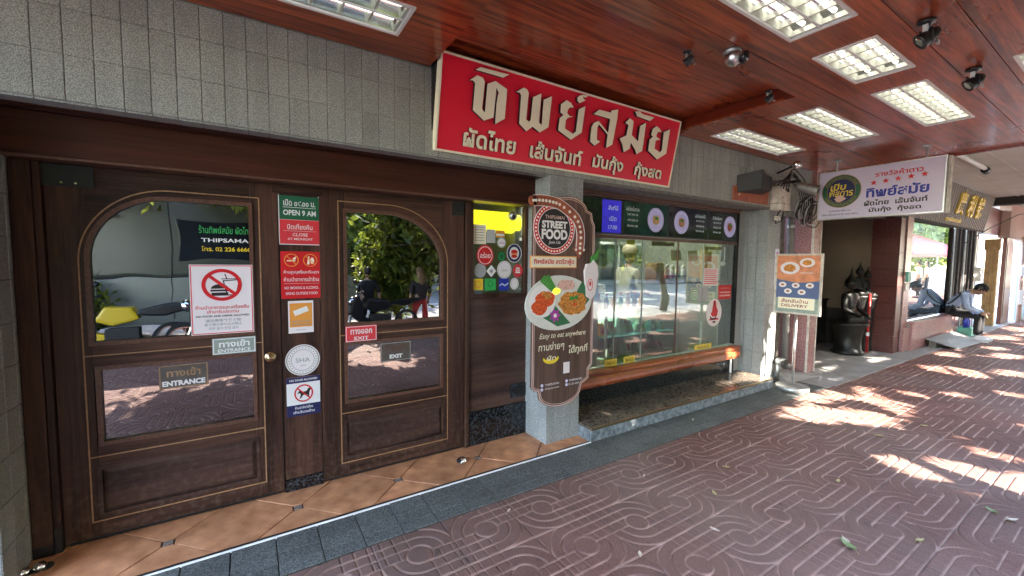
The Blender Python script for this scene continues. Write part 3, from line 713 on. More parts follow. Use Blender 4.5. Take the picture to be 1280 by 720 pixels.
def sticker(name, label, parts, cat='sticker', group=None):
    """parts: list of (part_name, MB, material); the first fixes the place"""
    c = sum((v for v in parts[0][1].v), Vector()) / len(parts[0][1].v)
    t = thing(name, c, label, cat, group)
    for n, m_, mt in parts: obj(n, m_, mt, t)
    return t
F0 = FY(0.0095)
gs = 'stickers and notes on the side window'
def dot(u, v, ru, rv, n=.001, k=24): return MB().ell(u, v, ru, rv, 0, n, F0, k=k)
def rct(u0, u1, v0, v1, n=.001, fr=F0): return MB().box(u0, u1, v0, v1, 0, n, fr=fr)
m_ = MB()
for i in range(6): m_.box(1.595, 1.68, 1.86 - i * .022, 1.866 - i * .022, .001, .0016, fr=F0)
sticker('paper_note', 'white printed paper note under the yellow light in the side window', [('paper', rct(1.575, 1.70, 1.722, 1.885), 'cream'), ('print_lines', m_, 'grey_print')], group=gs)
sticker('sticker', 'pale blue rectangular sticker beside the white paper note', [('label', rct(1.705, 1.79, 1.735, 1.85), 'building_pale')], group=gs)
sticker('sticker', 'orange and white square sticker near the top of the side window', [('label', rct(1.795, 1.885, 1.785, 1.845), 'orange_print'), ('band', rct(1.80, 1.88, 1.80, 1.815, .0016), 'white_print')], group=gs)
sticker('round_sticker', 'small round white sticker with pink lettering above the green one', [('disc', dot(1.855, 1.742, .046, .046), 'white_print'), ('rim', MB().ring(1.855, 1.742, .043, .043, .005, .001, .0016, F0), 'green_print'), ('lettering', MB().text('อร่อย', 1.855, 1.742, .055, .03, .001, .0018, F0), 'magenta_print')], group=gs)
sticker('round_sticker', 'large round red sticker on the left of the side window', [('disc', dot(1.692, 1.628, .083, .090), 'red_print'), ('ring', MB().ring(1.692, 1.628, .070, .076, .006, .001, .0016, F0), 'pinkish_white'), ('lettering', MB().text('อร่อย', 1.692, 1.63, .10, .05, .001, .0018, F0, bold=.02), 'pinkish_white')], group=gs)
sticker('round_sticker', 'small round green sticker in the middle of the side window', [('disc', dot(1.855, 1.622, .040, .045), 'green_print'), ('ring', MB().ring(1.855, 1.622, .028, .032, .005, .001, .0016, F0), 'bright_green')], group=gs)
sticker('round_sticker', 'round blue ringed sticker with a red burger like picture', [('disc', dot(1.985, 1.652, .080, .086), 'navy_print'), ('ring', MB().ring(1.985, 1.652, .078, .084, .006, .001, .0016, F0), 'white_print'), ('picture_ground', MB().ell(1.985, 1.652, .05, .055, .001, .0016, F0), 'white_print'), ('picture', MB().ell(1.985, 1.625, .032, .016, .0016, .0022, F0).ell(1.985, 1.665, .034, .018, .0016, .0022, F0), 'red_print'), ('filling', MB().box(1.95, 2.02, 1.64, 1.651, .0016, .0024, fr=F0), 'orange_print')], group=gs)
sticker('round_sticker', 'round grey sticker at the left above the yellow square', [('disc', dot(1.645, 1.500, .058, .062), 'grey_print'), ('ring', MB().ring(1.645, 1.50, .05, .054, .004, .001, .0016, F0), 'building_pale')], group=gs)
sticker('diamond_sticker', 'white diamond sticker between two grey round stickers', [('diamond', MB().ell(1.753, 1.494, .048, .052, 0, .001, F0, k=4), 'white_print'), ('mark', MB().ell(1.753, 1.494, .02, .022, .001, .0016, F0, k=4), 'grey_print')], group=gs)
sticker('round_sticker', 'large round white sticker with thin grey ring in the side window', [('disc', dot(1.885, 1.506, .074, .078), 'pinkish_white'), ('ring', MB().ring(1.885, 1.506, .066, .07, .003, .001, .0016, F0), 'grey_print'), ('lettering', MB().text('SHA', 1.885, 1.50, .06, .02, .001, .0018, F0), 'grey_print')], group=gs)
sticker('round_sticker', 'round red sticker with white mark at the right edge of the side window', [('disc', dot(2.025, 1.496, .052, .060), 'pink_red_print'), ('mark', MB().box(2.0, 2.05, 1.475, 1.49, .001, .0016, fr=F0).box(2.0, 2.05, 1.497, 1.507, .001, .0016, fr=F0).box(2.005, 2.045, 1.514, 1.525, .001, .0016, fr=F0), 'white_print')], group=gs)
sticker('square_sticker', 'yellow square sticker at the bottom left of the side window', [('square', rct(1.576, 1.672, 1.333, 1.430), 'yellow_print'), ('ring', MB().ring(1.624, 1.382, .030, .032, .008, .001, .0016, F0), 'orange_print')], group=gs)
sticker('square_sticker', 'green square sticker at the bottom of the side window', [('square', rct(1.690, 1.800, 1.328, 1.430), 'bright_green'), ('ring', MB().ring(1.745, 1.385, .026, .028, .006, .001, .0016, F0), 'green_print')], group=gs)
sticker('square_sticker', 'blue and white wave square sticker at the bottom of the side window', [('square', rct(1.830, 1.930, 1.325, 1.430), 'blue_print'), ('wave', MB().prism([(1.835, 1.37), (1.86, 1.39), (1.89, 1.372), (1.925, 1.395), (1.925, 1.38), (1.89, 1.36), (1.86, 1.378), (1.835, 1.36)], .001, .0016, F0), 'white_print')], group=gs)
sticker('round_sticker', 'round pale grey sticker at the bottom right of the side window', [('disc', dot(1.99, 1.38, .045, .052), 'pinkish_white'), ('ring', MB().ring(1.99, 1.38, .036, .042, .003, .001, .0016, F0), 'grey_print')], group=gs)

# ------------------------------------------------------------------ notices on the doors and post
def lines(rows_, u0, u1, fr, mi=0, n=.0016):
    m_ = MB()
    for z, h, a, b in rows_: m_.box(u0 + (u1 - u0) * a, u0 + (u1 - u0) * b, z, z + h, .001, n, fr=fr, mi=mi)
    return m_
def T(s, cu, cv, w, h, fr, bold=.015, n=.0018, **k): return MB().text(s, cu, cv, w, h, .001, n, fr, bold=bold, **k)
F1 = FY(-.0075)   # proud of the door glass bead
t = thing('no_food_notice', (-.15, 0, 1.33), 'white notice with red crossed circle over a burger and cup on the left door', 'notice')
a, b, c, d = -.306, .012, 1.116, 1.541
obj('sheet', MB().box(a, b, c, d, 0, .001, fr=F1), 'pinkish_white', t)
obj('border', MB().band([(a + .004, c + .004), (a + .004, d - .004), (b - .004, d - .004), (b - .004, c + .004)], [(a + .009, c + .009), (a + .009, d - .009), (b - .009, d - .009), (b - .009, c + .009)], .001, .0015, F1), 'pink_red_print', t)
pc = MB().prism([(-.12, 1.445), (-.055, 1.445), (-.068, 1.345), (-.112, 1.345)], .001, .0014, F1)
obj('cup_outline', MB().band([(-.145, 1.446), (-.055, 1.452), (-.075, 1.352), (-.125, 1.352)], [(-.138, 1.440), (-.062, 1.446), (-.08, 1.358), (-.12, 1.358)], .001, .0016, F1).prism([(-.125, 1.452), (-.135, 1.485), (-.13, 1.487), (-.119, 1.452)], .001, .0016, F1).box(-.15, -.05, 1.452, 1.457, .001, .0016, fr=F1), 'black_print', t)
obj('burger', MB().prism([(-.205, 1.395)] + arc(-.16, 1.395, .045, 180, 0, 8, .028), .001, .002, F1).box(-.207, -.113, 1.378, 1.390, .001, .002, fr=F1).prism([(-.203, 1.372), (-.117, 1.372), (-.12, 1.352), (-.2, 1.352)], .001, .002, F1), 'black_print', t)
obj('red_circle', MB().ring(-.148, 1.418, .102, .098, .020, .001, .0024, F1, k=40).box(-.092, .092, -.009, .009, .001, .0026, fr=Fr(F1.p(-.148, 1.418, 0), Vector((.75, 0, -.66)), Vector((.66, 0, .75)))), 'red_print', t)
obj('red_text', T('ห้ามนำอาหารและเครื่องดื่ม', -.147, 1.283, .27, .024, F1), 'red_print', t)
obj('red_text', T('เข้ามารับประทาน', -.147, 1.256, .16, .022, F1), 'red_print', t)
obj('dark_text', T('NO FOOD AND DRINK ALLOWED', -.147, 1.228, .27, .012, F1, .03), 'black_print', t)
obj('dark_text', T('请勿携带外来食物', -.147, 1.200, .18, .020, F1), 'grey_print', t)
obj('dark_text', T('飲食物の持ち込み禁止', -.147, 1.176, .19, .018, F1), 'grey_print', t)
obj('dark_text', T('외부 음식 반입 금지', -.147, 1.152, .15, .018, F1), 'grey_print', t)
F1b = FY(-.003)
t = thing('entrance_label', (-.09, 0, 1.03), 'grey green entrance label with white Thai letters below the no food notice', 'sign')
obj('plate', MB().box(-.209, .019, .986, 1.088, 0, .0015, fr=F1b), 'grey_green', t, bevel=.0)
obj('border', MB().band([(-.205, .990), (-.205, 1.084), (.015, 1.084), (.015, .990)], [(-.200, .995), (-.200, 1.079), (.010, 1.079), (.010, .995)], .0015, .002, F1b), 'white_print', t)
obj('lettering', T('ทางเข้า', -.095, 1.052, .16, .045, F1b, .03, .0025).text('ENTRANCE', -.095, 1.009, .17, .022, .001, .0025, F1b, bold=.02), 'white_print', t)
Fg = FY(.0175)
t = thing('etched_entrance_plate', (-.35, .017, .88), 'dark etched entrance plate on the lower glass of the left door', 'sign')
obj('plate', MB().box(-.468, -.235, .806, .946, 0, .001, fr=Fg), 'etched', t)
obj('border', MB().band([(-.466, .808), (-.466, .944), (-.237, .944), (-.237, .808)], [(-.461, .813), (-.461, .939), (-.242, .939), (-.242, .813)], .001, .0016, Fg), 'gold_inlay', t)
obj('thai_text', T('ทางเข้า', -.352, .900, .16, .05, Fg, .02), 'gold_inlay', t)
obj('english_text', T('ENTRANCE', -.352, .836, .205, .032, Fg, .05), 'white_print', t)
FP = FY(.0055)
t = thing('opening_hours_sign', (.29, 0, 1.83), 'green and red opening hours sign at the top of the centre post', 'sign')
obj('panel', MB().box(.164, .413, 1.675, 2.000, 0, .003, fr=FP), 'white_print', t, bevel=.001)
obj('green_field', MB().box(.169, .408, 1.840, 1.995, .003, .0036, fr=FP), 'green_print', t)
obj('red_field', MB().box(.169, .408, 1.680, 1.838, .003, .0036, fr=FP), 'pink_red_print', t)
obj('lettering', MB().text('เปิด ๐๙.๐๐ น.', .288, 1.950, .19, .042, .003, .0045, FP, bold=.02).box(.19, .386, 1.918, 1.921, .003, .0045, fr=FP).text('OPEN 9 AM', .288, 1.885, .195, .036, .003, .0045, FP, bold=.03), 'white_print', t)
obj('lettering', MB().text('ปิดเที่ยงคืน', .288, 1.795, .15, .038, .003, .0045, FP, bold=.01).box(.19, .386, 1.765, 1.7665, .003, .0045, fr=FP).text('CLOSE', .288, 1.742, .09, .020, .003, .0045, FP, bold=.01).text('AT MIDNIGHT', .288, 1.713, .15, .015, .003, .0045, FP, bold=.01), 'pinkish_white', t)
t = thing('prohibition_sign', (.29, 0, 1.47), 'red sign with two round prohibition symbols on the centre post', 'sign')
obj('panel', MB().box(.169, .414, 1.317, 1.631, 0, .003, fr=FP), 'red_print', t, bevel=.001)
m_ = MB()
for cx in (.232, .345):
    m_.ring(cx, 1.573, .043, .043, .005, .003, .0045, FP)
    m_.box(-.04, .04, -.0025, .0025, .003, .0045, fr=Fr(FP.p(cx, 1.573, 0), Vector((.7, 0, -.7)), Vector((.7, 0, .7))))
obj('symbol_ring', m_, 'orange_print', t)
obj('symbol', MB().box(.205, .255, 1.565, 1.573, .003, .004, fr=FP).prism([(.235, 1.58), (.262, 1.600), (.255, 1.575)], .003, .004, FP).prism([(.325, 1.545), (.34, 1.545), (.34, 1.60), (.333, 1.60)], .003, .004, FP).ell(.357, 1.57, .012, .022, .003, .004, FP), 'cream', t)
obj('lettering', MB().text('ห้ามสูบบุหรี่และดื่มสุรา', .291, 1.493, .21, .030, .003, .0045, FP, bold=.01).text('ห้ามนำอาหารเข้าร้าน', .291, 1.447, .21, .030, .003, .0045, FP, bold=.01).box(.185, .40, 1.417, 1.4185, .003, .0045, fr=FP).text('NO SMOKING & ALCOHOL', .291, 1.389, .205, .018, .003, .0045, FP, bold=.01).text('BRING OUTSIDE FOOD', .291, 1.352, .19, .018, .003, .0045, FP, bold=.01), 'pinkish_white', t)
t = thing('orange_notice', (.28, 0, 1.19), 'small orange framed notice below the red prohibition sign', 'notice')
obj('sheet', MB().box(.206, .358, 1.084, 1.301, 0, .002, fr=FP), 'pinkish_white', t)
obj('orange_field', MB().box(.214, .350, 1.125, 1.285, .002, .0026, fr=FP), 'orange_print', t)
obj('picture', MB().box(-.045, .045, -.018, .018, .0026, .0034, fr=Fr(FP.p(.282, 1.232, 0), Vector((.93, 0, .35)), Vector((-.35, 0, .93)))), 'white_print', t)
obj('lettering', MB().text('โปรดสวมหน้ากาก', .282, 1.165, .11, .02, .002, .0036, FP).text('PLEASE WEAR A MASK', .282, 1.140, .11, .010, .002, .0036, FP, bold=.02).text('ขอบคุณ', .282, 1.103, .06, .013, .002, .0036, FP), 'grey_print', t)
t = thing('round_seal_sticker', (.286, 0, .9), 'round mint white seal sticker reading SHA on the centre post', 'sticker')
obj('disc', MB().ell(.287, .897, .106, .106, 0, .002, FP, k=40), 'pinkish_white', t)
obj('ring', MB().ring(.287, .897, .100, .100, .006, .002, .0026, FP, k=40).ring(.287, .897, .072, .072, .003, .002, .0026, FP, k=40), 'grey_green', t)
m_ = MB()
for k in range(28):
    a_ = k * 2 * math.pi / 28; m_.ell(.287 + .083 * math.cos(a_), .897 + .083 * math.sin(a_), .004, .004, .002, .0026, FP, k=6)
obj('dots', m_, 'grey_green', t)
obj('lettering', T('SHA', .287, .897, .088, .03, FP, .01, .003).text('ดีดี', .287, .860, .03, .014, .002, .003, FP), 'grey_print', t)
t = thing('no_dogs_sign', (.286, 0, .65), 'white and navy no dogs sign at the bottom of the centre post notices', 'sign')
obj('panel', MB().box(.185, .390, .515, .782, 0, .002, fr=FP), 'white_print', t)
obj('navy_band', MB().box(.185, .390, .742, .782, .002, .0026, fr=FP).box(.185, .390, .515, .592, .002, .0026, fr=FP), 'navy_print', t)
dog = [(.248, .665), (.262, .690), (.270, .686), (.278, .678), (.303, .680), (.318, .700), (.330, .702), (.338, .694), (.328, .686), (.322, .668), (.320, .634), (.314, .634), (.310, .656), (.284, .656), (.270, .634), (.262, .634), (.270, .660), (.262, .672)]
obj('dog_symbol', MB().prism(dog, .002, .0028, FP), 'black_print', t)
obj('red_circle', MB().ring(.288, .668, .058, .060, .009, .002, .0036, FP).box(-.05, .05, -.004, .004, .002, .0038, fr=Fr(FP.p(.288, .668, 0), Vector((.7, 0, -.7)), Vector((.7, 0, .7)))), 'red_print', t)
obj('lettering', MB().text('NO DOGS ALLOWED', .288, .762, .17, .014, .002, .0036, FP, bold=.02).text('ห้ามนำสัตว์เลี้ยง', .288, .572, .11, .020, .002, .0036, FP, bold=.02).text('เข้าบริเวณร้าน', .288, .542, .13, .020, .002, .0036, FP, bold=.02), 'white_print', t)
t = thing('exit_label', (.67, 0, 1.05), 'red exit label with white Thai letters on the right door', 'sign')
obj('plate', MB().box(.560, .780, .990, 1.105, 0, .002, fr=F1b), 'pink_red_print', t, bevel=.0008)
obj('border', MB().band([(.564, .994), (.564, 1.101), (.776, 1.101), (.776, .994)], [(.568, .998), (.568, 1.097), (.772, 1.097), (.772, .998)], .002, .0026, F1b), 'pinkish_white', t)
obj('lettering', T('ทางออก', .67, 1.062, .15, .035, F1b, .02, .003).text('EXIT', .67, 1.015, .10, .024, .002, .003, F1b, bold=.02), 'pinkish_white', t)
t = thing('etched_exit_plate', (.93, .017, .88), 'dark etched exit plate on the lower glass of the right door', 'sign')
obj('plate', MB().box(.811, 1.043, .812, .956, 0, .001, fr=Fg), 'etched', t)
obj('border', MB().band([(.813, .814), (.813, .954), (1.041, .954), (1.041, .814)], [(.818, .819), (.818, .949), (1.036, .949), (1.036, .819)], .001, .0016, Fg), 'dull_steel', t)
obj('thai_text', T('ทางออก', .927, .912, .17, .045, Fg, .02), 'moulding', t)
obj('english_text', T('EXIT', .927, .848, .10, .032, Fg, .06), 'white_print', t)
# ------------------------------------------------------------------ street food board on the pillar
t = thing('street_food_board', (2.24, -.345, .34), 'tall brown street food board with noodle plate picture fixed on the grey pillar', 'sign board')
FB = FY(-.345)
ol = [(1.925, .66), (1.925, .54), (1.965, .505), (1.995, .50), (2.005, .44)] + arc(2.235, .47, .235, 200, 340, 14, .135) + [(2.475, .50), (2.505, .51), (2.555, .54), (2.555, .62), (2.595, .66),
      (2.595, 1.90), (2.565, 1.95), (2.555, 2.01), (2.50, 2.03)] + arc(2.30, 2.02, .20, 15, 90, 8, .11) + [(2.05, 2.10), (1.925, 2.05)]
obj('board', MB().prism(ol, 0, .018, FB), 'board_wood', t)
def inset(pts, k, c=(2.25, 1.2)):
    out = []; n = len(pts)
    for i in range(n):
        p0, p1, p2 = Vector(pts[i - 1]), Vector(pts[i]), Vector(pts[(i + 1) % n]); d = ((p1 - p0).normalized() + (p2 - p1).normalized())
        d = d.normalized() if d.length > 1e-6 else Vector((1, 0)); nn = Vector((-d.y, d.x)); out.append(tuple(p1 + nn * k))
    return out
A_ = sum(a[0] * b[1] - b[0] * a[1] for a, b in zip(ol, ol[1:] + [ol[0]])); sg = 1 if A_ > 0 else -1
obj('white_border', MB().band(inset(ol, sg * .004), inset(ol, sg * .012), .018, .0195, FB), 'board_frame_pink', t)
obj('inner_border', MB().band(inset(ol, sg * .022), inset(ol, sg * .026), .018, .0195, FB), 'board_frame_pink', t)
# marquee arrow with bulbs
path = [(1.915, 2.065), (2.00, 2.072), (2.10, 2.068), (2.20, 2.045)] + [(2.36, 1.95), (2.415, 1.83), (2.41, 1.70)]
def smooth_path(p, n=24):
    P = [Vector((*q, 0)) for q in p]; out = []
    for i in range(n + 1):
        s_ = i / n * (len(P) - 1); k = min(int(s_), len(P) - 2); f = s_ - k
        a, b, c, d = P[max(k - 1, 0)], P[k], P[k + 1], P[min(k + 2, len(P) - 1)]
        q = .5 * ((2 * b) + (c - a) * f + (2 * a - 5 * b + 4 * c - d) * f * f + (3 * b - a - 3 * c + d) * f ** 3); out.append((q.x, q.y))
    return out
sp2 = smooth_path(path)
def offs(p, k):
    out = []
    for i in range(len(p)):
        a, b = Vector(p[max(i - 1, 0)]), Vector(p[min(i + 1, len(p) - 1)]); d = (b - a).normalized(); out.append((p[i][0] - d.y * k, p[i][1] + d.x * k))
    return out
obj('marquee_arrow', MB().band(offs(sp2, .042), offs(sp2, -.042), .018, .032, FB, 0, False).ell(1.915, 2.065, .042, .042, .018, .032, FB).prism([(2.345, 1.70), (2.475, 1.70), (2.41, 1.61)], .018, .032, FB), 'orange_plate', t)
obj('arrow_edge', MB().band(offs(sp2, .046), offs(sp2, .041), .030, .034, FB, 0, False).band(offs(sp2, -.041), offs(sp2, -.046), .030, .034, FB, 0, False), 'pinkish_white', t)
m_ = MB(); s3 = smooth_path(path, 17)
for p in s3: m_.ell(p[0], p[1], .013, .013, .032, .037, FB, k=10)
m_.ell(2.41, 1.655, .012, .012, .032, .037, FB, k=10).ell(2.455, 1.685, .011, .011, .032, .037, FB, k=10).ell(2.365, 1.685, .011, .011, .032, .037, FB, k=10)
obj('bulb', m_, 'bulb_white', t)
cx, cy = 2.135, 1.853
obj('badge', MB().ell(cx, cy, .212, .208, .018, .026, FB, k=48), 'red_print', t)
obj('badge_centre', MB().ell(cx, cy, .165, .162, .026, .028, FB, k=48), 'black_print', t)
obj('badge_rim', MB().ring(cx, cy, .215, .211, .006, .026, .029, FB, k=48).ring(cx, cy, .170, .167, .005, .026, .029, FB, k=48), 'pinkish_white', t)
m_ = MB()
for k in range(40):
    a_ = k * 2 * math.pi / 40; m_.ell(cx + .190 * math.cos(a_), cy + .187 * math.sin(a_), .0085, .0085, .026, .030, FB, k=8)
obj('badge_bulb', m_, 'bulb_white', t)
obj('badge_lettering', MB().text('STREET', cx, 1.885, .265, .062, .028, .031, FB, bold=.05).text('FOOD', cx, 1.805, .27, .085, .028, .031, FB, bold=.05).text('Join Us', cx, 1.737, .12, .032, .028, .031, FB, bold=.01, shear=.2), 'white_print', t)
obj('badge_name', MB().text('THIPSAMAI', cx, 1.945, .20, .030, .028, .031, FB, bold=.01), 'board_frame_pink', t)
obj('name_tag', MB().box(1.898, 2.380, 1.527, 1.628, .018, .028, fr=FB), 'orange_print', t)
obj('name_tag_face', MB().box(1.904, 2.374, 1.535, 1.620, .028, .029, fr=FB), 'cream', t)
obj('name_tag_lettering', MB().text('ทิพย์สมัย สตรีทฟู้ด', 2.139, 1.578, .42, .060, .029, .031, FB, bold=.02), 'red_print', t)
# plate picture (flat print with raised edge)
pl = [(2.205 + .355 * math.cos(a) * (1 + .03 * math.sin(2 * a)), 1.235 + .232 * math.sin(a) * (1 - .04 * math.cos(a))) for a in [k * 2 * math.pi / 40 for k in range(40)]]
obj('plate', MB().prism(pl, .018, .030, FB), 'plate_white', t)
obj('banana_leaf', MB().prism([(1.995, 1.135), (2.18, 1.035), (2.32, 1.055), (2.15, 1.215)], .030, .0312, FB).prism([(2.36, 1.29), (2.45, 1.42), (2.545, 1.26), (2.42, 1.14)], .030, .0312, FB), 'leaf_dark_print', t)
def lump(cu, cv, ru, rv, n0, fr, seed, k=22, j=.12):
    rr = random.Random(seed); return [(cu + ru * (1 + rr.uniform(-j, j)) * math.cos(a), cv + rv * (1 + rr.uniform(-j, j)) * math.sin(a)) for a in [q * 2 * math.pi / k for q in range(k)]]
obj('noodles', MB().prism(lump(2.345, 1.225, .155, .105, 0, FB, 1), .0305, .034, FB), 'noodle_orange', t)
obj('dish_rim', MB().ell(2.02, 1.255, .135, .135, .030, .0315, FB), 'white_print', t)
obj('shrimp', MB().prism(lump(2.045, 1.275, .095, .065, 0, FB, 5), .0315, .034, FB).prism(lump(1.985, 1.205, .075, .062, 0, FB, 6), .0315, .035, FB), 'shrimp_red', t)
obj('shrimp_highlight', MB().prism(lump(2.07, 1.30, .04, .03, 0, FB, 8), .034, .0355, FB).prism(lump(2.03, 1.32, .025, .02, 0, FB, 9), .034, .0355, FB), 'noodle_orange', t)
obj('herbs', MB().prism([(1.99, 1.42), (2.03, 1.47), (2.07, 1.45), (2.13, 1.345), (2.11, 1.33)], .0315, .034, FB).prism([(2.05, 1.46), (2.08, 1.475), (2.15, 1.37), (2.13, 1.34)], .034, .0352, FB).prism(lump(2.33, 1.27, .03, .018, 0, FB, 3), .034, .0352, FB).prism(lump(2.38, 1.275, .02, .018, 0, FB, 13), .034, .0352, FB), 'herb_green', t)
obj('lime', MB().prism(lump(2.16, 1.335, .038, .025, 0, FB, 15, j=.05), .034, .036, FB), 'acrylic_yellow', t)
obj('bean_sprouts', MB().prism(lump(2.27, 1.385, .095, .045, 0, FB, 4), .0305, .033, FB), 'food_pink', t)
obj('chilli', MB().prism(lump(2.36, 1.215, .022, .014, 0, FB, 23), .034, .036, FB), 'shrimp_red', t)
m_ = MB()
for k in range(7):
    a_ = k * 2 * math.pi / 7; c_, s_ = math.cos(a_), math.sin(a_)
    m_.prism([(2.15, 1.13), (2.15 + .035 * c_ - .014 * s_, 1.13 + .035 * s_ + .014 * c_), (2.15 + .062 * c_, 1.13 + .062 * s_), (2.15 + .035 * c_ + .014 * s_, 1.13 + .035 * s_ - .014 * c_)], .0312, .0345, FB)
obj('orchid', m_, 'magenta_print', t)
obj('orchid_centre', MB().ell(2.15, 1.13, .018, .018, .0345, .036, FB, k=10), 'pinkish_white', t)
obj('drink_bag', MB().prism([(2.49, 1.56), (2.47, 1.50), (2.49, 1.28), (2.55, 1.245), (2.60, 1.30), (2.63, 1.47), (2.62, 1.55), (2.57, 1.60), (2.54, 1.57)], .018, .036, FB), 'pinkish_white', t)
obj('drink_leaf', MB().prism([(2.54, 1.57), (2.55, 1.63), (2.60, 1.66), (2.64, 1.70), (2.63, 1.62), (2.58, 1.56)], .02, .03, FB), 'herb_green', t)
obj('drink_logo', MB().ring(2.535, 1.38, .032, .052, .006, .036, .037, FB), 'pink_red_print', t); obj('drink_mark', MB().ell(2.535, 1.39, .012, .022, .036, .0372, FB, k=10), 'red_print', t)
obj('slogan', MB().text('Easy to eat anywhere', 2.255, .955, .50, .058, .018, .021, FB, bold=.004, shear=.25).text('ทานง่ายๆ', 2.13, .865, .27, .085, .018, .021, FB, bold=.01, shear=.1).text('ได้ทุกที่', 2.42, .815, .22, .090, .018, .021, FB, bold=.02, shear=.1), 'cream', t)
obj('banana', MB().band(arc(2.125, .775, .085, 195, 345, 10, .055), arc(2.125, .785, .078, 190, 350, 10, .035), .018, .022, FB, 0, False), 'yellow_print', t)
obj('steam_mark', MB().text('ผัด', 2.13, .768, .10, .05, .018, .021, FB, bold=.02), 'cream', t)
obj('blank_tag', MB().box(2.262, 2.330, .618, .715, .018, .020, fr=FB), 'pinkish_white', t)
obj('contact_lines', MB().text('THIPSAMAI', 2.14, .545, .15, .018, .018, .021, FB).text('thipsamai', 2.14, .510, .15, .018, .018, .021, FB).text('THIPSAMAI', 2.40, .548, .15, .018, .018, .021, FB).text('02 226 6666', 2.38, .515, .12, .018, .018, .021, FB), 'white_print', t)
m_ = MB()
for (u, v) in ((2.035, .545), (2.035, .510), (2.30, .548), (2.30, .515)): m_.ell(u, v, .013, .013, .018, .021, FB, k=12)
obj('contact_icon', m_, 'lilac_white', t)

# ------------------------------------------------------------------ main red sign
t = thing('shop_name_sign', (2.35, -.33, 2.35), 'large red signboard with raised cream Thai letters above the shopfront', 'sign')
tilt = math.atan2(.117, .608)
FS = Fr((1.1, -.345, 2.345), X, (0, -math.sin(tilt), math.cos(tilt)))
obj('sign_panel', MB().box(0, 2.505, 0, .625, -.05, 0, fr=FS), 'sign_red', t, bevel=.002)
obj('sign_border', MB().band([(-.004, -.004), (-.004, .629), (2.509, .629), (2.509, -.004)], [(.010, .010), (.010, .615), (2.495, .615), (2.495, .010)], -.052, .006, FS), 'cream', t)
obj('sign_bracket', MB().box(-.012, -.0045, .0, .60, -.16, -.055, fr=FS).box(.02, 2.49, .02, .60, -.12, -.055, fr=FS), 'black_plastic', t)
GL = [[(0.231, 0.565), (0.27, 0.606), (0.502, 0.612), (0.453, 0.564)],
[(0.196, 0.49), (0.25, 0.534), (0.294, 0.528), (0.312, 0.506), (0.309, 0.326), (0.333, 0.307), (0.333, 0.498), (0.396, 0.529), (0.497, 0.496), (0.501, 0.296), (0.425, 0.244), (0.42, 0.378), (0.424, 0.433), (0.429, 0.458), (0.408, 0.487), (0.407, 0.287), (0.331, 0.252), (0.237, 0.306), (0.238, 0.48), (0.219, 0.494)],
[(0.573, 0.495), (0.634, 0.538), (0.666, 0.532), (0.684, 0.512), (0.688, 0.324), (0.715, 0.313), (0.728, 0.327), (0.726, 0.49), (0.798, 0.531), (0.807, 0.323), (0.835, 0.31), (0.825, 0.491), (0.9, 0.532), (0.902, 0.306), (0.825, 0.252), (0.752, 0.283), (0.7, 0.241), (0.629, 0.284), (0.619, 0.481), (0.604, 0.495)],
[(0.994, 0.492), (1.045, 0.533), (1.094, 0.523), (1.128, 0.492), (1.09, 0.488), (1.072, 0.468), (1.067, 0.442), (1.096, 0.424), (1.137, 0.428), (1.078, 0.406), (1.063, 0.384), (1.067, 0.323), (1.156, 0.297), (1.181, 0.319), (1.179, 0.491), (1.245, 0.527), (1.245, 0.322), (1.14, 0.248), (0.999, 0.3), (1.0, 0.392), (1.032, 0.42), (1.0, 0.433)],
[(1.148, 0.572), (1.163, 0.605), (1.207, 0.623), (1.266, 0.628), (1.227, 0.603), (1.207, 0.595), (1.216, 0.576), (1.241, 0.571), (1.178, 0.537), (1.155, 0.55)],
[(1.344, 0.486), (1.398, 0.53), (1.534, 0.532), (1.537, 0.549), (1.613, 0.573), (1.619, 0.492), (1.609, 0.281), (1.541, 0.244), (1.535, 0.353), (1.422, 0.416), (1.407, 0.393), (1.421, 0.294), (1.461, 0.283), (1.406, 0.242), (1.349, 0.266), (1.341, 0.382), (1.358, 0.417), (1.408, 0.443), (1.537, 0.37), (1.537, 0.481)],
[(1.72, 0.484), (1.77, 0.53), (1.822, 0.514), (1.827, 0.397), (1.92, 0.359), (1.913, 0.489), (1.983, 0.53), (1.997, 0.285), (1.926, 0.244), (1.9, 0.281), (1.832, 0.331), (1.828, 0.278), (1.76, 0.238), (1.73, 0.3), (1.684, 0.344), (1.761, 0.384), (1.765, 0.472)],
[(1.821, 0.595), (1.884, 0.627), (1.898, 0.598), (1.94, 0.592), (2.08, 0.593), (2.028, 0.552), (1.855, 0.561)],
[(2.083, 0.492), (2.133, 0.526), (2.176, 0.513), (2.216, 0.485), (2.168, 0.482), (2.151, 0.459), (2.152, 0.436), (2.217, 0.42), (2.151, 0.4), (2.156, 0.328), (2.241, 0.308), (2.26, 0.33), (2.243, 0.49), (2.324, 0.53), (2.333, 0.307), (2.218, 0.237), (2.074, 0.298), (2.067, 0.396), (2.104, 0.427), (2.077, 0.438)]]
for g in GL:
    obj('raised_letter', MB().prism([(a + .012, b - .004 if b < .6 else b - .02) for a, b in g], .0, .026, FS, 0, 1), ['cream', 'black_print'], t)
for s_, a, b, zc, h in (('ผัดไทย', .19, .63, .122, .14), ('เส้นจันท์', .765, 1.30, .120, .135), ('มันกุ้ง', 1.425, 1.80, .108, .155), ('กุ้งสด', 1.952, 2.335, .104, .155)):
    obj('small_lettering', MB().text(s_, (a + b) / 2 + .01, zc, b - a, h, 0, .014, FS, 0, .028, 1), ['cream', 'black_print'], t)

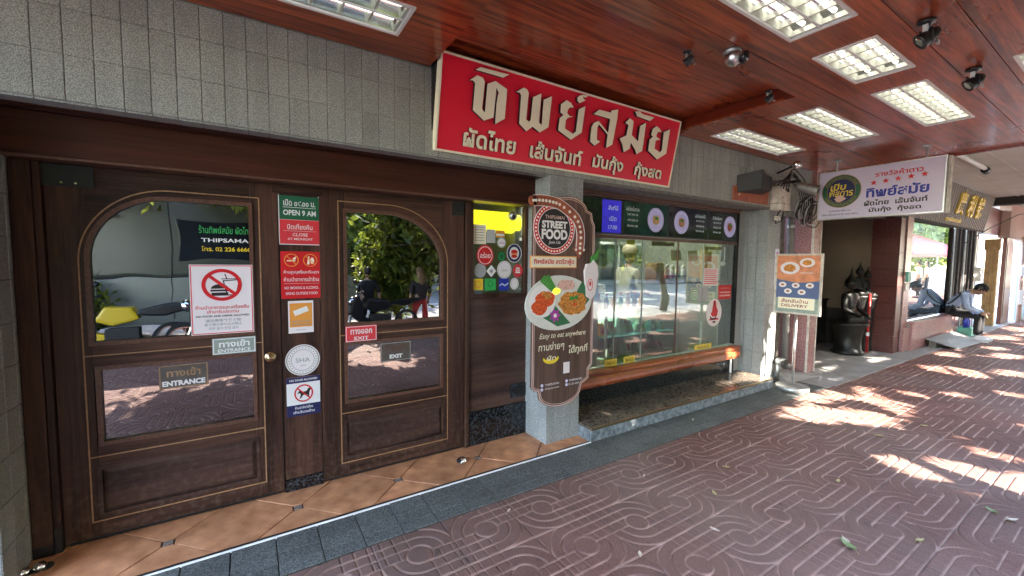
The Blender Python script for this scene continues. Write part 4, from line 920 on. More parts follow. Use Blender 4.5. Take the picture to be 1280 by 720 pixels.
# ------------------------------------------------------------------ timber ceiling (canopy) with recess and light fittings
ZC = 2.902
can = thing('canopy_ceiling', (2, -1.5, ZC), None, None); can['kind'] = 'structure'
FX = {'a': (-.46, .767, -.912, -.600), 'b': (1.39, 2.745, -2.140, -1.820), 'c': (3.09, 3.765, -2.120, -1.800), 'd': (4.105, 5.46, -2.100, -1.788),
      'e': (4.09, 5.43, -1.450, -1.133), 'f': (4.08, 5.45, -.785, -.482), 'g': (4.10, 5.45, -2.815, -2.500)}
REC = (1.072, 3.69, -1.44, -.317)
holes = list(FX.values()) + [REC]
x_lo, x_hi = -3.2, 7.08
planks = [-3.05, -2.452, -2.252, -1.62, -1.05, -.317]
ys = sorted(set(planks + [h[2] for h in holes] + [h[3] for h in holes])); ys = [y for y in ys if y <= -.316]
for y0, y1 in zip(ys[:-1], ys[1:]):
    g0 = .0022 if y0 in planks else 0; g1 = .0022 if y1 in planks else 0
    cuts = sorted([(h[0], h[1]) for h in holes if h[2] < (y0 + y1) / 2 < h[3]]); x = x_lo; segs = []
    for c in cuts:
        if c[0] > x: segs.append((x, c[0]))
        x = max(x, c[1])
    if x < x_hi: segs.append((x, x_hi))
    for a, b in segs:
        obj('ceiling_panel', MB().box(a, b, y0 + g0, y1 - g1, ZC, ZC + .018), 'mahogany', can)
zr = 3.012
for y0, y1 in zip([-1.44, -1.0, -.66], [-1.0, -.66, -.317]):
    obj('recess_panel', MB().box(REC[0], REC[1], y0 + .001, y1 - .001, zr, zr + .015), 'mahogany', can)
obj('recess_side', MB().box(REC[0] - .016, REC[0], REC[2], REC[3], ZC + .0185, zr + .015), 'mahogany_side', can)
obj('recess_side', MB().box(REC[1], REC[1] + .016, REC[2], REC[3], ZC + .0185, zr + .015), 'mahogany_side', can)
obj('recess_side', MB().box(REC[0], REC[1], REC[2] - .016, REC[2], ZC + .0185, zr + .015), 'mahogany_side', can)
obj('roof_slab', MB().box(-3.4, 7.1, -3.1, .1, 3.30, 3.45), 'concrete', can)
obj('edge_board', MB().box(-3.3, 7.1, -3.075, -3.052, 2.87, 3.30), 'mahogany_side', can)
obj('end_board', MB().box(7.082, 7.105, -3.06, -.1, 2.875, 3.30), 'mahogany_side', can)
where = {'a': 'nearest the camera', 'b': 'cut by the top edge of the photo', 'c': 'short square one between the long fittings',
         'd': 'long one beyond the square fitting in the outer row', 'e': 'middle one of the three parallel fittings above the pavement', 'f': 'beside the wall above the shop window', 'g': 'at the outer right edge of the ceiling'}
def fitting(k, x0, x1, y0, y1):
    t = thing('ceiling_light', ((x0 + x1) / 2, (y0 + y1) / 2, ZC), 'recessed louvred ceiling light, ' + where[k], 'ceiling light', 'louvred light fittings in the timber ceiling')
    fr = Fr((0, 0, ZC), X, Y)       # out = +z ; use negative n for below
    obj('rim', MB().band([(x0 - .004, y0 - .004), (x0 - .004, y1 + .004), (x1 + .004, y1 + .004), (x1 + .004, y0 - .004)], [(x0 + .014, y0 + .014), (x0 + .014, y1 - .014), (x1 - .014, y1 - .014), (x1 - .014, y0 + .014)], -.008, .02, fr), 'white_paint', t)
    obj('housing', MB().box(x0 + .002, x1 - .002, y0 + .002, y1 - .002, ZC + .085, ZC + .092).box(x0 + .002, x0 + .008, y0, y1, ZC, ZC + .09).box(x1 - .008, x1 - .002, y0, y1, ZC, ZC + .09), 'light_pan', t)
    xa, xb = x0 + .016, x1 - .016; ym = (y0 + y1) / 2
    for ya, yb_ in ((y0 + .015, ym - .006), (ym + .006, y1 - .015)):
        yc = (ya + yb_) / 2; hw = (yb_ - ya) / 2; prof = []
        for i in range(9):
            q = -1 + i / 4; prof.append((yc + hw * q, ZC + .004 + .068 * (1 - q ** 4)))
        vs = [(x, y, z) for x in (xa, xb) for y, z in prof]
        obj('reflector', MB().add(vs, [(i, i + 1, 9 + i + 1, 9 + i) for i in range(8)]), 'reflector', t, smooth=True)
        obj('tube_lamp', MB().tube([(xa + .03, yc, ZC + .045), (xb - .03, yc, ZC + .045)], .0135, 10), 'lamp_tube', t, smooth=True)
        nb = max(4, int((xb - xa) / .135)); m_ = MB()
        for i in range(nb + 1):
            x = xa + .01 + (xb - xa - .02) * i / nb
            m_.add([(x - .006, ya, ZC + .006), (x + .006, ya, ZC + .006), (x + .0015, ya, ZC + .036), (x - .0015, ya, ZC + .036), (x - .006, yb_, ZC + .006), (x + .006, yb_, ZC + .006), (x + .0015, yb_, ZC + .036), (x - .0015, yb_, ZC + .036)],
                   [(0, 1, 5, 4), (1, 2, 6, 5), (2, 3, 7, 6), (3, 0, 4, 7)])
        obj('louvre_blade', m_, 'louvre', t)
    obj('centre_bar', MB().box(xa, xb, ym - .0055, ym + .0055, ZC - .002, ZC + .05), 'white_paint', t)
for k, v in FX.items(): fitting(k, *v)
# dome camera
t = thing('security_camera', (2.56, -1.57, ZC), 'grey dome security camera on the timber ceiling', 'camera')
obj('base', MB().lathe((2.57, -1.57, ZC), [(.052, 0), (.055, -.012), (.045, -.03)], 24), 'dull_steel', t, smooth=True)
obj('housing', MB().sph((2.57, -1.58, ZC - .05), .052, 20, sz=.95), 'steel', t, smooth=True)
obj('lens_cover', MB().lathe((2.585, -1.63, ZC - .06), [(.036, .0), (.040, .012), (.030, .026), (.008, .036)], 20, ax=Vector((.35, -.85, -.35))), 'lens', t, smooth=True)
def spot(x, y, sc, label, aim):
    t = thing('spotlight', (x, y, ZC), label, 'spotlight', 'black spotlights on the timber ceiling')
    p = lambda a, b, c: (x + a * sc, y + b * sc, ZC + c * sc)
    obj('mount', MB().lathe((x, y, ZC), [(.035 * sc, 0), (.035 * sc, -.012 * sc), (.012 * sc, -.02 * sc)], 14), 'black_plastic', t, smooth=True)
    obj('arm', MB().box(*[x - .012 * sc, x - .006 * sc, y - .01 * sc, y + .01 * sc, ZC - .09 * sc, ZC - .01 * sc]).box(x + .03 * sc, x + .036 * sc, y - .01 * sc, y + .01 * sc, ZC - .09 * sc, ZC - .01 * sc), 'dull_steel', t)
    ax = Vector(aim).normalized()
    obj('lamp_head', MB().lathe(Vector(p(.012, 0, -.075)) - ax * .03 * sc, [(.018 * sc, -.02 * sc), (.03 * sc, 0), (.036 * sc, .05 * sc), (.038 * sc, .06 * sc), (.030 * sc, .058 * sc)], 16, ax=ax), 'black_plastic', t, smooth=True)
    obj('lamp_glass', MB().lathe(Vector(p(.012, 0, -.075)) + ax * .026 * sc, [(.029 * sc, 0), (.02 * sc, .004 * sc)], 14, ax=ax), 'chrome', t)
    lp = [p(.03 + .05 * math.sin(a), .03 * math.cos(a * .7), -.03 - .035 * (1 - math.cos(a))) for a in [q * .45 for q in range(15)]]
    obj('lamp_cable', MB().tube(lp, .004 * sc, 6), 'cable', t, smooth=True)
    obj('clip', MB().box(x + .045 * sc, x + .075 * sc, y - .035 * sc, y - .025 * sc, ZC - .1 * sc, ZC - .085 * sc), 'steel', t)
spot(2.35, -1.41, .75, 'small black spotlight beside the grey dome camera', (-.2, .7, -.5))
spot(3.39, -1.38, .75, 'small black spotlight at the corner of the ceiling recess', (-.2, .7, -.5))
spot(3.13, -2.32, 1.15, 'larger black clamp spotlight near the square light fitting', (-.3, .6, -.5))
spot(4.14, -2.32, 1.15, 'larger black clamp spotlight beyond the outer row of light fittings', (-.3, .6, -.5))

# ------------------------------------------------------------------ shop window bay
wf = thing('shop_window', (4.1, 0, .31), 'wide shop window under four menu screens with timber rail', 'shop window')
obj('head_frame', MB().box(2.49, 5.49, -.06, .05, 2.255, 2.283).box(2.49, 5.49, -.03, .05, 2.235, 2.255), 'moulding', wf, bevel=.003)
obj('transom', MB().box(2.49, 5.49, -.02, .05, 1.828, 1.862), 'moulding', wf, bevel=.004)
for x, w, mt in ((3.232, .012, 'grey_green'), (3.66, .010, 'grey_green'), (4.262, .012, 'moulding'), (4.765, .010, 'grey_green')):
    obj('mullion', MB().box(x, x + w, -.006, .012, .50, 1.828), mt, wf)
xs = [2.49, 3.232, 3.66, 4.262, 4.765, 5.49]
for a, b in zip(xs[:-1], xs[1:]): obj('glass_pane', MB().box(a + .012, b - .001, .0, .004, .50, 1.828), 'shop_glass', wf)
obj('sill_frame', MB().box(2.49, 5.49, -.03, .04, .475, .50), 'grey_green', wf, bevel=.004)
rl = [( -.015, .335), (-.075, .318), (-.112, .332), (-.124, .365), (-.118, .40), (-.10, .432), (-.125, .452), (-.118, .478), (-.09, .490), (-.0, .490), (0, .335)]
vs = [(x, y, z) for x in (2.492, 5.482) for y, z in rl]; n = len(rl)
obj('timber_rail', MB().add(vs, [(i, (i + 1) % n, n + (i + 1) % n, n + i) for i in range(n)] + [tuple(range(n - 1, -1, -1)), tuple(range(n, 2 * n))]), 'rail_wood', wf, bevel=.004)
obj('granite_base', MB().box(2.49, 5.49, .0, .05, .125, .335), 'black_granite', wf)
obj('rail_support', MB().tube([(5.38, -.06, .13), (5.38, -.06, .33)], .013, 8), 'white_plastic', wf)
tx = ['food', 'noodles', 'plates']
def screen(x0, x1, label, kind):
    t = thing('menu_screen', ((x0 + x1) / 2, 0, 1.87), label, 'menu screen', 'menu screens above the shop window')
    fr = FY(-.012)
    obj('bezel', MB().box(x0, x1, 1.868, 2.230, -.05, 0, fr=fr), 'black_plastic', t, bevel=.003)
    obj('display', MB().box(x0 + .012, x1 - .012, 1.882, 2.218, 0, .001, fr=fr), 'screen_teal' if kind in (1,) else 'screen_dark', t)
    w = x1 - x0
    if kind == 0:
        obj('blue_block', MB().box(x0 + .52, x1 - .02, 1.885, 2.215, .001, .0015, fr=fr), 'screen_blue', t)
        obj('menu_lettering', MB().text('สั่งที่นี่', x1 - .14, 2.14, .14, .05, .0015, .0022, fr).text('เปิด', x1 - .14, 2.03, .10, .05, .0015, .0022, fr).text('17:00', x1 - .14, 1.94, .12, .04, .0015, .0022, fr), 'text_screen', t)
    else:
        px = {1: .70, 2: .30, 3: .72}[kind]; u = x0 + w * px
        obj('plate_picture', MB().ell(u, 2.055, .135, .135, .001, .0015, fr), 'plate_screen', t)
        obj('plate_well', MB().ring(u, 2.055, .105, .105, .004, .0015, .0019, fr), 'grey_print', t)
        obj('food_picture', MB().prism(lump(u, 2.055, .06, .055, 0, fr, kind), .0019, .0026, fr), {1: 'yellow_wood', 2: 'brown_bag', 3: 'orange_plate'}[kind], t)
        obj('garnish_picture', MB().prism(lump(u + .01, 2.075, .028, .018, 0, fr, kind + 5), .0026, .003, fr), 'herb_green', t)
        tu = x0 + w * {1: .20, 2: .78, 3: .28}[kind]
        m_ = MB().text({1: 'ผัดไทยโบราณ', 2: 'ผัดไทยห่อไข่', 3: 'น้ำส้มคั้นสด'}[kind], tu, 2.15, .20, .045, .001, .0018, fr)
        for i, s_ in enumerate(['PAD THAI 120', 'WITH EGG 140', 'PRAWN 180']): m_.text(s_, tu, 2.09 - i * .06, .16, .022, .001, .0018, fr)
        obj('menu_lettering', m_, 'text_screen', t)
screen(2.50, 3.312, 'menu screen with bright blue block, nearest the food board', 0)
screen(3.318, 4.064, 'menu screen with a plate of noodles at its right side', 1)
screen(4.070, 4.826, 'menu screen with a plate at its left side, third along', 2)
screen(4.832, 5.484, 'menu screen farthest along, beside the dark jamb', 3)
F2 = FY(-.0015)
t = thing('paper_notice', (4.94, 0, 1.4), 'white printed paper notice stuck on the shop window', 'notice')
obj('sheet', MB().box(4.78, 5.105, 1.297, 1.518, 0, .001, fr=F2), 'pinkish_white', t)
obj('print_lines', lines([(1.49 - .024 * i, .009, .08, .92 - .1 * (i % 3 == 2)) for i in range(8)], 4.78, 5.105, F2), 'pink_red_print', t)
t = thing('logo_sticker', (4.70, 0, 1.19), 'pale sticker with green spiral logo on the shop window', 'sticker')
obj('sheet', MB().box(4.53, 4.895, 1.102, 1.281, 0, .001, fr=F2), 'building_pale', t)
obj('disc', MB().ell(4.62, 1.19, .085, .082, .001, .0014, F2), 'pinkish_white', t)
obj('spiral', MB().ring(4.62, 1.19, .082, .08, .014, .0014, .002, F2).ring(4.62, 1.19, .052, .05, .012, .0014, .002, F2).ring(4.62, 1.185, .026, .025, .010, .0014, .002, F2), 'bright_green', t)
t = thing('dark_red_sticker', (5.27, 0, 1.2), 'dark red sticker with pale lines at the right of the shop window', 'sticker')
obj('sheet', MB().box(5.125, 5.412, 1.112, 1.298, 0, .001, fr=F2), 'red_print', t)
obj('lettering', MB().text('อร่อยทุกวัน', 5.268, 1.255, .20, .03, .001, .002, F2).box(5.15, 5.39, 1.195, 1.21, .001, .002, fr=F2).box(5.15, 5.39, 1.15, 1.17, .001, .002, fr=F2), 'board_frame_pink', t)
t = thing('oval_sticker', (5.04, 0, .94), 'white oval sticker with a red figure on the shop window', 'sticker')
obj('oval', MB().ell(5.045, .945, .165, .178, 0, .001, F2, k=36), 'pinkish_white', t)
obj('red_figure', MB().prism([(5.01, 1.02), (5.03, 1.08), (5.07, 1.08), (5.09, 1.02), (5.13, .96), (5.11, .90), (5.02, .89), (4.97, .93), (5.0, .97)], .001, .002, F2).ell(5.05, 1.075, .028, .03, .001, .002, F2, k=14), 'red_print', t)
obj('black_mark', MB().band(arc(5.03, .90, .075, 180, 350, 10, .045), arc(5.03, .905, .055, 180, 350, 10, .028), .002, .0026, F2, 0, False).ell(5.05, .825, .035, .012, .001, .002, F2), 'black_print', t)
obj('red_stripe', MB().box(4.945, 5.145, .850, .872, .001, .0022, fr=F2), 'red_print', t)
for i, (a, b, c, d, s_) in enumerate(((3.085, 3.262, .440, .510, 'leftmost, above the rail behind the food board'), (3.362, 3.535, .442, .512, 'second from the left, low on the window'), (4.612, 4.96, .450, .512, 'widest, at the right end of the rail'))):
    fz = Fr((0, -.034, .055)); t = thing('gold_label', ((a + b) / 2, -.03, .5), 'small gold label on the window sill, ' + s_, 'label', 'gold labels along the window sill')
    obj('plate', MB().box(a, b, c, d, 0, .002, fr=fz), 'gold_paint', t)
    obj('lettering', MB().text('ทิพย์สมัย', (a + b) / 2, (c + d) / 2, (b - a) * .7, .04, .002, .003, fz), 'black_print', t)

# ------------------------------------------------------------------ inside the shop
rm = MB().box(2.3, 8, 3.2, 3.3, -.1, 3).box(2.05, 2.10, .1, 3.3, -.1, 3).box(5.62, 5.70, .2, 3.3, -.1, 3).box(2.05, 5.7, .1, 3.3, 2.75, 2.8).box(2.05, 5.7, .08, 3.3, -.05, -.02)
struct('shop_interior', rm, 'interior_wall')
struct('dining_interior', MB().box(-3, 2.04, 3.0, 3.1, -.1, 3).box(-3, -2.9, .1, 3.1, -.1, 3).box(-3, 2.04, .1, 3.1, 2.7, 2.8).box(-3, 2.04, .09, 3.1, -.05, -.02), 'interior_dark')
kl = thing('interior_lamp', (3.9, 1.2, 2.7), 'long lit tube lamp on the ceiling inside the shop', 'lamp')
obj('tube', MB().box(2.9, 5.2, 1.1, 1.3, 2.66, 2.70), 'lamp_tube', kl)
M('lamp_tube')  # the kitchen is lit: an own stronger tube
plain('kitchen_tube', (.95, .97, .92), .4, emit=2.2); kl.children[0].data.materials[0] = M('kitchen_tube')
t = thing('serving_counter', (3.9, .6, 0), 'white serving counter seen through the shop window', 'counter')
obj('worktop', MB().box(2.60, 4.95, .80, 1.12, 1.02, 1.055), 'kitchen_white', t, bevel=.004)
obj('front_panel', MB().box(2.62, 3.22, .82, 1.1, .0, 1.02).box(3.23, 4.93, .82, 1.1, 0, 1.02), 'kitchen_white', t)
obj('menu_card', MB().box(3.06, 3.22, .70, .71, .50, .86), 'navy_print', t)
t = thing('display_case', (3.86, .4, .45), 'glass display case of packaged food with teal shelf edges', 'display case')
obj('case_body', MB().box(3.26, 4.48, .14, .80, .42, .50).box(3.26, 4.48, .78, .80, .5, 1.0), 'kitchen_white', t)
obj('shelf', MB().box(3.27, 4.47, .16, .78, .735, .745), 'teal_glass', t); obj('case_lamp', MB().box(3.3, 4.44, .70, .73, .965, .985), 'case_tube', t); obj('white_tray', MB().box(3.26, 4.48, .42, .80, 1.0, 1.012), 'kitchen_white', t)
obj('shelf_edge', MB().box(3.27, 4.47, .150, .162, .728, .750), 'mint', t)
obj('case_post', MB().box(4.47, 4.50, .125, .15, .42, 1.0).box(3.25, 3.275, .125, .15, .42, 1.0), 'white_plastic', t)
obj('case_glass', MB().box(3.275, 4.47, .13, .134, .5, 1.0), 'case_glass', t)
pk = ['herb_green', 'teal_glass', 'kitchen_white', 'brown_bag', 'cream', 'grey_green', 'orange_print', 'mint', 'food_pink']
rr = random.Random(4); kinds = []
names = {'herb_green': 'green', 'teal_glass': 'teal', 'kitchen_white': 'white', 'brown_bag': 'brown', 'cream': 'cream', 'grey_green': 'grey green', 'orange_print': 'orange', 'mint': 'mint', 'food_pink': 'pink'}
for sh, z in (('lower', .50), ('upper', .746)):
    for i in range(11):
        x = 3.30 + i * .105; mt = rr.choice(pk); h = rr.uniform(.09, .20); y = rr.uniform(.2, .4)
        t = thing('food_package', (x, y, z), f'{names[mt]} food package on the {sh} shelf inside the glass display case', 'package', f'{names[mt]} packages on the {sh} shelf of the display case')
        obj('pack', MB().add([(x, y, z), (x + .09, y, z), (x + .09, y + .12, z), (x, y + .12, z), (x + .008, y + .05, z + h), (x + .082, y + .05, z + h), (x + .082, y + .075, z + h), (x + .008, y + .075, z + h)],
            [(0, 1, 5, 4), (1, 2, 6, 5), (2, 3, 7, 6), (3, 0, 4, 7), (4, 5, 6, 7)]), mt, t, bevel=.006)
        obj('pack_label', MB().add([(x + .02, y + .009, z + h * .22), (x + .07, y + .009, z + h * .22), (x + .066, y + .031, z + h * .66), (x + .024, y + .031, z + h * .66)], [(0, 1, 2, 3)]), rr.choice(['white_print', 'yellow_print', 'red_print', 'cream']), t)
t = thing('white_post', (3.03, .1, .5), 'white upright post just behind the left part of the shop window', 'post')
obj('post', MB().box(3.00, 3.07, .06, .12, .5, 2.4), 'white_plastic', t, bevel=.003)
t = thing('glass_screen', (4, 1.6, 1.06), 'glass partition with white frame behind the cook', 'partition')
obj('frame', MB().box(2.7, 5.5, 1.60, 1.63, 1.86, 1.90).box(4.98, 5.01, 1.6, 1.63, 1.06, 1.9).box(2.7, 2.74, 1.6, 1.63, 1.06, 1.9), 'white_plastic', t)
obj('glass_sheet', MB().box(2.74, 5.5, 1.61, 1.614, 1.06, 1.86), 'case_glass', t)
t = thing('kitchen_shelf', (4, 2.9, 1), 'steel kitchen shelving against the back wall of the shop', 'shelf')
for z in (1.1, 1.5, 1.95): obj('shelf', MB().box(2.9, 5.5, 2.75, 3.15, z, z + .03), 'steel', t)
obj('upright', MB().box(2.9, 2.93, 2.75, 3.15, 0, 2.3).box(4.2, 4.23, 2.75, 3.15, 0, 2.3).box(5.47, 5.5, 2.75, 3.15, 0, 2.3), 'steel', t)
for i in range(14):
    x = 2.98 + i * .178; z = (1.13, 1.53, 1.98)[i % 3]; h = rr.uniform(.12, .26)
    tc_ = rr.choice(['kitchen_white', 'grey_green', 'brown_bag', 'dark_wall', 'teal_glass']); tn = {'kitchen_white': 'white', 'grey_green': 'grey green', 'brown_bag': 'brown', 'dark_wall': 'black', 'teal_glass': 'teal'}[tc_]; sn = ('lowest', 'middle', 'top')[i % 3]
    t = thing('storage_tub', (x, 2.9, z), f'{tn} storage tub on the {sn} kitchen shelf at the back of the shop', 'tub', f'{tn} tubs on the {sn} kitchen shelf')
    obj('tub', MB().lathe((x, 2.92, z), [(.055, 0), (.065, h), (.068, h + .01)], 12), tc_, t, smooth=True)
    obj('tub_lid', MB().lathe((x, 2.92, z + h), [(.07, .01), (.07, .03)], 12), rr.choice(['red_print', 'white_plastic', 'grey_print']), t)
for i in range(7):
    x = 2.75 + i * .21; z = 1.055; n_ = 2 + i % 3
    for k in range(n_):
        t = thing('foam_box', (x, .95, z + k * .06), 'white foam takeaway box stacked on the serving counter behind the glass', 'box', 'stacks of white foam boxes on the counter')
        obj('box_shell', MB().box(x, x + .17, .86, 1.02, z + k * .06, z + k * .06 + .055), 'kitchen_white' if k % 2 else 'cream', t, bevel=.01)
for i in range(9):
    x = 3.30 + i * .125; cm = ['orange_print', 'herb_green', 'brown_bag', 'dark_wall'][i % 4]; cn = ['orange', 'green', 'brown', 'dark'][i % 4]
    t = thing('sauce_bottle', (x, .55, 1.012), cn + ' sauce bottle in the row on top of the display case', 'bottle', cn + ' sauce bottles on the display case')
    obj('bottle', MB().lathe((x, .55, 1.012), [(.028, 0), (.030, .10), (.012, .14), (.012, .17)], 10), cm, t, smooth=True); obj('cap', MB().lathe((x, .55, 1.18), [(.014, 0), (.014, .02)], 8), 'red_print', t)
for i, x in enumerate((3.3, 4.0, 4.9)):
    t = thing('pendant_lamp', (x, 1.5, 2.3), ['left', 'middle', 'right'][i] + ' enamel pendant lamp hanging in the kitchen', 'lamp')
    obj('shade', MB().lathe((x, 1.5, 2.05), [(.13, 0), (.11, .05), (.03, .12), (.02, .15)], 16), 'dark_wall', t, smooth=True); obj('cord', MB().tube([(x, 1.5, 2.2), (x, 1.5, 2.75)], .006, 6), 'cable', t)
for i in range(6):
    x = 2.3 + i * .62; t = thing('wall_poster', (x, 3.19, 2.0), ['red', 'cream', 'green', 'white', 'orange', 'blue'][i] + ' poster high on the back wall of the kitchen', 'poster')
    obj('sheet', MB().box(x, x + .42, 3.18, 3.195, 2.05, 2.55), ['red_print', 'cream', 'green_print', 'white_print', 'orange_print', 'blue_print'][i], t); obj('inset', MB().box(x + .05, x + .37, 3.172, 3.179, 2.15, 2.42), 'brown_bag', t)
t = thing('wall_television', (4.3, .9, 1.6), 'dark framed screen hanging behind the window glass', 'television')
obj('casing', MB().box(4.95, 5.95, 1.9, 1.96, 1.30, 1.86), 'black_plastic', t, bevel=.006); obj('display', MB().box(5.02, 5.88, 1.896, 1.90, 1.50, 1.80), 'greenish_board', t)
# hanging brown striped bags, cards, toys just behind the glass at the right
for i in range(5):
    x = 4.02 + i * .045; t = thing('paper_bag', (x, .12 + i * .02, 1.36), 'brown striped paper bag standing in a row behind the window glass', 'bag', 'row of brown striped paper bags')
    obj('bag', MB().box(x, x + .035, .10 + i * .015, .26 + i * .015, 1.345, 1.57 + .01 * (i % 2)), 'brown_bag', t, bevel=.004)
    obj('stripe', MB().box(x + .008, x + .012, .098 + i * .015, .10 + i * .015, 1.35, 1.56).box(x + .022, x + .026, .098 + i * .015, .10 + i * .015, 1.35, 1.56), 'pinkish_white', t)
t = thing('goods_shelf', (4.5, .2, 1.32), 'narrow shelf behind the glass carrying bags and ornaments', 'shelf')
obj('shelf', MB().box(3.98, 5.45, .06, .34, 1.325, 1.343), 'moulding', t, bevel=.002)
for i, (x, c1, c2, nm) in enumerate(((4.32, 'food_pink', 'pink_red_print', 'pink and red'), (4.42, 'white_plastic', 'magenta_print', 'white and magenta'), (4.52, 'cream', 'mint', 'cream and mint'), (4.64, 'white_plastic', 'grey_green', 'white and grey green'))):
    t = thing('gift_ornament', (x, .18, 1.343), f'{nm} ornament standing on the goods shelf behind the glass', 'ornament')
    obj('body', MB().lathe((x, .18, 1.343), [(.03, 0), (.042, .04), (.025, .10), (.03, .13), (.02, .165)], 12), c1, t, smooth=True)
    obj('head', MB().sph((x, .18, 1.53), .03, 12), 'pinkish_white', t, smooth=True); obj('sash', MB().lathe((x, .18, 1.40), [(.041, 0), (.036, .03)], 12), c2, t)
for x, zz in ((4.34, 1.66), (4.68, 1.66)):
    t = thing('hanging_card', (x, .16, zz), 'tilted cream card propped behind the glass, ' + ('left one' if x < 4.5 else 'right one'), 'card')
    obj('card', MB().box(0, .20, 0, .13, 0, .004, fr=Fr((x, .14, zz - .06), Vector((1, 0, .08)), Vector((-.08, .15, 1)))), 'cream', t)
for i, (a, b, s_) in enumerate(((3.42, 3.55, 'plain gold'), (3.82, 4.22, 'cream lettered'))):
    t = thing('header_label', ((a + b) / 2, .02, 1.8), f'{s_} strip under the transom of the shop window', 'label')
    obj('strip', MB().box(a, b, 1.772, 1.822, .0, .003, fr=FY(.02)), 'gold_paint' if i == 0 else 'gold_inlay', t)
    if i: obj('lettering', MB().text('ทิพย์สมัย ผัดไทย', (a + b) / 2, 1.797, .34, .04, .003, .005, FY(.02)), 'pinkish_white', t)
t = thing('wall_shrine', (5.2, .2, 1.35), 'small timber shrine with gold figures in the right corner of the window', 'shrine')
obj('post', MB().box(5.02, 5.08, .14, .2, 1.35, 1.80), 'yellow_wood', t); obj('beam', MB().box(5.02, 5.44, .14, .20, 1.76, 1.80), 'yellow_wood', t, bevel=.003)
obj('picture', MB().box(5.14, 5.30, .22, .235, 1.60, 1.74), 'orange_plate', t, bevel=.004)
for i, x in enumerate((5.14, 5.24, 5.35)):
    obj('figure', MB().lathe((x, .2, 1.345), [(.04, 0), (.045, .03), (.02, .09), (.028, .13), (.01, .17)], 10), ['gold_paint', 'brown_bag', 'gold_paint'][i], t, smooth=True)
t = thing('hanging_ladle', (5.38, .1, 1.7), 'white hanging ladle at the right of the shop window', 'ladle')
obj('handle', MB().tube([(5.40, .10, 1.80), (5.40, .10, 1.64), (5.385, .10, 1.60)], .008, 8), 'white_plastic', t); obj('bowl', MB().sph((5.375, .10, 1.575), .032, 12), 'white_plastic', t, smooth=True)

# ------------------------------------------------------------------ people
def bridge_body(name, joints, edges, parts, root, sub=2):
    """grow one continuous skinned body, then colour its faces by the nearest bone"""
    ks = list(joints); me = bpy.data.meshes.new(name); me.from_pydata([joints[k][0] for k in ks], [(ks.index(a), ks.index(b)) for a, b in edges], [])
    o = bpy.data.objects.new(name, me); COL.objects.link(o)
    sk_ = o.modifiers.new('skin', 'SKIN'); sk_.use_smooth_shade = True
    for i, k in enumerate(ks):
        r = joints[k][1]; me.skin_vertices[0].data[i].radius = r if isinstance(r, tuple) else (r, r)
        me.skin_vertices[0].data[i].use_root = (i == 0)
    sd = o.modifiers.new('subdivision', 'SUBSURF'); sd.levels = sub; sd.render_levels = sub
    bpy.context.view_layer.update(); dg = bpy.context.evaluated_depsgraph_get()
    new = bpy.data.meshes.new_from_object(o.evaluated_get(dg)); bpy.data.objects.remove(o)
    mats = sorted(set(parts.values())); new.materials.clear()
    for m in mats: new.materials.append(M(m))
    seg = [(Vector(joints[a][0]), Vector(joints[b][0]), parts.get((a, b), parts.get('*'))) for a, b in edges]
    for p in new.polygons:
        c = p.center; best = min(seg, key=lambda s: (c - (s[0] + (s[1] - s[0]) * max(0, min(1, (c - s[0]).dot(s[1] - s[0]) / max(1e-9, (s[1] - s[0]).length_squared))))).length)
        p.material_index = mats.index(best[2]); p.use_smooth = True
    b = wl(root)
    for v in new.vertices: v.co -= b
    q = bpy.data.objects.new(name, new); COL.objects.link(q); q.parent = root
    return q
def hand(root, w, d, side, mat='skin', curl=.6, s=1.0):
    """a hand of palm, four bent fingers and a thumb at wrist w pointing along d"""
    d = Vector(d).normalized(); sd = Vector(side); sd = (sd - d * sd.dot(d)).normalized(); nn = d.cross(sd); m_ = MB(); w = Vector(w)
    m_.tube([w, w + d * .035 * s, w + d * .085 * s], [.022 * s, .034 * s, .036 * s], 10)
    for i, ln in enumerate((.068, .078, .072, .056)):
        b = w + d * .08 * s + sd * (-.027 + .018 * i) * s; p = [b]; dd = d.copy()
        for k in range(3):
            dd = (dd + nn * curl * .5).normalized(); p.append(p[-1] + dd * ln * s / 3)
        m_.tube(p, [.0095 * s, .009 * s, .0082 * s, .006 * s], 6)
    b = w + d * .03 * s - sd * .03 * s; m_.tube([b, b - sd * .02 * s + d * .02 * s, b - sd * .028 * s + d * .048 * s + nn * .01 * s], [.012 * s, .0105 * s, .008 * s], 6)
    return obj('hand', m_, mat, root, smooth=True)
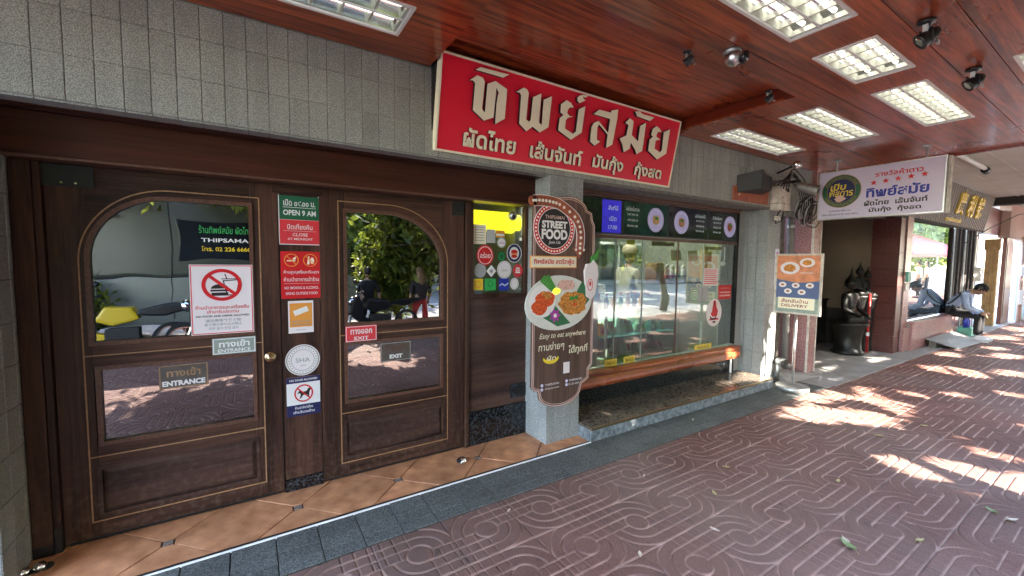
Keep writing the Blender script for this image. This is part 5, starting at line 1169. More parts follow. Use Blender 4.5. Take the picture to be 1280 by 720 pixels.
def face(root, c, fwd, upv, s=1.0, hair='hair', longh=False, skin='skin', hairy=True):
    """head with brow, nose, mouth, eyes, ears and hair; c = head centre"""
    f = Vector(fwd).normalized(); u = Vector(upv); u = (u - f * u.dot(f)).normalized(); l = u.cross(f); c = Vector(c)
    def el(cc, rf, rl_, ru, k=12):
        vs, fs = [], []
        for i in range(9):
            th = math.pi * i / 8
            for j in range(k):
                ph = 2 * math.pi * j / k; vs.append(cc + u * (-ru * math.cos(th)) + (f * rf * math.cos(ph) + l * rl_ * math.sin(ph)) * max(.02, math.sin(th)))
        for i in range(8):
            for j in range(k): fs.append((i * k + j, i * k + (j + 1) % k, (i + 1) * k + (j + 1) % k, (i + 1) * k + j))
        return vs, fs
    h = MB(); h.add(*el(c, .092 * s, .075 * s, .115 * s, 18)); h.add(*el(c + f * .028 * s - u * .055 * s, .062 * s, .055 * s, .062 * s, 14))
    h.add(*el(c + f * .096 * s - u * .012 * s, .018 * s, .012 * s, .026 * s)); 
    for sg_ in (-1, 1): h.add(*el(c + l * sg_ * .076 * s - u * .008 * s, .018 * s, .008 * s, .028 * s, 8))
    hd_ = obj('head', h, skin, root, smooth=True)
    e = MB()
    for sg_ in (-1, 1): e.add(*el(c + f * .084 * s + l * sg_ * .03 * s + u * .012 * s, .008 * s, .011 * s, .006 * s, 8))
    for sg_ in (-1, 1): e.add(*el(c + f * .086 * s + l * sg_ * .03 * s + u * .032 * s, .006 * s, .018 * s, .004 * s, 8))
    obj('eyes', e, 'black_print', hd_, smooth=True)
    mt = MB(); mt.add(*el(c + f * .086 * s - u * .062 * s, .008 * s, .022 * s, .007 * s, 8)); obj('mouth', mt, 'brown_bag', hd_, smooth=True)
    if hairy:
        hm = MB(); hm.add(*el(c - f * .014 * s + u * .026 * s, .098 * s, .086 * s, .112 * s, 18))
        r_ = random.Random(3)
        for _ in range(60):
            th, ph = r_.uniform(0, 1.5), r_.uniform(0, 6.28); dd = u * math.cos(th) + (f * math.cos(ph) + l * math.sin(ph)) * math.sin(th)
            b = c - f * .014 * s + u * .026 * s + dd * .085 * s; hm.tube([b, b + dd * .022 * s + f * .012 * s, b + dd * .025 * s + f * .028 * s - u * .01 * s], [.014 * s, .010 * s, .002 * s], 5)
        if longh: hm.add(*el(c - f * .05 * s - u * .10 * s, .055 * s, .085 * s, .19 * s, 14))
        obj('hair', hm, hair, root, smooth=True)
    return hd_
# man in light blue shirt seated on the low granite ledge, facing the street, looking down
mx_ = 13.0
t = thing('person', (mx_, -.55, .52), 'person in light blue shirt and black trousers seated on granite ledge, head bowed', 'person')
J = {'pelvis': ((mx_, -.52, .62), (.155, .135)), 'waist': ((mx_, -.58, .74), (.15, .12)), 'chest': ((mx_, -.74, .93), (.175, .135)), 'neckb': ((mx_, -.88, 1.02), (.085, .08)), 'neck': ((mx_, -.93, 1.05), .055)}
Ed = [('pelvis', 'waist'), ('waist', 'chest'), ('chest', 'neckb'), ('neckb', 'neck')]; Pt = {'*': 'shirt_blue', ('neckb', 'neck'): 'skin'}
for sg_, nm in ((-1, 'l'), (1, 'r')):
    J['sh' + nm] = ((mx_ + sg_ * .17, -.82, .97), .072); J['el' + nm] = ((mx_ + sg_ * .23, -.87, .70), .054); J['wr' + nm] = ((mx_ + sg_ * .13, -1.06, .60), .034)
    J['hp' + nm] = ((mx_ + sg_ * .10, -.60, .57), .098); J['kn' + nm] = ((mx_ + sg_ * .13, -1.03, .53), .076); J['an' + nm] = ((mx_ + sg_ * .13, -1.02, .12), .052)
    Ed += [('chest', 'sh' + nm), ('sh' + nm, 'el' + nm), ('el' + nm, 'wr' + nm), ('pelvis', 'hp' + nm), ('hp' + nm, 'kn' + nm), ('kn' + nm, 'an' + nm)]
    Pt[('hp' + nm, 'kn' + nm)] = Pt[('kn' + nm, 'an' + nm)] = Pt[('pelvis', 'hp' + nm)] = 'trousers'; Pt[('el' + nm, 'wr' + nm)] = 'skin' if False else 'shirt_blue'
bridge_body('body', J, Ed, Pt, t)
face(t, (mx_, -1.00, 1.09), (0, -.72, -.66), (0, -.6, .7), 1.0)
for sg_ in (-1, 1):
    hand(t, (mx_ + sg_ * .13, -1.06, .60), (-.2 * sg_, -.75, -.45), (sg_, 0, 0), curl=.8)
    obj('shoe', MB().lathe((mx_ + sg_ * .13, -.96, .045), [(.035, 0), (.05, .06), (.052, .14), (.045, .22), (.02, .26)], 12, ax=Vector((.0, -1, -.02))).box(mx_ + sg_ * .13 - .045, mx_ + sg_ * .13 + .045, -1.2, -.94, -.006, .02), 'white_plastic', t, smooth=False)
obj('bag_strap', MB().tube([(mx_ - .20, -.78, 1.04), (mx_ - .245, -.74, .93), (mx_ - .20, -.64, .80), (mx_ - .10, -.50, .70)], .014, 6), 'trousers', t, smooth=True)
# cook behind the counter
kx, ky = 4.78, 1.25
t = thing('person', (kx, ky, 0), 'cook in cream shirt, dark apron and cream cap behind the serving counter', 'person')
J = {'pelvis': ((kx, ky, .95), (.15, .12)), 'waist': ((kx, ky, 1.08), (.14, .115)), 'chest': ((kx + .01, ky, 1.34), (.165, .13)), 'neckb': ((kx + .03, ky, 1.50), (.07, .07)), 'neck': ((kx + .05, ky, 1.57), .05)}
Ed = [('pelvis', 'waist'), ('waist', 'chest'), ('chest', 'neckb'), ('neckb', 'neck')]; Pt = {'*': 'cook_shirt', ('neckb', 'neck'): 'skin'}
for sg_, nm in ((-1, 'l'), (1, 'r')):
    J['sh' + nm] = ((kx + .02, ky + sg_ * .17, 1.44), .07); J['el' + nm] = ((kx + .06, ky + sg_ * .22, 1.18), .055); J['wr' + nm] = ((kx + .26, ky + sg_ * .12, 1.14), .034)
    J['hp' + nm] = ((kx, ky + sg_ * .09, .86), .09); J['kn' + nm] = ((kx + .02, ky + sg_ * .1, .48), .065); J['an' + nm] = ((kx, ky + sg_ * .1, .07), .045)
    Ed += [('chest', 'sh' + nm), ('sh' + nm, 'el' + nm), ('el' + nm, 'wr' + nm), ('pelvis', 'hp' + nm), ('hp' + nm, 'kn' + nm), ('kn' + nm, 'an' + nm)]
    Pt[('hp' + nm, 'kn' + nm)] = Pt[('kn' + nm, 'an' + nm)] = Pt[('pelvis', 'hp' + nm)] = 'trousers'
bridge_body('body', J, Ed, Pt, t)
face(t, (kx + .08, ky, 1.69), (.95, -.15, -.18), (0, 0, 1), 1.0)
obj('cap', MB().lathe((kx + .06, ky, 1.735), [(.108, -.02), (.115, .03), (.10, .085), (.06, .115), (.01, .125)], 20), 'cap_cream', t, smooth=True)
obj('apron', MB().box(kx + .10, kx + .165, ky - .15, ky + .15, .75, 1.30).box(kx - .06, kx + .12, ky - .178, ky - .150, .95, 1.22), 'apron_black', t, bevel=.02)
for sg_ in (-1, 1): hand(t, (kx + .26, ky + sg_ * .12, 1.14), (1, 0, -.3), (0, sg_, 0))

# ------------------------------------------------------------------ granite step in front of the window
bn = thing('granite_step', (4.05, -.25, 0), 'long low stone step below the shop window', 'step')
x = 2.495
while x < 5.6:
    w = min(.30, 5.612 - x); obj('riser_tile', MB().box(x + .001, x + w - .001, -.483, -.46, .0, .104), 'bench_riser', bn, bevel=.0015); x += .30
obj('riser_tile', MB().box(2.490, 2.500, -.459, -.20, 0, .104), 'bench_riser', bn); obj('riser_tile', MB().box(5.60, 5.612, -.459, -.32, 0, .104), 'bench_riser', bn)
obj('step_core', MB().box(2.501, 5.60, -.459, .04, -.01, .104), 'grout', bn)
x = 2.49
while x < 5.6:
    w = min(.60, 5.615 - x); obj('top_slab', MB().box(x + .0008, x + w - .0008, -.478, .0, .105, .126), 'bench_stone', bn, bevel=.002); x += .60
obj('edge_strip', MB().box(2.488, 5.615, -.489, -.479, .103, .1265), 'brass', bn, bevel=.001)
M('brass').node_tree.nodes['Principled BSDF'].inputs['Base Color'].default_value = (.55, .42, .26, 1)

# ------------------------------------------------------------------ poster stand
t = thing('poster_stand', (5.77, -.64, 0), 'food poster on a steel pole stand with round base on the pavement', 'sign')
FQ = Fr((5.755, -.38, .955), (0, -1, 0), Z)
obj('base', MB().lathe((5.77, -.64, -.005), [(.185, 0), (.185, .045), (.175, .055), (.03, .062)], 32), 'dull_steel', t, smooth=True, bevel=0)
obj('pole', MB().tube([(5.775, -.64, .05), (5.775, -.64, .96)], .017, 12), 'steel', t, smooth=True)
obj('frame', MB().band([(0, 0), (0, .755), (.525, .755), (.525, 0)], [(.022, .022), (.022, .733), (.503, .733), (.503, .022)], -.02, .008, FQ), 'dirty_white', t)
obj('backing', MB().box(.01, .515, .01, .745, -.018, -.002, fr=FQ), 'dull_steel', t)
obj('poster', MB().box(.022, .503, .022, .733, -.002, .001, fr=FQ), 'salmon_print', t)
plain('poster_blue', (.10, .14, .28), .4)
obj('blue_zone', MB().prism([(.022, .20), (.022, .435), (.14, .415), (.26, .395), (.38, .405), (.503, .425), (.503, .20)], .001, .0016, FQ), 'poster_blue', t)
obj('grey_zone', MB().box(.022, .503, .022, .20, .001, .0014, fr=FQ), 'grey_green', t)
obj('white_zone', MB().box(.05, .46, .065, .205, .0016, .002, fr=FQ), 'cream', t)
for n_, (u, v, ru, rv) in enumerate(((.17, .575, .110, .078), (.36, .645, .082, .055))):
    obj('large_dish', MB().ell(u, v, ru, rv, .001, .003, FQ), 'pinkish_white', t); obj('dish_food', MB().prism(lump(u, v, ru * .62, rv * .6, 0, FQ, n_ + 40), .003, .0045, FQ), 'noodle_orange', t)
for (u, v) in ((.095, .365), (.245, .360), (.40, .365), (.16, .285), (.315, .280)):
    obj('small_dish', MB().ell(u, v, .044, .033, .0016, .003, FQ), 'pinkish_white', t); obj('dish_food', MB().ell(u, v, .022, .015, .003, .004, FQ, k=12), 'brown_bag', t)
obj('lettering', MB().text('สั่งกลับบ้าน', .24, .165, .30, .05, .002, .0035, FQ, bold=.02).text('DELIVERY', .24, .105, .30, .035, .002, .0035, FQ, bold=.02), 'orange_plate', t)
obj('lettering', MB().text('เมนูแนะนำ', .36, .52, .14, .03, .001, .003, FQ, bold=.01), 'pinkish_white', t)
# ------------------------------------------------------------------ hanging two sided sign
t = thing('hanging_sign', (6.3, -1.2, 2.9), 'white projecting lightbox sign with oval emblem and five red stars hanging from the ceiling', 'sign')
FH = Fr((6.3, -.60, 2.155), (0, -1, 0), Z); W_, H_ = 1.175, .605
obj('sign_face', MB().box(.008, W_ - .008, .008, H_ - .008, -.005, .0, fr=FH), 'lilac_white', t)
obj('sign_case', MB().band([(0, 0), (0, H_), (W_, H_), (W_, 0)], [(.012, .012), (.012, H_ - .012), (W_ - .012, H_ - .012), (W_ - .012, .012)], -.13, .006, FH), 'steel', t)
obj('sign_back', MB().box(.008, W_ - .008, .008, H_ - .008, -.13, -.125, fr=FH), 'lilac_white', t)
obj('end_rim', MB().box(W_ - .0005, W_ + .02, 0, H_, -.14, -.05, fr=FH), 'dirty_white', t, bevel=.004)
for u in (.17, 1.0): obj('hanger_rod', MB().tube([FH.p(u, H_, -.06), FH.p(u, H_ + .145, -.06)], .010, 8).box(u - .03, u + .03, H_ + .125, H_ + .146, -.09, -.03, fr=FH), 'dull_steel', t)
eu, ev = .245, .345
obj('emblem', MB().ell(eu, ev, .205, .205, .0, .002, FH, k=44), 'green_print', t)
obj('emblem_rim', MB().ring(eu, ev, .205, .205, .008, .002, .0026, FH, k=44).ring(eu, ev, .150, .150, .004, .002, .0026, FH, k=44), 'gold_inlay', t)
obj('emblem_centre', MB().ell(eu, ev, .148, .148, .002, .0024, FH, k=44), 'navy_print', t)
obj('emblem_ring_text', MB().text('เส้นทางสายอาหารอร่อย', eu, ev, .42, .035, .0024, .004, FH, bold=.01, arc=.176).text('กรุงเทพมหานคร ๒๕๖๑', eu, ev, .40, .034, .0024, .004, FH, bold=.01, arc=-.178), 'gold_inlay', t)
obj('emblem_lettering', MB().text('เปิบ', eu - .03, ev + .055, .16, .085, .0024, .005, FH, bold=.03, shear=.1), 'gold_paint', t)
obj('emblem_lettering', MB().text('พิสดาร', eu, ev - .025, .25, .085, .0024, .005, FH, bold=.02, shear=.1), 'gold_paint', t)
obj('emblem_flower', MB().prism(lump(eu - .01, ev - .095, .06, .035, 0, FH, 77, j=.3), .0024, .004, FH), 'board_frame_pink', t)
obj('red_heading', MB().text('รางวัลห้าดาว', .785, .498, .42, .065, 0, .003, FH, bold=.02), 'red_print', t)
m_ = MB()
for i in range(5):
    cu, cv = .565 + i * .110, .400 + .008 * i
    m_.prism([(cu + (.034 if k % 2 == 0 else .014) * math.sin(k * math.pi / 5), cv + (.034 if k % 2 == 0 else .014) * math.cos(k * math.pi / 5)) for k in range(10)], 0, .003, FH)
for i in range(5):
    q = MB(); n_ = len(m_.v) // 5; nf = len(m_.f) // 5; q.v = m_.v[i * n_:(i + 1) * n_]; q.f = [tuple(a - i * n_ for a in f) for f in m_.f[i * nf:(i + 1) * nf]]; q.m = [0] * nf
    obj('star', q, 'red_print', t)
obj('blue_name', MB().text('ทิพย์สมัย', .775, .290, .55, .120, 0, .003, FH, bold=.032), 'blue_print', t)
obj('black_line', MB().text('ผัดไทย  เส้นจันท์', .765, .168, .56, .068, 0, .003, FH, bold=.03), 'black_print', t)
obj('black_line', MB().text('มันกุ้ง  กุ้งสด', .765, .078, .46, .072, 0, .003, FH, bold=.03), 'black_print', t)
obj('small_line', MB().text('หมายเลขทะเบียน ๖๑', .24, .105, .22, .024, 0, .003, FH, bold=.01).text('ได้รับเครื่องหมาย กท. พ.ศ. ๒๕๖๑', .24, .060, .38, .026, 0, .003, FH, bold=.01), 'navy_print', t)

# ------------------------------------------------------------------ gear above the far pillar
t = thing('loudspeaker', (5.15, -.4, 2.6), 'black wedge loudspeaker on the tiled wall above the window end', 'loudspeaker')
obj('cabinet', MB().add([(4.88, -.32, 2.42), (4.88, -.32, 2.62), (5.45, -.33, 2.60), (5.45, -.33, 2.44), (4.98, -.56, 2.44), (4.98, -.56, 2.66), (5.32, -.50, 2.62), (5.32, -.50, 2.46)],
    [(0, 1, 2, 3), (7, 6, 5, 4), (0, 4, 5, 1), (1, 5, 6, 2), (2, 6, 7, 3), (3, 7, 4, 0)]), 'speaker_black', t, bevel=.008)
obj('grille', MB().add([(4.893, -.345, 2.435), (4.893, -.345, 2.60), (4.975, -.545, 2.64), (4.975, -.545, 2.455)], [(0, 1, 2, 3)]), 'black_plastic', t)
obj('bracket', MB().box(5.1, 5.14, -.36, -.31, 2.5, 2.75), 'dull_steel', t)
t = thing('orange_brown_plate', (5.2, -.33, 2.4), 'brown red wall plate with pale digits above the window end', 'plate')
obj('plate', MB().box(4.80, 5.60, 2.325, 2.490, .0, .012, fr=FY(-.316)), 'orange_plate', t, bevel=.003)
obj('digits', MB().text('๖', 4.92, 2.42, .05, .06, .012, .014, FY(-.316), bold=.02), 'cream', t)
t = thing('electrical_box', (5.86, -.4, 2.27), 'dirty white electrical switch box at the top of the far pillar', 'electrical box')
obj('box_body', MB().box(5.66, 5.92, -.44, -.316, 2.265, 2.565), 'dirty_white', t, bevel=.012)
obj('box_seam', MB().box(5.655, 5.925, -.443, -.317, 2.345, 2.350), 'concrete_dark', t); obj('breaker_slot', MB().box(5.81, 5.87, -.444, -.43, 2.50, 2.54), 'black_gap', t)
obj('knockout', MB().lathe((5.72, -.443, 2.42), [(.012, 0), (.012, .004)], 10, ax=-Y), 'concrete_dark', t)
t = thing('flood_lamp', (5.95, -.6, 2.6), 'grey cylindrical flood lamp beside the electrical box', 'lamp')
axx = Vector((.25, -.85, -.35)).normalized()
obj('barrel', MB().lathe((6.0, -.50, 2.58), [(.045, -.03), (.062, .0), (.066, .20), (.070, .21), (.060, .212)], 20, ax=axx), 'dull_steel', t, smooth=True)
obj('front_glass', MB().lathe(Vector((6.0, -.50, 2.58)) + axx * .205, [(.055, 0), (.03, .01)], 18, ax=axx), 'lens', t); obj('bracket', MB().box(5.97, 6.0, -.52, -.31, 2.63, 2.66), 'black_plastic', t)
t = thing('chrome_lamp', (5.9, -.6, 2.78), 'small chrome dome lamp just under the timber ceiling', 'lamp')
obj('dome', MB().sph((5.72, -.58, 2.80), .05, 16), 'chrome', t, smooth=True); obj('arm', MB().tube([(5.72, -.56, 2.80), (5.80, -.32, 2.75)], .012, 8), 'black_plastic', t)
t = thing('cable_bundle', (6.3, -.35, 2.4), 'tangled coil of black cables hanging beside the white projecting sign', 'cables')
for i in range(8):
    cx_, cz_, r_ = 6.34 + .02 * i, 2.33 - .012 * i, .13 + .014 * (i % 4); y0 = -.40 - .014 * i
    obj('cable', MB().tube([(cx_ + r_ * 1.3 * math.cos(a), y0 - .05 * math.sin(a), cz_ + r_ * math.sin(a) + .02 * math.sin(3 * a + i)) for a in [2 * math.pi * q / 20 + i for q in range(19)]], .0065, 6), 'cable' if i % 3 else 'dull_steel', t, smooth=True)
for i in range(7):
    z0 = 2.62 + .02 * i; pts = [(5.50 + .04 * i, -.36 - .01 * i, 2.60 - .02 * i), (5.80, -.50 - .02 * i, z0 + .02), (6.05, -.47, z0 + .07 * math.sin(i)), (6.22 + .03 * i, -.42, 2.48), (6.2 + .03 * i, -.40, 2.30 - .03 * i)]
    pp = smooth_path([(p[0], p[2]) for p in pts], 16); obj('cable', MB().tube([(a, -.42 - .012 * i, b) for a, b in pp], .007, 6), 'cable', t, smooth=True)
obj('drop_cable', MB().tube([(5.76, -.40, 2.27), (5.70, -.38, 2.17), (5.74, -.36, 2.10), (5.86, -.37, 2.14), (5.90, -.38, 2.27)], .007, 6), 'cable', t, smooth=True)
obj('plug', MB().box(5.70, 5.78, -.40, -.36, 2.14, 2.19), 'dirty_white', t, bevel=.004)
t = thing('purple_leaflet', (5.98, -.33, 1.5), 'purple and white leaflet on the edge of the far pillar', 'leaflet')
obj('sheet', MB().box(5.86, 5.965, 1.30, 1.78, 0, .002, fr=FY(-.316)), 'lilac_white', t); obj('print', MB().prism(lump(5.912, 1.66, .04, .075, 0, FA, 12), .002, .003, FY(-.316)), 'magenta_print', t)

# ------------------------------------------------------------------ beyond the pillar: recess, pink column, passage
t = thing('concrete_column', (6.3, -.1, 0), 'weathered brown concrete column between the tiled pillar and the pink granite post', 'column')
obj('column', MB().box(5.985, 6.56, -.10, .3, 0, 2.95), 'concrete_dark', t, bevel=.01)
obj('tile_facing', MB().box(6.0, 7.02, -.24, -.101, 2.25, 2.95), 'pillar_tile', t)
t = thing('drain_pipe', (6.62, -.14, 0), 'grey vertical drain pipe beside the concrete column', 'pipe')
obj('pipe', MB().tube([(6.63, -.15, 0), (6.63, -.15, 2.9)], .045, 12), 'concrete', t, smooth=True)
obj('clip', MB().tube([(6.63, -.15, 1.2), (6.63, -.15, 1.24)], .052, 12).tube([(6.63, -.15, 2.1), (6.63, -.15, 2.14)], .052, 12), 'dull_steel', t)
t = thing('pump_fitting', (6.15, -.28, 0), 'pale valve and bent pipe standing at the foot of the far pillar', 'pipe fitting')
obj('bent_pipe', MB().tube([(5.99, -.36, .0), (5.99, -.36, .22), (6.04, -.36, .28), (6.16, -.36, .27), (6.22, -.36, .18), (6.35, -.34, .16)], .03, 10), 'dull_steel', t, smooth=True)
obj('valve', MB().sph((6.0, -.37, .27), .055, 12), 'dull_steel', t, smooth=True); obj('wheel', MB().lathe((6.0, -.45, .27), [(.045, 0), (.045, .012)], 14, ax=-Y), 'dark_wall', t)
obj('footing', MB().add([(5.98, -.12, 0), (6.7, -.12, 0), (6.75, -.55, 0), (6.02, -.50, 0), (5.98, -.12, .16), (6.5, -.12, .12), (6.52, -.22, .06), (6.0, -.34, .12)], [(0, 1, 2, 3), (4, 7, 6, 5), (0, 3, 7, 4), (1, 5, 6, 2), (2, 6, 7, 3), (0, 4, 5, 1)]), 'concrete', t)
t = thing('pink_granite_post', (6.9, -.1, 0), 'narrow pink granite post left of the dark passage', 'post')
obj('shaft', MB().box(6.80, 7.02, -.375, .2, 0, 2.95), 'pink_granite', t, bevel=.004)
obj('corner_strip', MB().box(6.795, 6.80, -.38, -.35, 0, 2.4).box(7.02, 7.03, -.385, -.36, 0, 2.95), 'dirty_white', t)
ps = thing('passage', (8.4, 1, 0), 'dark open passage with beige walls holding the seated statues', 'passage')
obj('side_wall', MB().box(9.88, 10.0, -.2, 6, .72, 2.9).box(7.02, 7.1, .2, 6, 0, 2.9), 'beige_wall', ps)
obj('back_wall', MB().box(7.0, 10, 6, 6.1, 0, 2.9), 'beige_wall', ps)
obj('low_wall', MB().box(9.86, 10.0, -.2, 6, 0, .72), 'dark_wall', ps)
obj('passage_ceiling', MB().box(7.0, 10, -.3, 6.1, 2.9, 2.96), 'beige_wall', ps)
obj('lintel', MB().box(7.03, 9.9, -.32, -.1, 2.42, 2.95), 'pillar_tile', ps)
t = thing('dark_cabinet', (9.3, 1.4, 0), 'low black cabinet against the passage wall behind the statues', 'cabinet')
obj('carcass', MB().box(9.30, 9.855, .55, 4.2, 0, .86), 'interior_dark', t, bevel=.01); obj('cabinet_top', MB().box(9.26, 9.857, .52, 4.25, .86, .90), 'black_plastic', t, bevel=.004)
obj('cabinet_door', MB().box(9.285, 9.30, .6, 1.4, .06, .82).box(9.285, 9.30, 1.45, 2.3, .06, .82), 'dark_wall', t, bevel=.004)
def statue(x, y, s, zb, label):
    """seated bronze figure on a lotus base, facing the street and slightly towards the camera"""
    t = thing('seated_statue', (x, y, 0), label, 'statue', None)
    q = Matrix.Rotation(R(-8), 3, 'Z'); P = lambda a, b, c: Vector((x, y, zb)) + q @ Vector((a * s, b * s, c * s))
    obj('pedestal', MB().lathe((x, y, 0), [(.24 * s, 0), (.25 * s, .04 * s), (.21 * s, .08 * s), (.20 * s, zb * .5), (.23 * s, zb * .8), (.29 * s, zb - .04 * s), (.29 * s, zb)], 24), 'bronze', t, smooth=True)
    J = {'pel': (P(0, .02, .10), (.17 * s, .12 * s)), 'wst': (P(0, .02, .24), (.115 * s, .085 * s)), 'cst': (P(0, .0, .42), (.150 * s, .10 * s)), 'nb': (P(0, .0, .53), (.06 * s, .06 * s)), 'nk': (P(0, 0, .57), .045 * s)}
    E_ = [('pel', 'wst'), ('wst', 'cst'), ('cst', 'nb'), ('nb', 'nk')]
    for g, n in ((-1, 'l'), (1, 'r')):
        J['s' + n] = (P(g * .165, .0, .48), .062 * s); J['e' + n] = (P(g * .225, -.03, .24), .05 * s); J['w' + n] = (P(g * .07 if g < 0 else g * .16, -.20, .14), .034 * s)
        J['k' + n] = (P(g * .27, -.16, .06), .072 * s); J['a' + n] = (P(-g * .06, -.26, .07), .048 * s)
        E_ += [('cst', 's' + n), ('s' + n, 'e' + n), ('e' + n, 'w' + n), ('pel', 'k' + n), ('k' + n, 'a' + n)]
    bridge_body('body', J, E_, {'*': 'bronze'}, t)
    c = P(0, -.015, .685); hd_ = MB().sph(c, .082 * s, 16, sz=1.25, sy=1.05)
    hd_.sph(c + q @ Vector((0, -.085, -.01)) * s, .016 * s, 8, sz=1.8)
    for g in (-1, 1): hd_.sph(c + q @ Vector((g * .088, .0, -.025)) * s, .016 * s, 8, sz=3.4)
    hh = obj('head', hd_, 'bronze', t, smooth=True)
    obj('crown', MB().lathe(c + Vector((0, .01 * s, .035 * s)), [(.098 * s, -.06 * s), (.096 * s, .0), (.080 * s, .04 * s), (.052 * s, .075 * s), (.050 * s, .10 * s), (.030 * s, .125 * s), (.020 * s, .16 * s), (.010 * s, .24 * s), (.002 * s, .27 * s)], 18), 'bronze', t, smooth=True)
    for g, n in ((-1, 'l'), (1, 'r')):
        hand(t, J['w' + n][0], q @ Vector((-g * .4, -.5, -.45)), (0, -1, 0), 'bronze', .5, s)
statue(9.02, -.10, .98, .56, 'large black seated Buddha statue at the mouth of the passage')
statue(9.45, -.08, .62, 1.02, 'smaller black seated statue just right of the large Buddha')
statue(9.66, -.13, .58, .98, 'smallest black seated statue half hidden by the brown panel')
t = thing('barrier_post', (9.36, -.27, 0), 'thin red and white barrier post beside the Buddha statue', 'post')
obj('post', MB().tube([(9.40, -.265, 0), (9.40, -.265, 1.06)], .022, 10), 'red_paint', t, smooth=True)
obj('white_band', MB().tube([(9.40, -.265, .30), (9.40, -.265, .37)], .026, 10).tube([(9.40, -.265, .58), (9.40, -.265, .66)], .026, 10), 'white_plastic', t)
t = thing('brown_panel_pier', (9.8, -.3, 0), 'tall dark red brown panelled pier right of the statues', 'pier')
for i in range(9):
    z = .0 + i * .30; h = .297
    obj('facing_panel', MB().box(9.70, 9.95, -.545, -.15, z, min(z + h, 2.6)), 'red_brown_panel', t, bevel=.003)
obj('dark_edge', MB().box(9.951, 9.985, -.548, -.15, 0, 2.6), 'black_plastic', t)
# ------------------------------------------------------------------ neighbouring shop
t = thing('neighbour_pillar', (10.15, -.3, 0), 'pink granite pillar at the left of the neighbouring shop window', 'pillar')
for i in range(6): obj('granite_block', MB().box(9.99, 10.30, -.60 if i < 1 else -.56, -.1, i * .42, i * .42 + .418), 'pink_granite', t, bevel=.003)
obj('green_box', MB().box(10.03, 10.22, -.60, -.561, 1.28, 1.46), 'mint', t, bevel=.006)
obj('white_card', MB().box(10.05, 10.20, -.575, -.561, 1.12, 1.25), 'white_plastic', t)
lg = thing('granite_ledge', (11.8, -.5, 0), 'low pink granite ledge under the neighbouring window', 'ledge')
for i in range(7):
    x = 10.30 + i * .44
    obj('front_block', MB().box(x, x + .438, -.64, -.60, 0, .49), 'pink_granite', lg, bevel=.002)
obj('ledge_top', MB().box(10.30, 13.42, -.66, -.38, .491, .53), 'pink_granite', lg, bevel=.004); obj('ledge_core', MB().box(10.30, 13.38, -.60, .1, 0, .49), 'concrete', lg)
obj('skirting', MB().box(13.385, 13.40, -.64, -.2, .0, .49), 'building_pale', lg)
nw = thing('neighbour_window', (11.9, -.45, .53), 'mirror like shop window reflecting the red awning and street', 'shop window')
glass('mirror_glass', (.25, .28, .28), .38)
obj('glass_pane', MB().box(10.32, 13.0, -.505, -.498, .54, 2.40), 'mirror_glass', nw)
obj('window_frame', MB().box(10.30, 10.33, -.53, -.45, .53, 2.42).box(13.0, 13.06, -.54, -.42, .53, 2.42).box(10.33, 13.0, -.53, -.45, 2.40, 2.44), 'dark_wall', nw)
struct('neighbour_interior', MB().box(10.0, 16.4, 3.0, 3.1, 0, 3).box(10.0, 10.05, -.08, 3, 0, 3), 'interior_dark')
fg = thing('folding_gate', (13.7, -.45, 0), 'dark folding metal shutter gate beside the neighbouring window', 'gate')
for i in range(12):
    x = 13.08 + i * .16; obj('gate_leaf', MB().box(x, x + .13, -.50 - .05 * (i % 2), -.46 - .05 * (i % 2), .02, 2.42), ['dark_wall', 'black_plastic', 'brown_bag'][(i * 5) % 3] if i in (4, 8) else 'dark_wall', fg, bevel=.006)
    if i % 3 == 0: obj('gate_rod', MB().tube([(x + .14, -.53, .02), (x + .14, -.53, 2.42)], .012, 6), 'dull_steel', fg)
f2 = thing('ribbed_fascia', (12, -.6, 2.8), 'sloping ribbed taupe fascia with gold characters over the neighbouring shop', 'fascia')
FF = Fr((8.9, -.56, 2.455), X, Vector((0, -.14, .76)))
nr = 84; wr_ = 6.6 / nr
for i in range(nr):
    u = i * wr_; obj('fascia_rib', MB().box(u + .002, u + wr_ - .006, 0, .80, -.05, .012 if i % 2 else .004, fr=FF), 'ribbed_taupe', f2)
obj('fascia_back', MB().box(0, 6.6, .005, .79, -.10, -.051, fr=FF), 'concrete_dark', f2); obj('bottom_edge', MB().box(0, 6.6, -.04, -.002, -.12, .0, fr=FF), 'dark_wall', f2)
obj('end_cap', MB().box(6.601, 6.64, -.04, .80, -.20, .014, fr=FF), 'ribbed_taupe', f2)
for s_, u in (('廣', 3.92), ('利', 4.72), ('號', 5.45)): obj('gold_character', MB().text(s_, u, .47, .50, .48, .014, .045, FF, bold=.02), 'gold_paint', f2)
obj('gold_line', MB().text('กวงหลีฮวด ร้านค้า', 3.75, .11, 1.15, .10, .014, .03, FF, bold=.01), 'gold_paint', f2)
struct('neighbour_ceiling', MB().box(7.11, 30, -3.3, -.1, 3.30, 3.42), 'plaster_ceiling')
struct('ceiling_beam', MB().box(15.9, 16.3, -3.3, -.1, 3.12, 3.299), 'dark_wall')
for i, y in enumerate((-1.05, -1.55, -2.1, -2.7)): struct('ceiling_batten', MB().box(7.11, 15.9, y, y + .03, 3.285, 3.299), 'plaster_ceiling')
t = thing('tube_fitting', (9.5, -1.2, 3.25), 'pale tube lamp fitting under the neighbouring ceiling', 'lamp')
obj('tube', MB().tube([(8.3, -1.33, 3.235), (10.6, -1.33, 3.235)], .035, 10), 'white_plastic', t, smooth=True); obj('end_cap', MB().tube([(10.6, -1.33, 3.22), (10.72, -1.33, 3.20)], .055, 10), 'black_plastic', t)
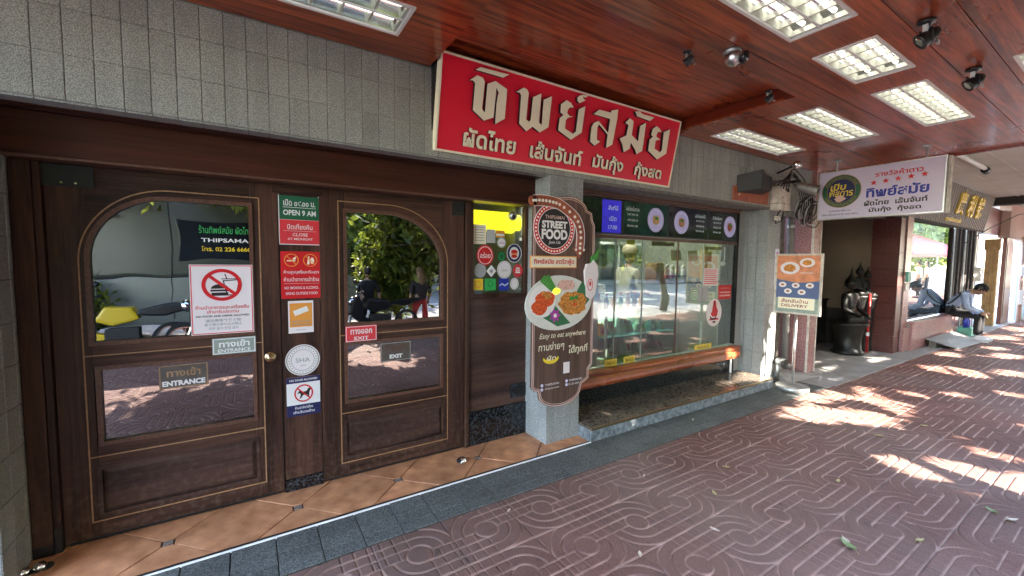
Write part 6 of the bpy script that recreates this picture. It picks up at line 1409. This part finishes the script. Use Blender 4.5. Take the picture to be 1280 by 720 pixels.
t = thing('tube_fitting', (12.5, -1.9, 3.25), 'second lamp fitting with dark housing near the right edge of the neighbouring ceiling', 'lamp')
obj('tube', MB().tube([(12.6, -1.75, 3.2), (12.7, -2.6, 3.2)], .05, 10), 'white_plastic', t, smooth=True); obj('housing', MB().tube([(12.55, -1.55, 3.2), (12.6, -1.75, 3.2)], .07, 10), 'black_plastic', t)
t = thing('meter_box', (15.3, -.6, 1.4), 'small white meter box on the wall beside the folding gate', 'box')
obj('case', MB().box(15.05, 15.35, -.66, -.56, 1.20, 1.55), 'white_plastic', t, bevel=.01); obj('window', MB().box(15.12, 15.28, -.665, -.66, 1.38, 1.5), 'grey_print', t)
t = thing('pale_post', (15.02, -.52, 0), 'narrow white peeling post at the end of the folding gate', 'post')
obj('post', MB().box(14.98, 15.06, -.56, -.4, 0, 2.42), 'white_paint', t, bevel=.004); obj('chipped_patch', MB().box(14.975, 14.979, -.555, -.45, .9, 1.5).box(14.975, 14.979, -.54, -.42, 1.8, 2.1), 'grey_print', t)
t = thing('dark_doorway', (15.6, -.3, 0), 'dark red brown recessed doorway past the folding gate', 'doorway')
obj('surround', MB().box(15.07, 16.5, -.35, -.2, 0, 3.29), 'red_brown_panel', t); obj('upper_panel', MB().box(15.2, 17.6, -.55, -.36, 2.42, 3.12), 'red_brown_panel', t, bevel=.01)
t = thing('yellow_timber_post', (16.6, -.5, 0), 'yellow ochre timber post and boards in the far doorway', 'post')
for i, y in enumerate((-.70, -.62, -.54)): obj('board', MB().box(16.55 + .01 * i, 16.7, y, y + .075, 0, 2.2), 'yellow_wood', t, bevel=.008)
obj('cross_head', MB().box(16.52, 16.72, -.72, -.44, 2.0, 2.30), 'yellow_wood', t, bevel=.01)
t = thing('brown_door', (17.6, -.7, 0), 'tall dark brown door panel beyond the yellow post', 'door')
obj('panel', MB().box(17.2, 18.2, -.74, -.66, 0, 2.35), 'red_brown_panel', t, bevel=.01); obj('inner_panel', MB().box(17.3, 18.1, -.75, -.741, .2, 2.2), 'red_brown_panel', t, bevel=.004)
t = thing('pink_wall', (17.8, -.7, 2.4), 'pinkish plaster wall above the far brown door', 'wall'); obj('plaster', MB().box(17.6, 24, -.72, -.5, 2.36, 3.29), 'building_pink', t)
t = thing('pale_gate', (21, -.7, 0), 'pale green corrugated metal gate at the far right', 'gate')
for i in range(18): obj('corrugation', MB().box(18.9 + i * .32, 19.15 + i * .32, -.80 - .03 * (i % 2), -.74, 0, 2.3), 'pale_gate', t, bevel=.01)
t = thing('white_cable_post', (18.5, -.85, 0), 'white pipe with fittings beside the pale gate', 'pipe')
obj('pipe', MB().tube([(18.55, -.88, 0), (18.55, -.86, 2.4)], .05, 10), 'building_pink', t, smooth=True); obj('box', MB().box(18.4, 18.55, -.96, -.88, 1.3, 1.6).box(18.4, 18.55, -.96, -.88, .5, .9), 'white_plastic', t, bevel=.01)
t = thing('overhead_wire', (14, -1, 2.8), 'thin black wire sagging below the far ceiling', 'wire')
obj('wire', MB().tube([(13.4, -.62, 2.05), (14.6, -.8, 2.45), (16, -1.05, 2.85), (18, -1.5, 3.1)], .01, 6), 'cable', t, smooth=True)
t = thing('parked_scooter', (19.5, -1.2, 0), 'grey covered scooter parked at the far right by the pale gate', 'scooter')
m_ = MB()
for x in (18.9, 20.1): m_.ring(x, .28, .28, .28, .09, -.04, .04, FY(-1.12))
obj('wheel', m_, 'tyre', t)
obj('fairing', MB().prism([(18.8, .45), (18.95, .95), (19.1, .95), (19.15, .5), (19.6, .42), (19.7, .75), (20.35, .82), (20.4, .6), (20.0, .35), (19.2, .28)], -.13, .13, FY(-1.12)), 'building_pale', t, bevel=.03)
obj('handlebar', MB().tube([(18.98, -1.42, 1.02), (19.02, -1.12, .98), (18.98, -.86, 1.02)], .018, 8), 'black_plastic', t); obj('seat', MB().box(19.6, 20.3, -1.25, -1.0, .80, .90), 'black_plastic', t, bevel=.03)
t = thing('metal_ramp', (12.2, -.85, 0), 'sloping grey metal ramp plate lying below the granite ledge', 'ramp')
obj('plate', MB().add([(11.0, -.68, .17), (12.9, -.68, .17), (12.9, -1.12, .005), (11.35, -1.05, .005), (11.0, -.68, .15), (12.9, -.68, .15), (12.9, -1.12, -.005), (11.35, -1.05, -.005)], [(0, 3, 2, 1), (4, 5, 6, 7), (0, 1, 5, 4), (3, 7, 6, 2), (0, 4, 7, 3), (1, 2, 6, 5)]), 'dull_steel', t)
obj('support', MB().box(11.1, 12.8, -.80, -.70, 0, .11), 'concrete_dark', t)
t = thing('bottle_crate', (13.55, -.85, 0), 'small blue and mint crate on the pavement behind the seated person', 'crate')
obj('crate', MB().box(13.45, 13.85, -.85, -.62, 0, .20), 'mint', t, bevel=.02); obj('blue_bottle', MB().lathe((13.55, -.74, .2), [(.04, 0), (.045, .15), (.018, .2), (.018, .24)], 10).lathe((13.7, -.74, .2), [(.04, 0), (.045, .15), (.018, .2), (.018, .24)], 10), 'blue_print', t, smooth=True)

# ------------------------------------------------------------------ small things on the ground
t = thing('door_stop', (1.37, -.23, 0), 'small chrome and black door stop on the terracotta tiles', 'door stop')
obj('dome', MB().lathe((1.37, -.23, 0), [(.034, 0), (.034, .012), (.028, .03), (.014, .042), (.003, .045)], 18), 'chrome', t, smooth=True); obj('rubber', MB().lathe((1.355, -.225, .012), [(.030, 0), (.030, .014), (.022, .022)], 14), 'black_plastic', t)
t = thing('floor_ring', (-.924, -.13, 0), 'black rubber ring lying on the terracotta tile by the left jamb', 'ring')
obj('ring', MB().ring(-.925, -.132, .034, .034, .012, .0, .006, FG), 'black_plastic', t)
for x, y, s_ in ((-1.0, -.135, 'green tinted, beside the left pillar foot'), (-1.055, -.15, 'plain, at the very corner of the photo')):
    t = thing('steel_bolt', (x, y, 0), 'small domed steel floor bolt, ' + s_, 'bolt')
    obj('dome', MB().lathe((x + .06, y, 0), [(.026, 0), (.028, .012), (.020, .028), (.004, .034)], 16), 'chrome', t, smooth=True); obj('washer', MB().lathe((x + .06, y, 0), [(.036, 0), (.036, .003)], 16), 'black_plastic', t)
LV = [(2.817, -2.225, 'green_leaf', .05, 'two toned green leaf, largest one in the foreground'), (2.86, -2.20, 'pale_leaf', .03, 'pale leaf touching the largest green leaf'), (3.226, -2.427, 'dry_leaf', .03, 'dry leaf right of the large green leaf'),
      (4.026, -2.581, 'green_leaf', .035, 'pale green leaf near the right edge of the photo'), (3.99, -2.67, 'pale_leaf', .035, 'pale leaf by the sunlit patch at the right'), (2.669, -1.518, 'dry_leaf', .03, 'dry leaf lying on a circular groove'),
      (2.30, -1.75, 'pale_leaf', .028, 'pale curled leaf in front of the granite step'), (2.441, -1.105, 'pale_leaf', .02, 'tiny pale leaf near the grey strip'), (3.6, -1.9, 'dry_leaf', .028, 'brown leaf in the middle of the pavement'),
      (1.75, -1.66, 'pale_leaf', .024, 'white scrap near the bottom of the photo'), (4.9, -1.75, 'dry_leaf', .035, 'dry leaf in the nearest sun patch'), (3.1, -1.35, 'dry_leaf', .025, 'brown leaf level with the start of the granite step'),
      (1.35, -.95, 'pale_leaf', .018, 'speck like leaf beside the grey strip'), (3.75, -.62, 'pale_leaf', .022, 'leaf on the grey strip under the step'), (5.6, -1.9, 'dry_leaf', .035, 'leaf beyond the first sun patches')]
for x, y, mt, s, lab in LV:
    t = thing('fallen_leaf', (x, y, 0), lab, 'leaf'); a = random.uniform(0, 6.28); c, s2 = math.cos(a), math.sin(a); P = []
    for i in range(9):
        q = i / 8; w = s * .42 * math.sin(math.pi * q ** .8); l_ = (q - .5) * 2 * s; zz = -.008 + .22 * s * (q - .5) ** 2 * 4
        for g in (-1, 0, 1): P.append((x + l_ * c - g * w * s2, y + l_ * s2 + g * w * c, zz + (.006 + .1 * s) * abs(g)))
    obj('leaf_blade', MB().add(P, [(i * 3 + g, i * 3 + g + 1, i * 3 + g + 4, i * 3 + g + 3) for i in range(8) for g in (0, 1)]), mt, t, smooth=True)
    obj('leaf_stalk', MB().tube([(x - s * c, y - s * s2, -.004), (x - 1.35 * s * c, y - 1.35 * s * s2, -.005)], .0012, 5), 'dry_leaf', t)

# ------------------------------------------------------------------ street side: trees, vehicles, people, buildings (seen in the glass, casting the dappled shade)
cot = math.cos(SUN_EL) / math.sin(SUN_EL); sx_, sy_ = math.sin(SUN_AZ) * cot, math.cos(SUN_AZ) * cot
GAPS = [(4.40, -2.25, .22, .36), (4.66, -2.45, .20, .38), (4.75, -2.7, .3, .2), (5.05, -1.18, .34, .30), (5.38, -1.5, .30, .30), (4.75, -1.05, .2, .1), (6.25, -1.30, .25, .2), (6.0, -1.62, .2, .16), (5.27, -2.38, .10, .2), (6.6, -1.1, .2, .12), (6.9, -1.5, .12, .2), (5.9, -1.0, .25, .16), (5.6, -.9, .3, .12),  # ground patches kept sunlit: crowns are shaped with openings along the sun rays
        (7.34, -1.8, .14, .16), (9.0, -1.5, .35, .4), (9.6, -1.95, .3, .2), (8.0, -2.2, .2, .2), (4.95, -.12, .35, .10), (5.45, -.15, .30, .22), (5.82, .35, .14, .62), (5.3, .42, .20, .10), (7.6, -.1, .30, .06), (7.4, -.42, .4, .06), (8.3, -.25, .25, .05), (8.9, -.6, .4, .07),
        (10.6, -1.1, .3, .2), (11.3, -1.7, .4, .25), (12.2, -1.4, .3, .2), (12.9, -.6, .45, .25), (13.3, -1.9, .4, .3), (13.2, .1, .5, .2), (14.2, -1.2, .5, .3), (15.3, -1.6, .5, .3), (16.5, -1.2, .6, .3), (18, -1.5, .8, .4), (12.0, -.75, .5, .06), (20.5, -1.2, 1, .4), (3.35, -.10, .06, .03), (3.9, -.25, .10, .03), (3.0, -.35, .07, .03),
        (1.9, -3.0, .2, .2), *[(random.uniform(5.5, 18), random.uniform(-3, -.7), random.uniform(.02, .09), random.uniform(.03, .10)) for _ in range(45)], (6.6, -2.6, .3, .2), (3.3, -3.3, .3, .2), (0, -3.6, .4, .2), (7.9, -3, .4, .3)]
def tree(x, y, h0, rx, ry, rz, n, size, label, name='street_tree', cat='tree', grp='trees along the kerb', g=1.0):
    t = thing(name, (x, y, 0), label, cat, grp)
    r_ = random.Random(int(x * 10) + 99); tr = []
    for i in range(9): tr.append((x + .12 * math.sin(i * .9), y + .10 * math.cos(i * .8), -.1 + (h0 + rz * .7) * i / 8))
    obj('trunk', MB().tube(tr, [(.17 - .015 * i) * g for i in range(9)], 10), 'bark', t, smooth=True)
    br = MB()
    for i in range(11):
        z = h0 * .75 + r_.uniform(0, rz * .9); a = r_.uniform(0, 6.28); b = Vector((x, y, z)); e = b + Vector((math.cos(a) * rx * .75, math.sin(a) * ry * .75, r_.uniform(.3, 1.3)))
        m = (b + e) / 2 + Vector((0, 0, .25)); br.tube([b, m, e], [.06 * g, .035 * g, .012 * g], 6)
    obj('branches', br, 'bark', t, smooth=True)
    # clumped leaves
    nc = 46; cl = rng.normal(size=(nc, 3)); cl /= np.linalg.norm(cl, axis=1)[:, None]; cl *= (rng.random((nc, 1)) ** .45)
    cl = cl * np.array([rx, ry, rz]) * .86 + np.array([x, y, h0 + rz])
    k = rng.integers(0, nc, n); p = cl[k] + rng.normal(size=(n, 3)) * np.array([.42, .40, .38]) * g
    u = rng.random(n) < .42; q = rng.normal(size=(n, 3)); q /= np.linalg.norm(q, axis=1)[:, None]; q *= (rng.random((n, 1)) ** .33)
    p[u] = (q * np.array([rx, ry, rz]) + np.array([x, y, h0 + rz]))[u]
    p = p[p[:, 1] < -3.45]
    gx = p[:, 0] - p[:, 2] * sx_; gy = p[:, 1] - p[:, 2] * sy_; keep = np.ones(len(p), bool)
    for a, b, ra, rb in GAPS:
        keep &= ((gx - a) / (ra + .05)) ** 2 + ((gy - b) / (rb + .05)) ** 2 > 1
    p = p[keep]; n = len(p)
    a = rng.normal(size=(n, 3)); a /= np.linalg.norm(a, axis=1)[:, None]; b = rng.normal(size=(n, 3)); b -= a * (a * b).sum(1)[:, None]; b /= np.linalg.norm(b, axis=1)[:, None]
    s = size * (.7 + .6 * rng.random((n, 1))); v = np.stack([p - a * s, p + b * s * .42, p + a * s, p - b * s * .42], 1).reshape(-1, 3) - np.array([x, y, 0])
    f = np.arange(4 * n).reshape(-1, 4); me = npmesh('crown', v, f, 'foliage', None, False)
    o = bpy.data.objects.new('crown', me); COL.objects.link(o); o.parent = t
for i, (x, y, rx, rz, n, lab) in enumerate(((-3.6, -6.6, 2.5, 2.6, 14000, 'street tree at the left end of the row by the kerb'), (.8, -6.4, 2.6, 2.9, 19000, 'street tree opposite the left door by the kerb'),
        (4.6, -6.2, 2.5, 2.9, 17000, 'dense street tree opposite the shop window by the kerb'), (8.3, -6.4, 2.5, 2.8, 15000, 'street tree opposite the passage by the kerb'), (12.4, -6.5, 2.7, 2.7, 11000, 'street tree opposite the neighbouring shop'),
        (17, -6.6, 3.0, 2.7, 9000, 'street tree past the neighbouring shop by the kerb'), (22.5, -6.6, 3.2, 2.8, 8000, 'street tree before the red awning along the kerb'), (38, -7.5, 3.5, 5, 6000, 'tall street tree behind the red awning'), (46, -8.5, 4.5, 6.5, 6000, 'tall street tree far along the road'), (58, -9.5, 6, 8, 6000, 'farthest and tallest street tree along the road'))):
    tree(x, y, 2.35 if x < 2 else 1.3, rx, 1.9, rz * (.70 if x < 11 else .9), n, .13 if i < 4 else (.15 if i < 7 else .4), lab)
tree(3.05, -7.1, .15, 1.0, .55, 1.25, 5200, .085, 'tall bush behind the standing person with fair hair', 'kerb_bush', 'bush', 'bushes by the kerb', .45)
tree(-2.75, -7.05, .05, .65, .35, .62, 1800, .07, 'small bush in front of the grey green van', 'kerb_bush', 'bush', 'bushes by the kerb', .3)
for i, x in enumerate((-17, -9, -2.5, 3.5, 9.5, 16, 24, 33)):
    tree(x, -19.2, 1.9, 3.3, 2.4, 2.3 + .3 * (i % 3), 4200, .26, ['first', 'second', 'third', 'fourth', 'fifth', 'sixth', 'seventh', 'eighth'][i] + ' tree from the left on the far side of the road', 'street_tree', 'tree', 'trees across the road', 1.3)
def van(x, y):
    t = thing('parked_van', (x, y, -.15), 'large grey green van with pale lower panel and shop lettering parked on the road', 'van'); f = Fr((x + 7.2, y, -.15), -X, Z)
    up_ = [(0, 1.35), (.12, 1.9), (.8, 2.75), (1.1, 2.95), (7.0, 2.95), (7.15, 2.7), (7.2, 1.35)]
    dn = [(0, .40), (0, 1.345), (7.2, 1.345), (7.2, .40), (6.55, .40)] + arc(6.05, .40, .5, 0, 180, 8) + [(1.95, .40)] + arc(1.45, .40, .5, 0, 180, 8)[1:]
    obj('upper_body', MB().prism(up_, -2.0, 0, f), 'van_grey', t, bevel=.06); obj('lower_body', MB().prism(dn, -2.0, .01, f), 'van_paint', t, bevel=.03)
    for a, b, c, d in ((.9, 2.2, 1.7, 2.5), (1.8, 3.4, 1.7, 2.5)): obj('side_window', MB().box(a, b, c, d, .0, .012, fr=f), 'window_dark', t, bevel=.01)
    obj('door_seam', MB().box(3.5, 3.52, .5, 2.8, 0, .012, fr=f).box(5.2, 5.22, .5, 2.8, 0, .012, fr=f).box(.2, 7.1, 1.33, 1.36, .0, .014, fr=f), 'dark_wall', t)
    for a in (1.45, 6.05):
        w = obj('wheel', MB().ring(a, .40, .40, .40, .15, -.05, .02, f), 'tyre', t); obj('hub', MB().ell(a, .40, .25, .25, -.03, .025, f), 'steel', w)
    obj('headlight', MB().sph(f.p(0.02, 1.0, -.25), .14), 'chrome', t, smooth=True)
    obj('bumper', MB().box(-.10, .1, .30, .6, -2.0, .02, fr=f), 'dark_wall', t, bevel=.02)
plain('van_grey', (.075, .08, .058), .3, noise=.06, nscale=2)
def bike(x, y, paint, lab):
    t = thing('parked_motorcycle', (x, y, -.01), lab, 'motorcycle', 'motorcycles parked on the pavement edge'); f = Fr((x, y, -.15))
    for a in (0, 1.25):
        w = obj('wheel', MB().ring(a, .30, .30, .30, .05, -.05, .05, f), 'tyre', t); obj('rim', MB().ring(a, .30, .25, .25, .02, -.02, .02, f).box(a - .24, a + .24, .295, .305, -.01, .01, fr=f).box(a - .005, a + .005, .06, .54, -.01, .01, fr=f), 'chrome', w)
    obj('tank', MB().prism([(.30, .72), (.42, .92), (.75, .90), (.85, .70), (.55, .60)], -.13, .13, f), paint, t, bevel=.04)
    obj('fairing', MB().prism([(.05, .55), (.12, .98), (.24, .98), (.30, .50), (.8, .35), (.85, .25), (.3, .25)], -.10, .10, f), paint, t, bevel=.03)
    obj('saddle', MB().prism([(.8, .75), (.82, .83), (1.5, .92), (1.52, .82), (1.2, .72)], -.12, .12, f), 'black_plastic', t, bevel=.03)
    obj('fork', MB().tube([f.p(0, .30, .06), f.p(.2, 1.0, .06)], .018).tube([f.p(0, .30, -.06), f.p(.2, 1.0, -.06)], .018), 'chrome', t)
    obj('handlebar', MB().tube([f.p(.28, 1.08, .36), f.p(.2, 1.02, .1), f.p(.2, 1.02, -.1), f.p(.28, 1.08, -.36)], .015), 'black_plastic', t)
    obj('mirror', MB().tube([f.p(.25, 1.08, .3), f.p(.22, 1.25, .34)], .007).sph(f.p(.22, 1.28, .34), .05), 'black_plastic', t); obj('engine', MB().box(.45, .85, .25, .55, -.12, .12, fr=f), 'dark_wall', t, bevel=.03)
    obj('headlight', MB().sph(f.p(.06, .88, 0), .09), 'chrome', t, smooth=True)
van(-5.0, -7.5); bike(-2.45, -6.2, 'yellow_paint', 'yellow motorcycle parked by the kerb in front of the van'); bike(-1.0, -6.0, 'black_plastic', 'black motorcycle parked between the yellow one and the trees')
bike(1.75, -6.1, 'black_plastic', 'black motorcycle parked opposite the right door')
def stander(x, y, shirt, lower, hair, longh, lab, back=True, s=1.0, z=0.0):
    t = thing('person', (x, y, z), lab, 'person'); g = 1 if back else -1
    J = {'pelvis': ((x, y, .95 * s + z), (.15, .12)), 'waist': ((x, y, 1.10 * s + z), (.13, .11)), 'chest': ((x, y, 1.33 * s + z), (.16, .12)), 'neckb': ((x, y, 1.46 * s + z), (.07, .07)), 'neck': ((x, y, 1.54 * s + z), .05)}
    E_ = [('pelvis', 'waist'), ('waist', 'chest'), ('chest', 'neckb'), ('neckb', 'neck')]; P_ = {'*': shirt, ('neckb', 'neck'): 'skin'}
    for k, n in ((-1, 'l'), (1, 'r')):
        J['sh' + n] = ((x + k * .17, y, 1.42 * s + z), .062); J['el' + n] = ((x + k * .22, y + .02, 1.14 * s + z), .045); J['wr' + n] = ((x + k * .22, y - g * .06, .90 * s + z), .03)
        J['hp' + n] = ((x + k * .09, y, .88 * s + z), .088); J['kn' + n] = ((x + k * .11, y - g * .02, .49 * s + z), .062); J['an' + n] = ((x + k * .12, y, .08 + z), .042)
        E_ += [('chest', 'sh' + n), ('sh' + n, 'el' + n), ('el' + n, 'wr' + n), ('pelvis', 'hp' + n), ('hp' + n, 'kn' + n), ('kn' + n, 'an' + n)]
        P_[('hp' + n, 'kn' + n)] = P_[('kn' + n, 'an' + n)] = P_[('pelvis', 'hp' + n)] = lower; P_[('el' + n, 'wr' + n)] = 'skin'
        hand(t, J['wr' + n][0], (0, 0, -1), (0, 1, 0), curl=.3)
        obj('shoe', MB().box(x + k * .12 - .045, x + k * .12 + .045, y - .16, y + .10, z - .01, z + .07), 'dark_wall', t, bevel=.02)
    bridge_body('body', J, E_, P_, t); face(t, (x, y - .01 * g, 1.66 * s + z), (0, -g, 0), (0, 0, 1), 1.0, hair, longh)
stander(3.35, -6.15, 'dress_dark', 'red_paint', 'hair_fair', True, 'person with long fair hair and dark top by the kerb, back to the shop', s=.86, z=-.15)
stander(2.25, -6.45, 'black_plastic', 'trousers', 'hair', False, 'person in dark clothes standing behind the black motorcycle', s=.88, z=-.15)
stander(27.6, -4.4, 'grey_green', 'trousers', 'hair', False, 'person in grey shirt standing under the red awning')
stander(30.2, -4.7, 'building_pale', 'trousers', 'hair', True, 'person in pale shirt standing at the far end of the red awning')
t = thing('street_awning', (29, -4.8, 2.5), 'red canvas awning on poles over the far pavement', 'awning')
obj('canvas', MB().add([(22, -3.9, 2.05), (36, -3.9, 2.25), (36, -7.4, 3.9), (22, -7.4, 3.7), (22, -3.9, 1.9), (36, -3.9, 2.1)], [(0, 1, 2, 3), (4, 5, 1, 0)]), 'awning_red', t)
for x in (24.1, 28.5, 32.9): obj('pole', MB().tube([(x, -4.0, 0), (x, -4.0, 2.1)], .03, 8), 'dull_steel', t)
# shophouses across the road
hx = -30
for i in range(14):
    w = 5.2 + (i % 3) * .8; h = 6.6 + (i * 37 % 4) * .9; mt = ['building_cream', 'building_pale', 'building_pink'][i % 3]
    t = thing('shophouse', (hx + w / 2, -24, 0), f'{["cream", "pale grey", "pinkish"][i % 3]} shophouse number {["one", "two", "three", "four", "five", "six", "seven", "eight", "nine", "ten", "eleven", "twelve", "thirteen", "fourteen"][i]} from the left end of the row across the road', 'shophouse', 'shophouses across the road')
    obj('wall', MB().box(hx, hx + w - .05, -34, -24, -.15, h), mt, t)
    for fl in range(1, int(h // 3)):
        for c in range(2):
            a = hx + .5 + c * (w - .8) / 2; wn_ = obj('window', MB().box(a, a + (w - 2) / 2, -24.05, -23.95, fl * 3 + .9, fl * 3 + 2.3), 'window_dark', t)
            obj('frame', MB().box(a - .08, a + (w - 2) / 2 + .08, -23.98, -23.90, fl * 3 + .8, fl * 3 + .9), 'white_plastic', wn_)
    obj('shopfront', MB().box(hx + .3, hx + w - .4, -24.04, -23.92, -.1, 2.6), 'window_dark', t)
    obj('shop_awning', MB().add([(hx, -23.9, 3.1), (hx + w - .1, -23.9, 3.1), (hx + w - .1, -22.3, 2.6), (hx, -22.3, 2.6), (hx, -22.3, 2.4), (hx + w - .1, -22.3, 2.4)], [(0, 3, 2, 1), (3, 4, 5, 2)]), ['awning_red', 'mint', 'grey_print', 'yellow_wood'][i % 4], t)
    hx += w
struct('far_pavement', MB().box(-60, 90, -40, -20, -.3, -.02), 'concrete')
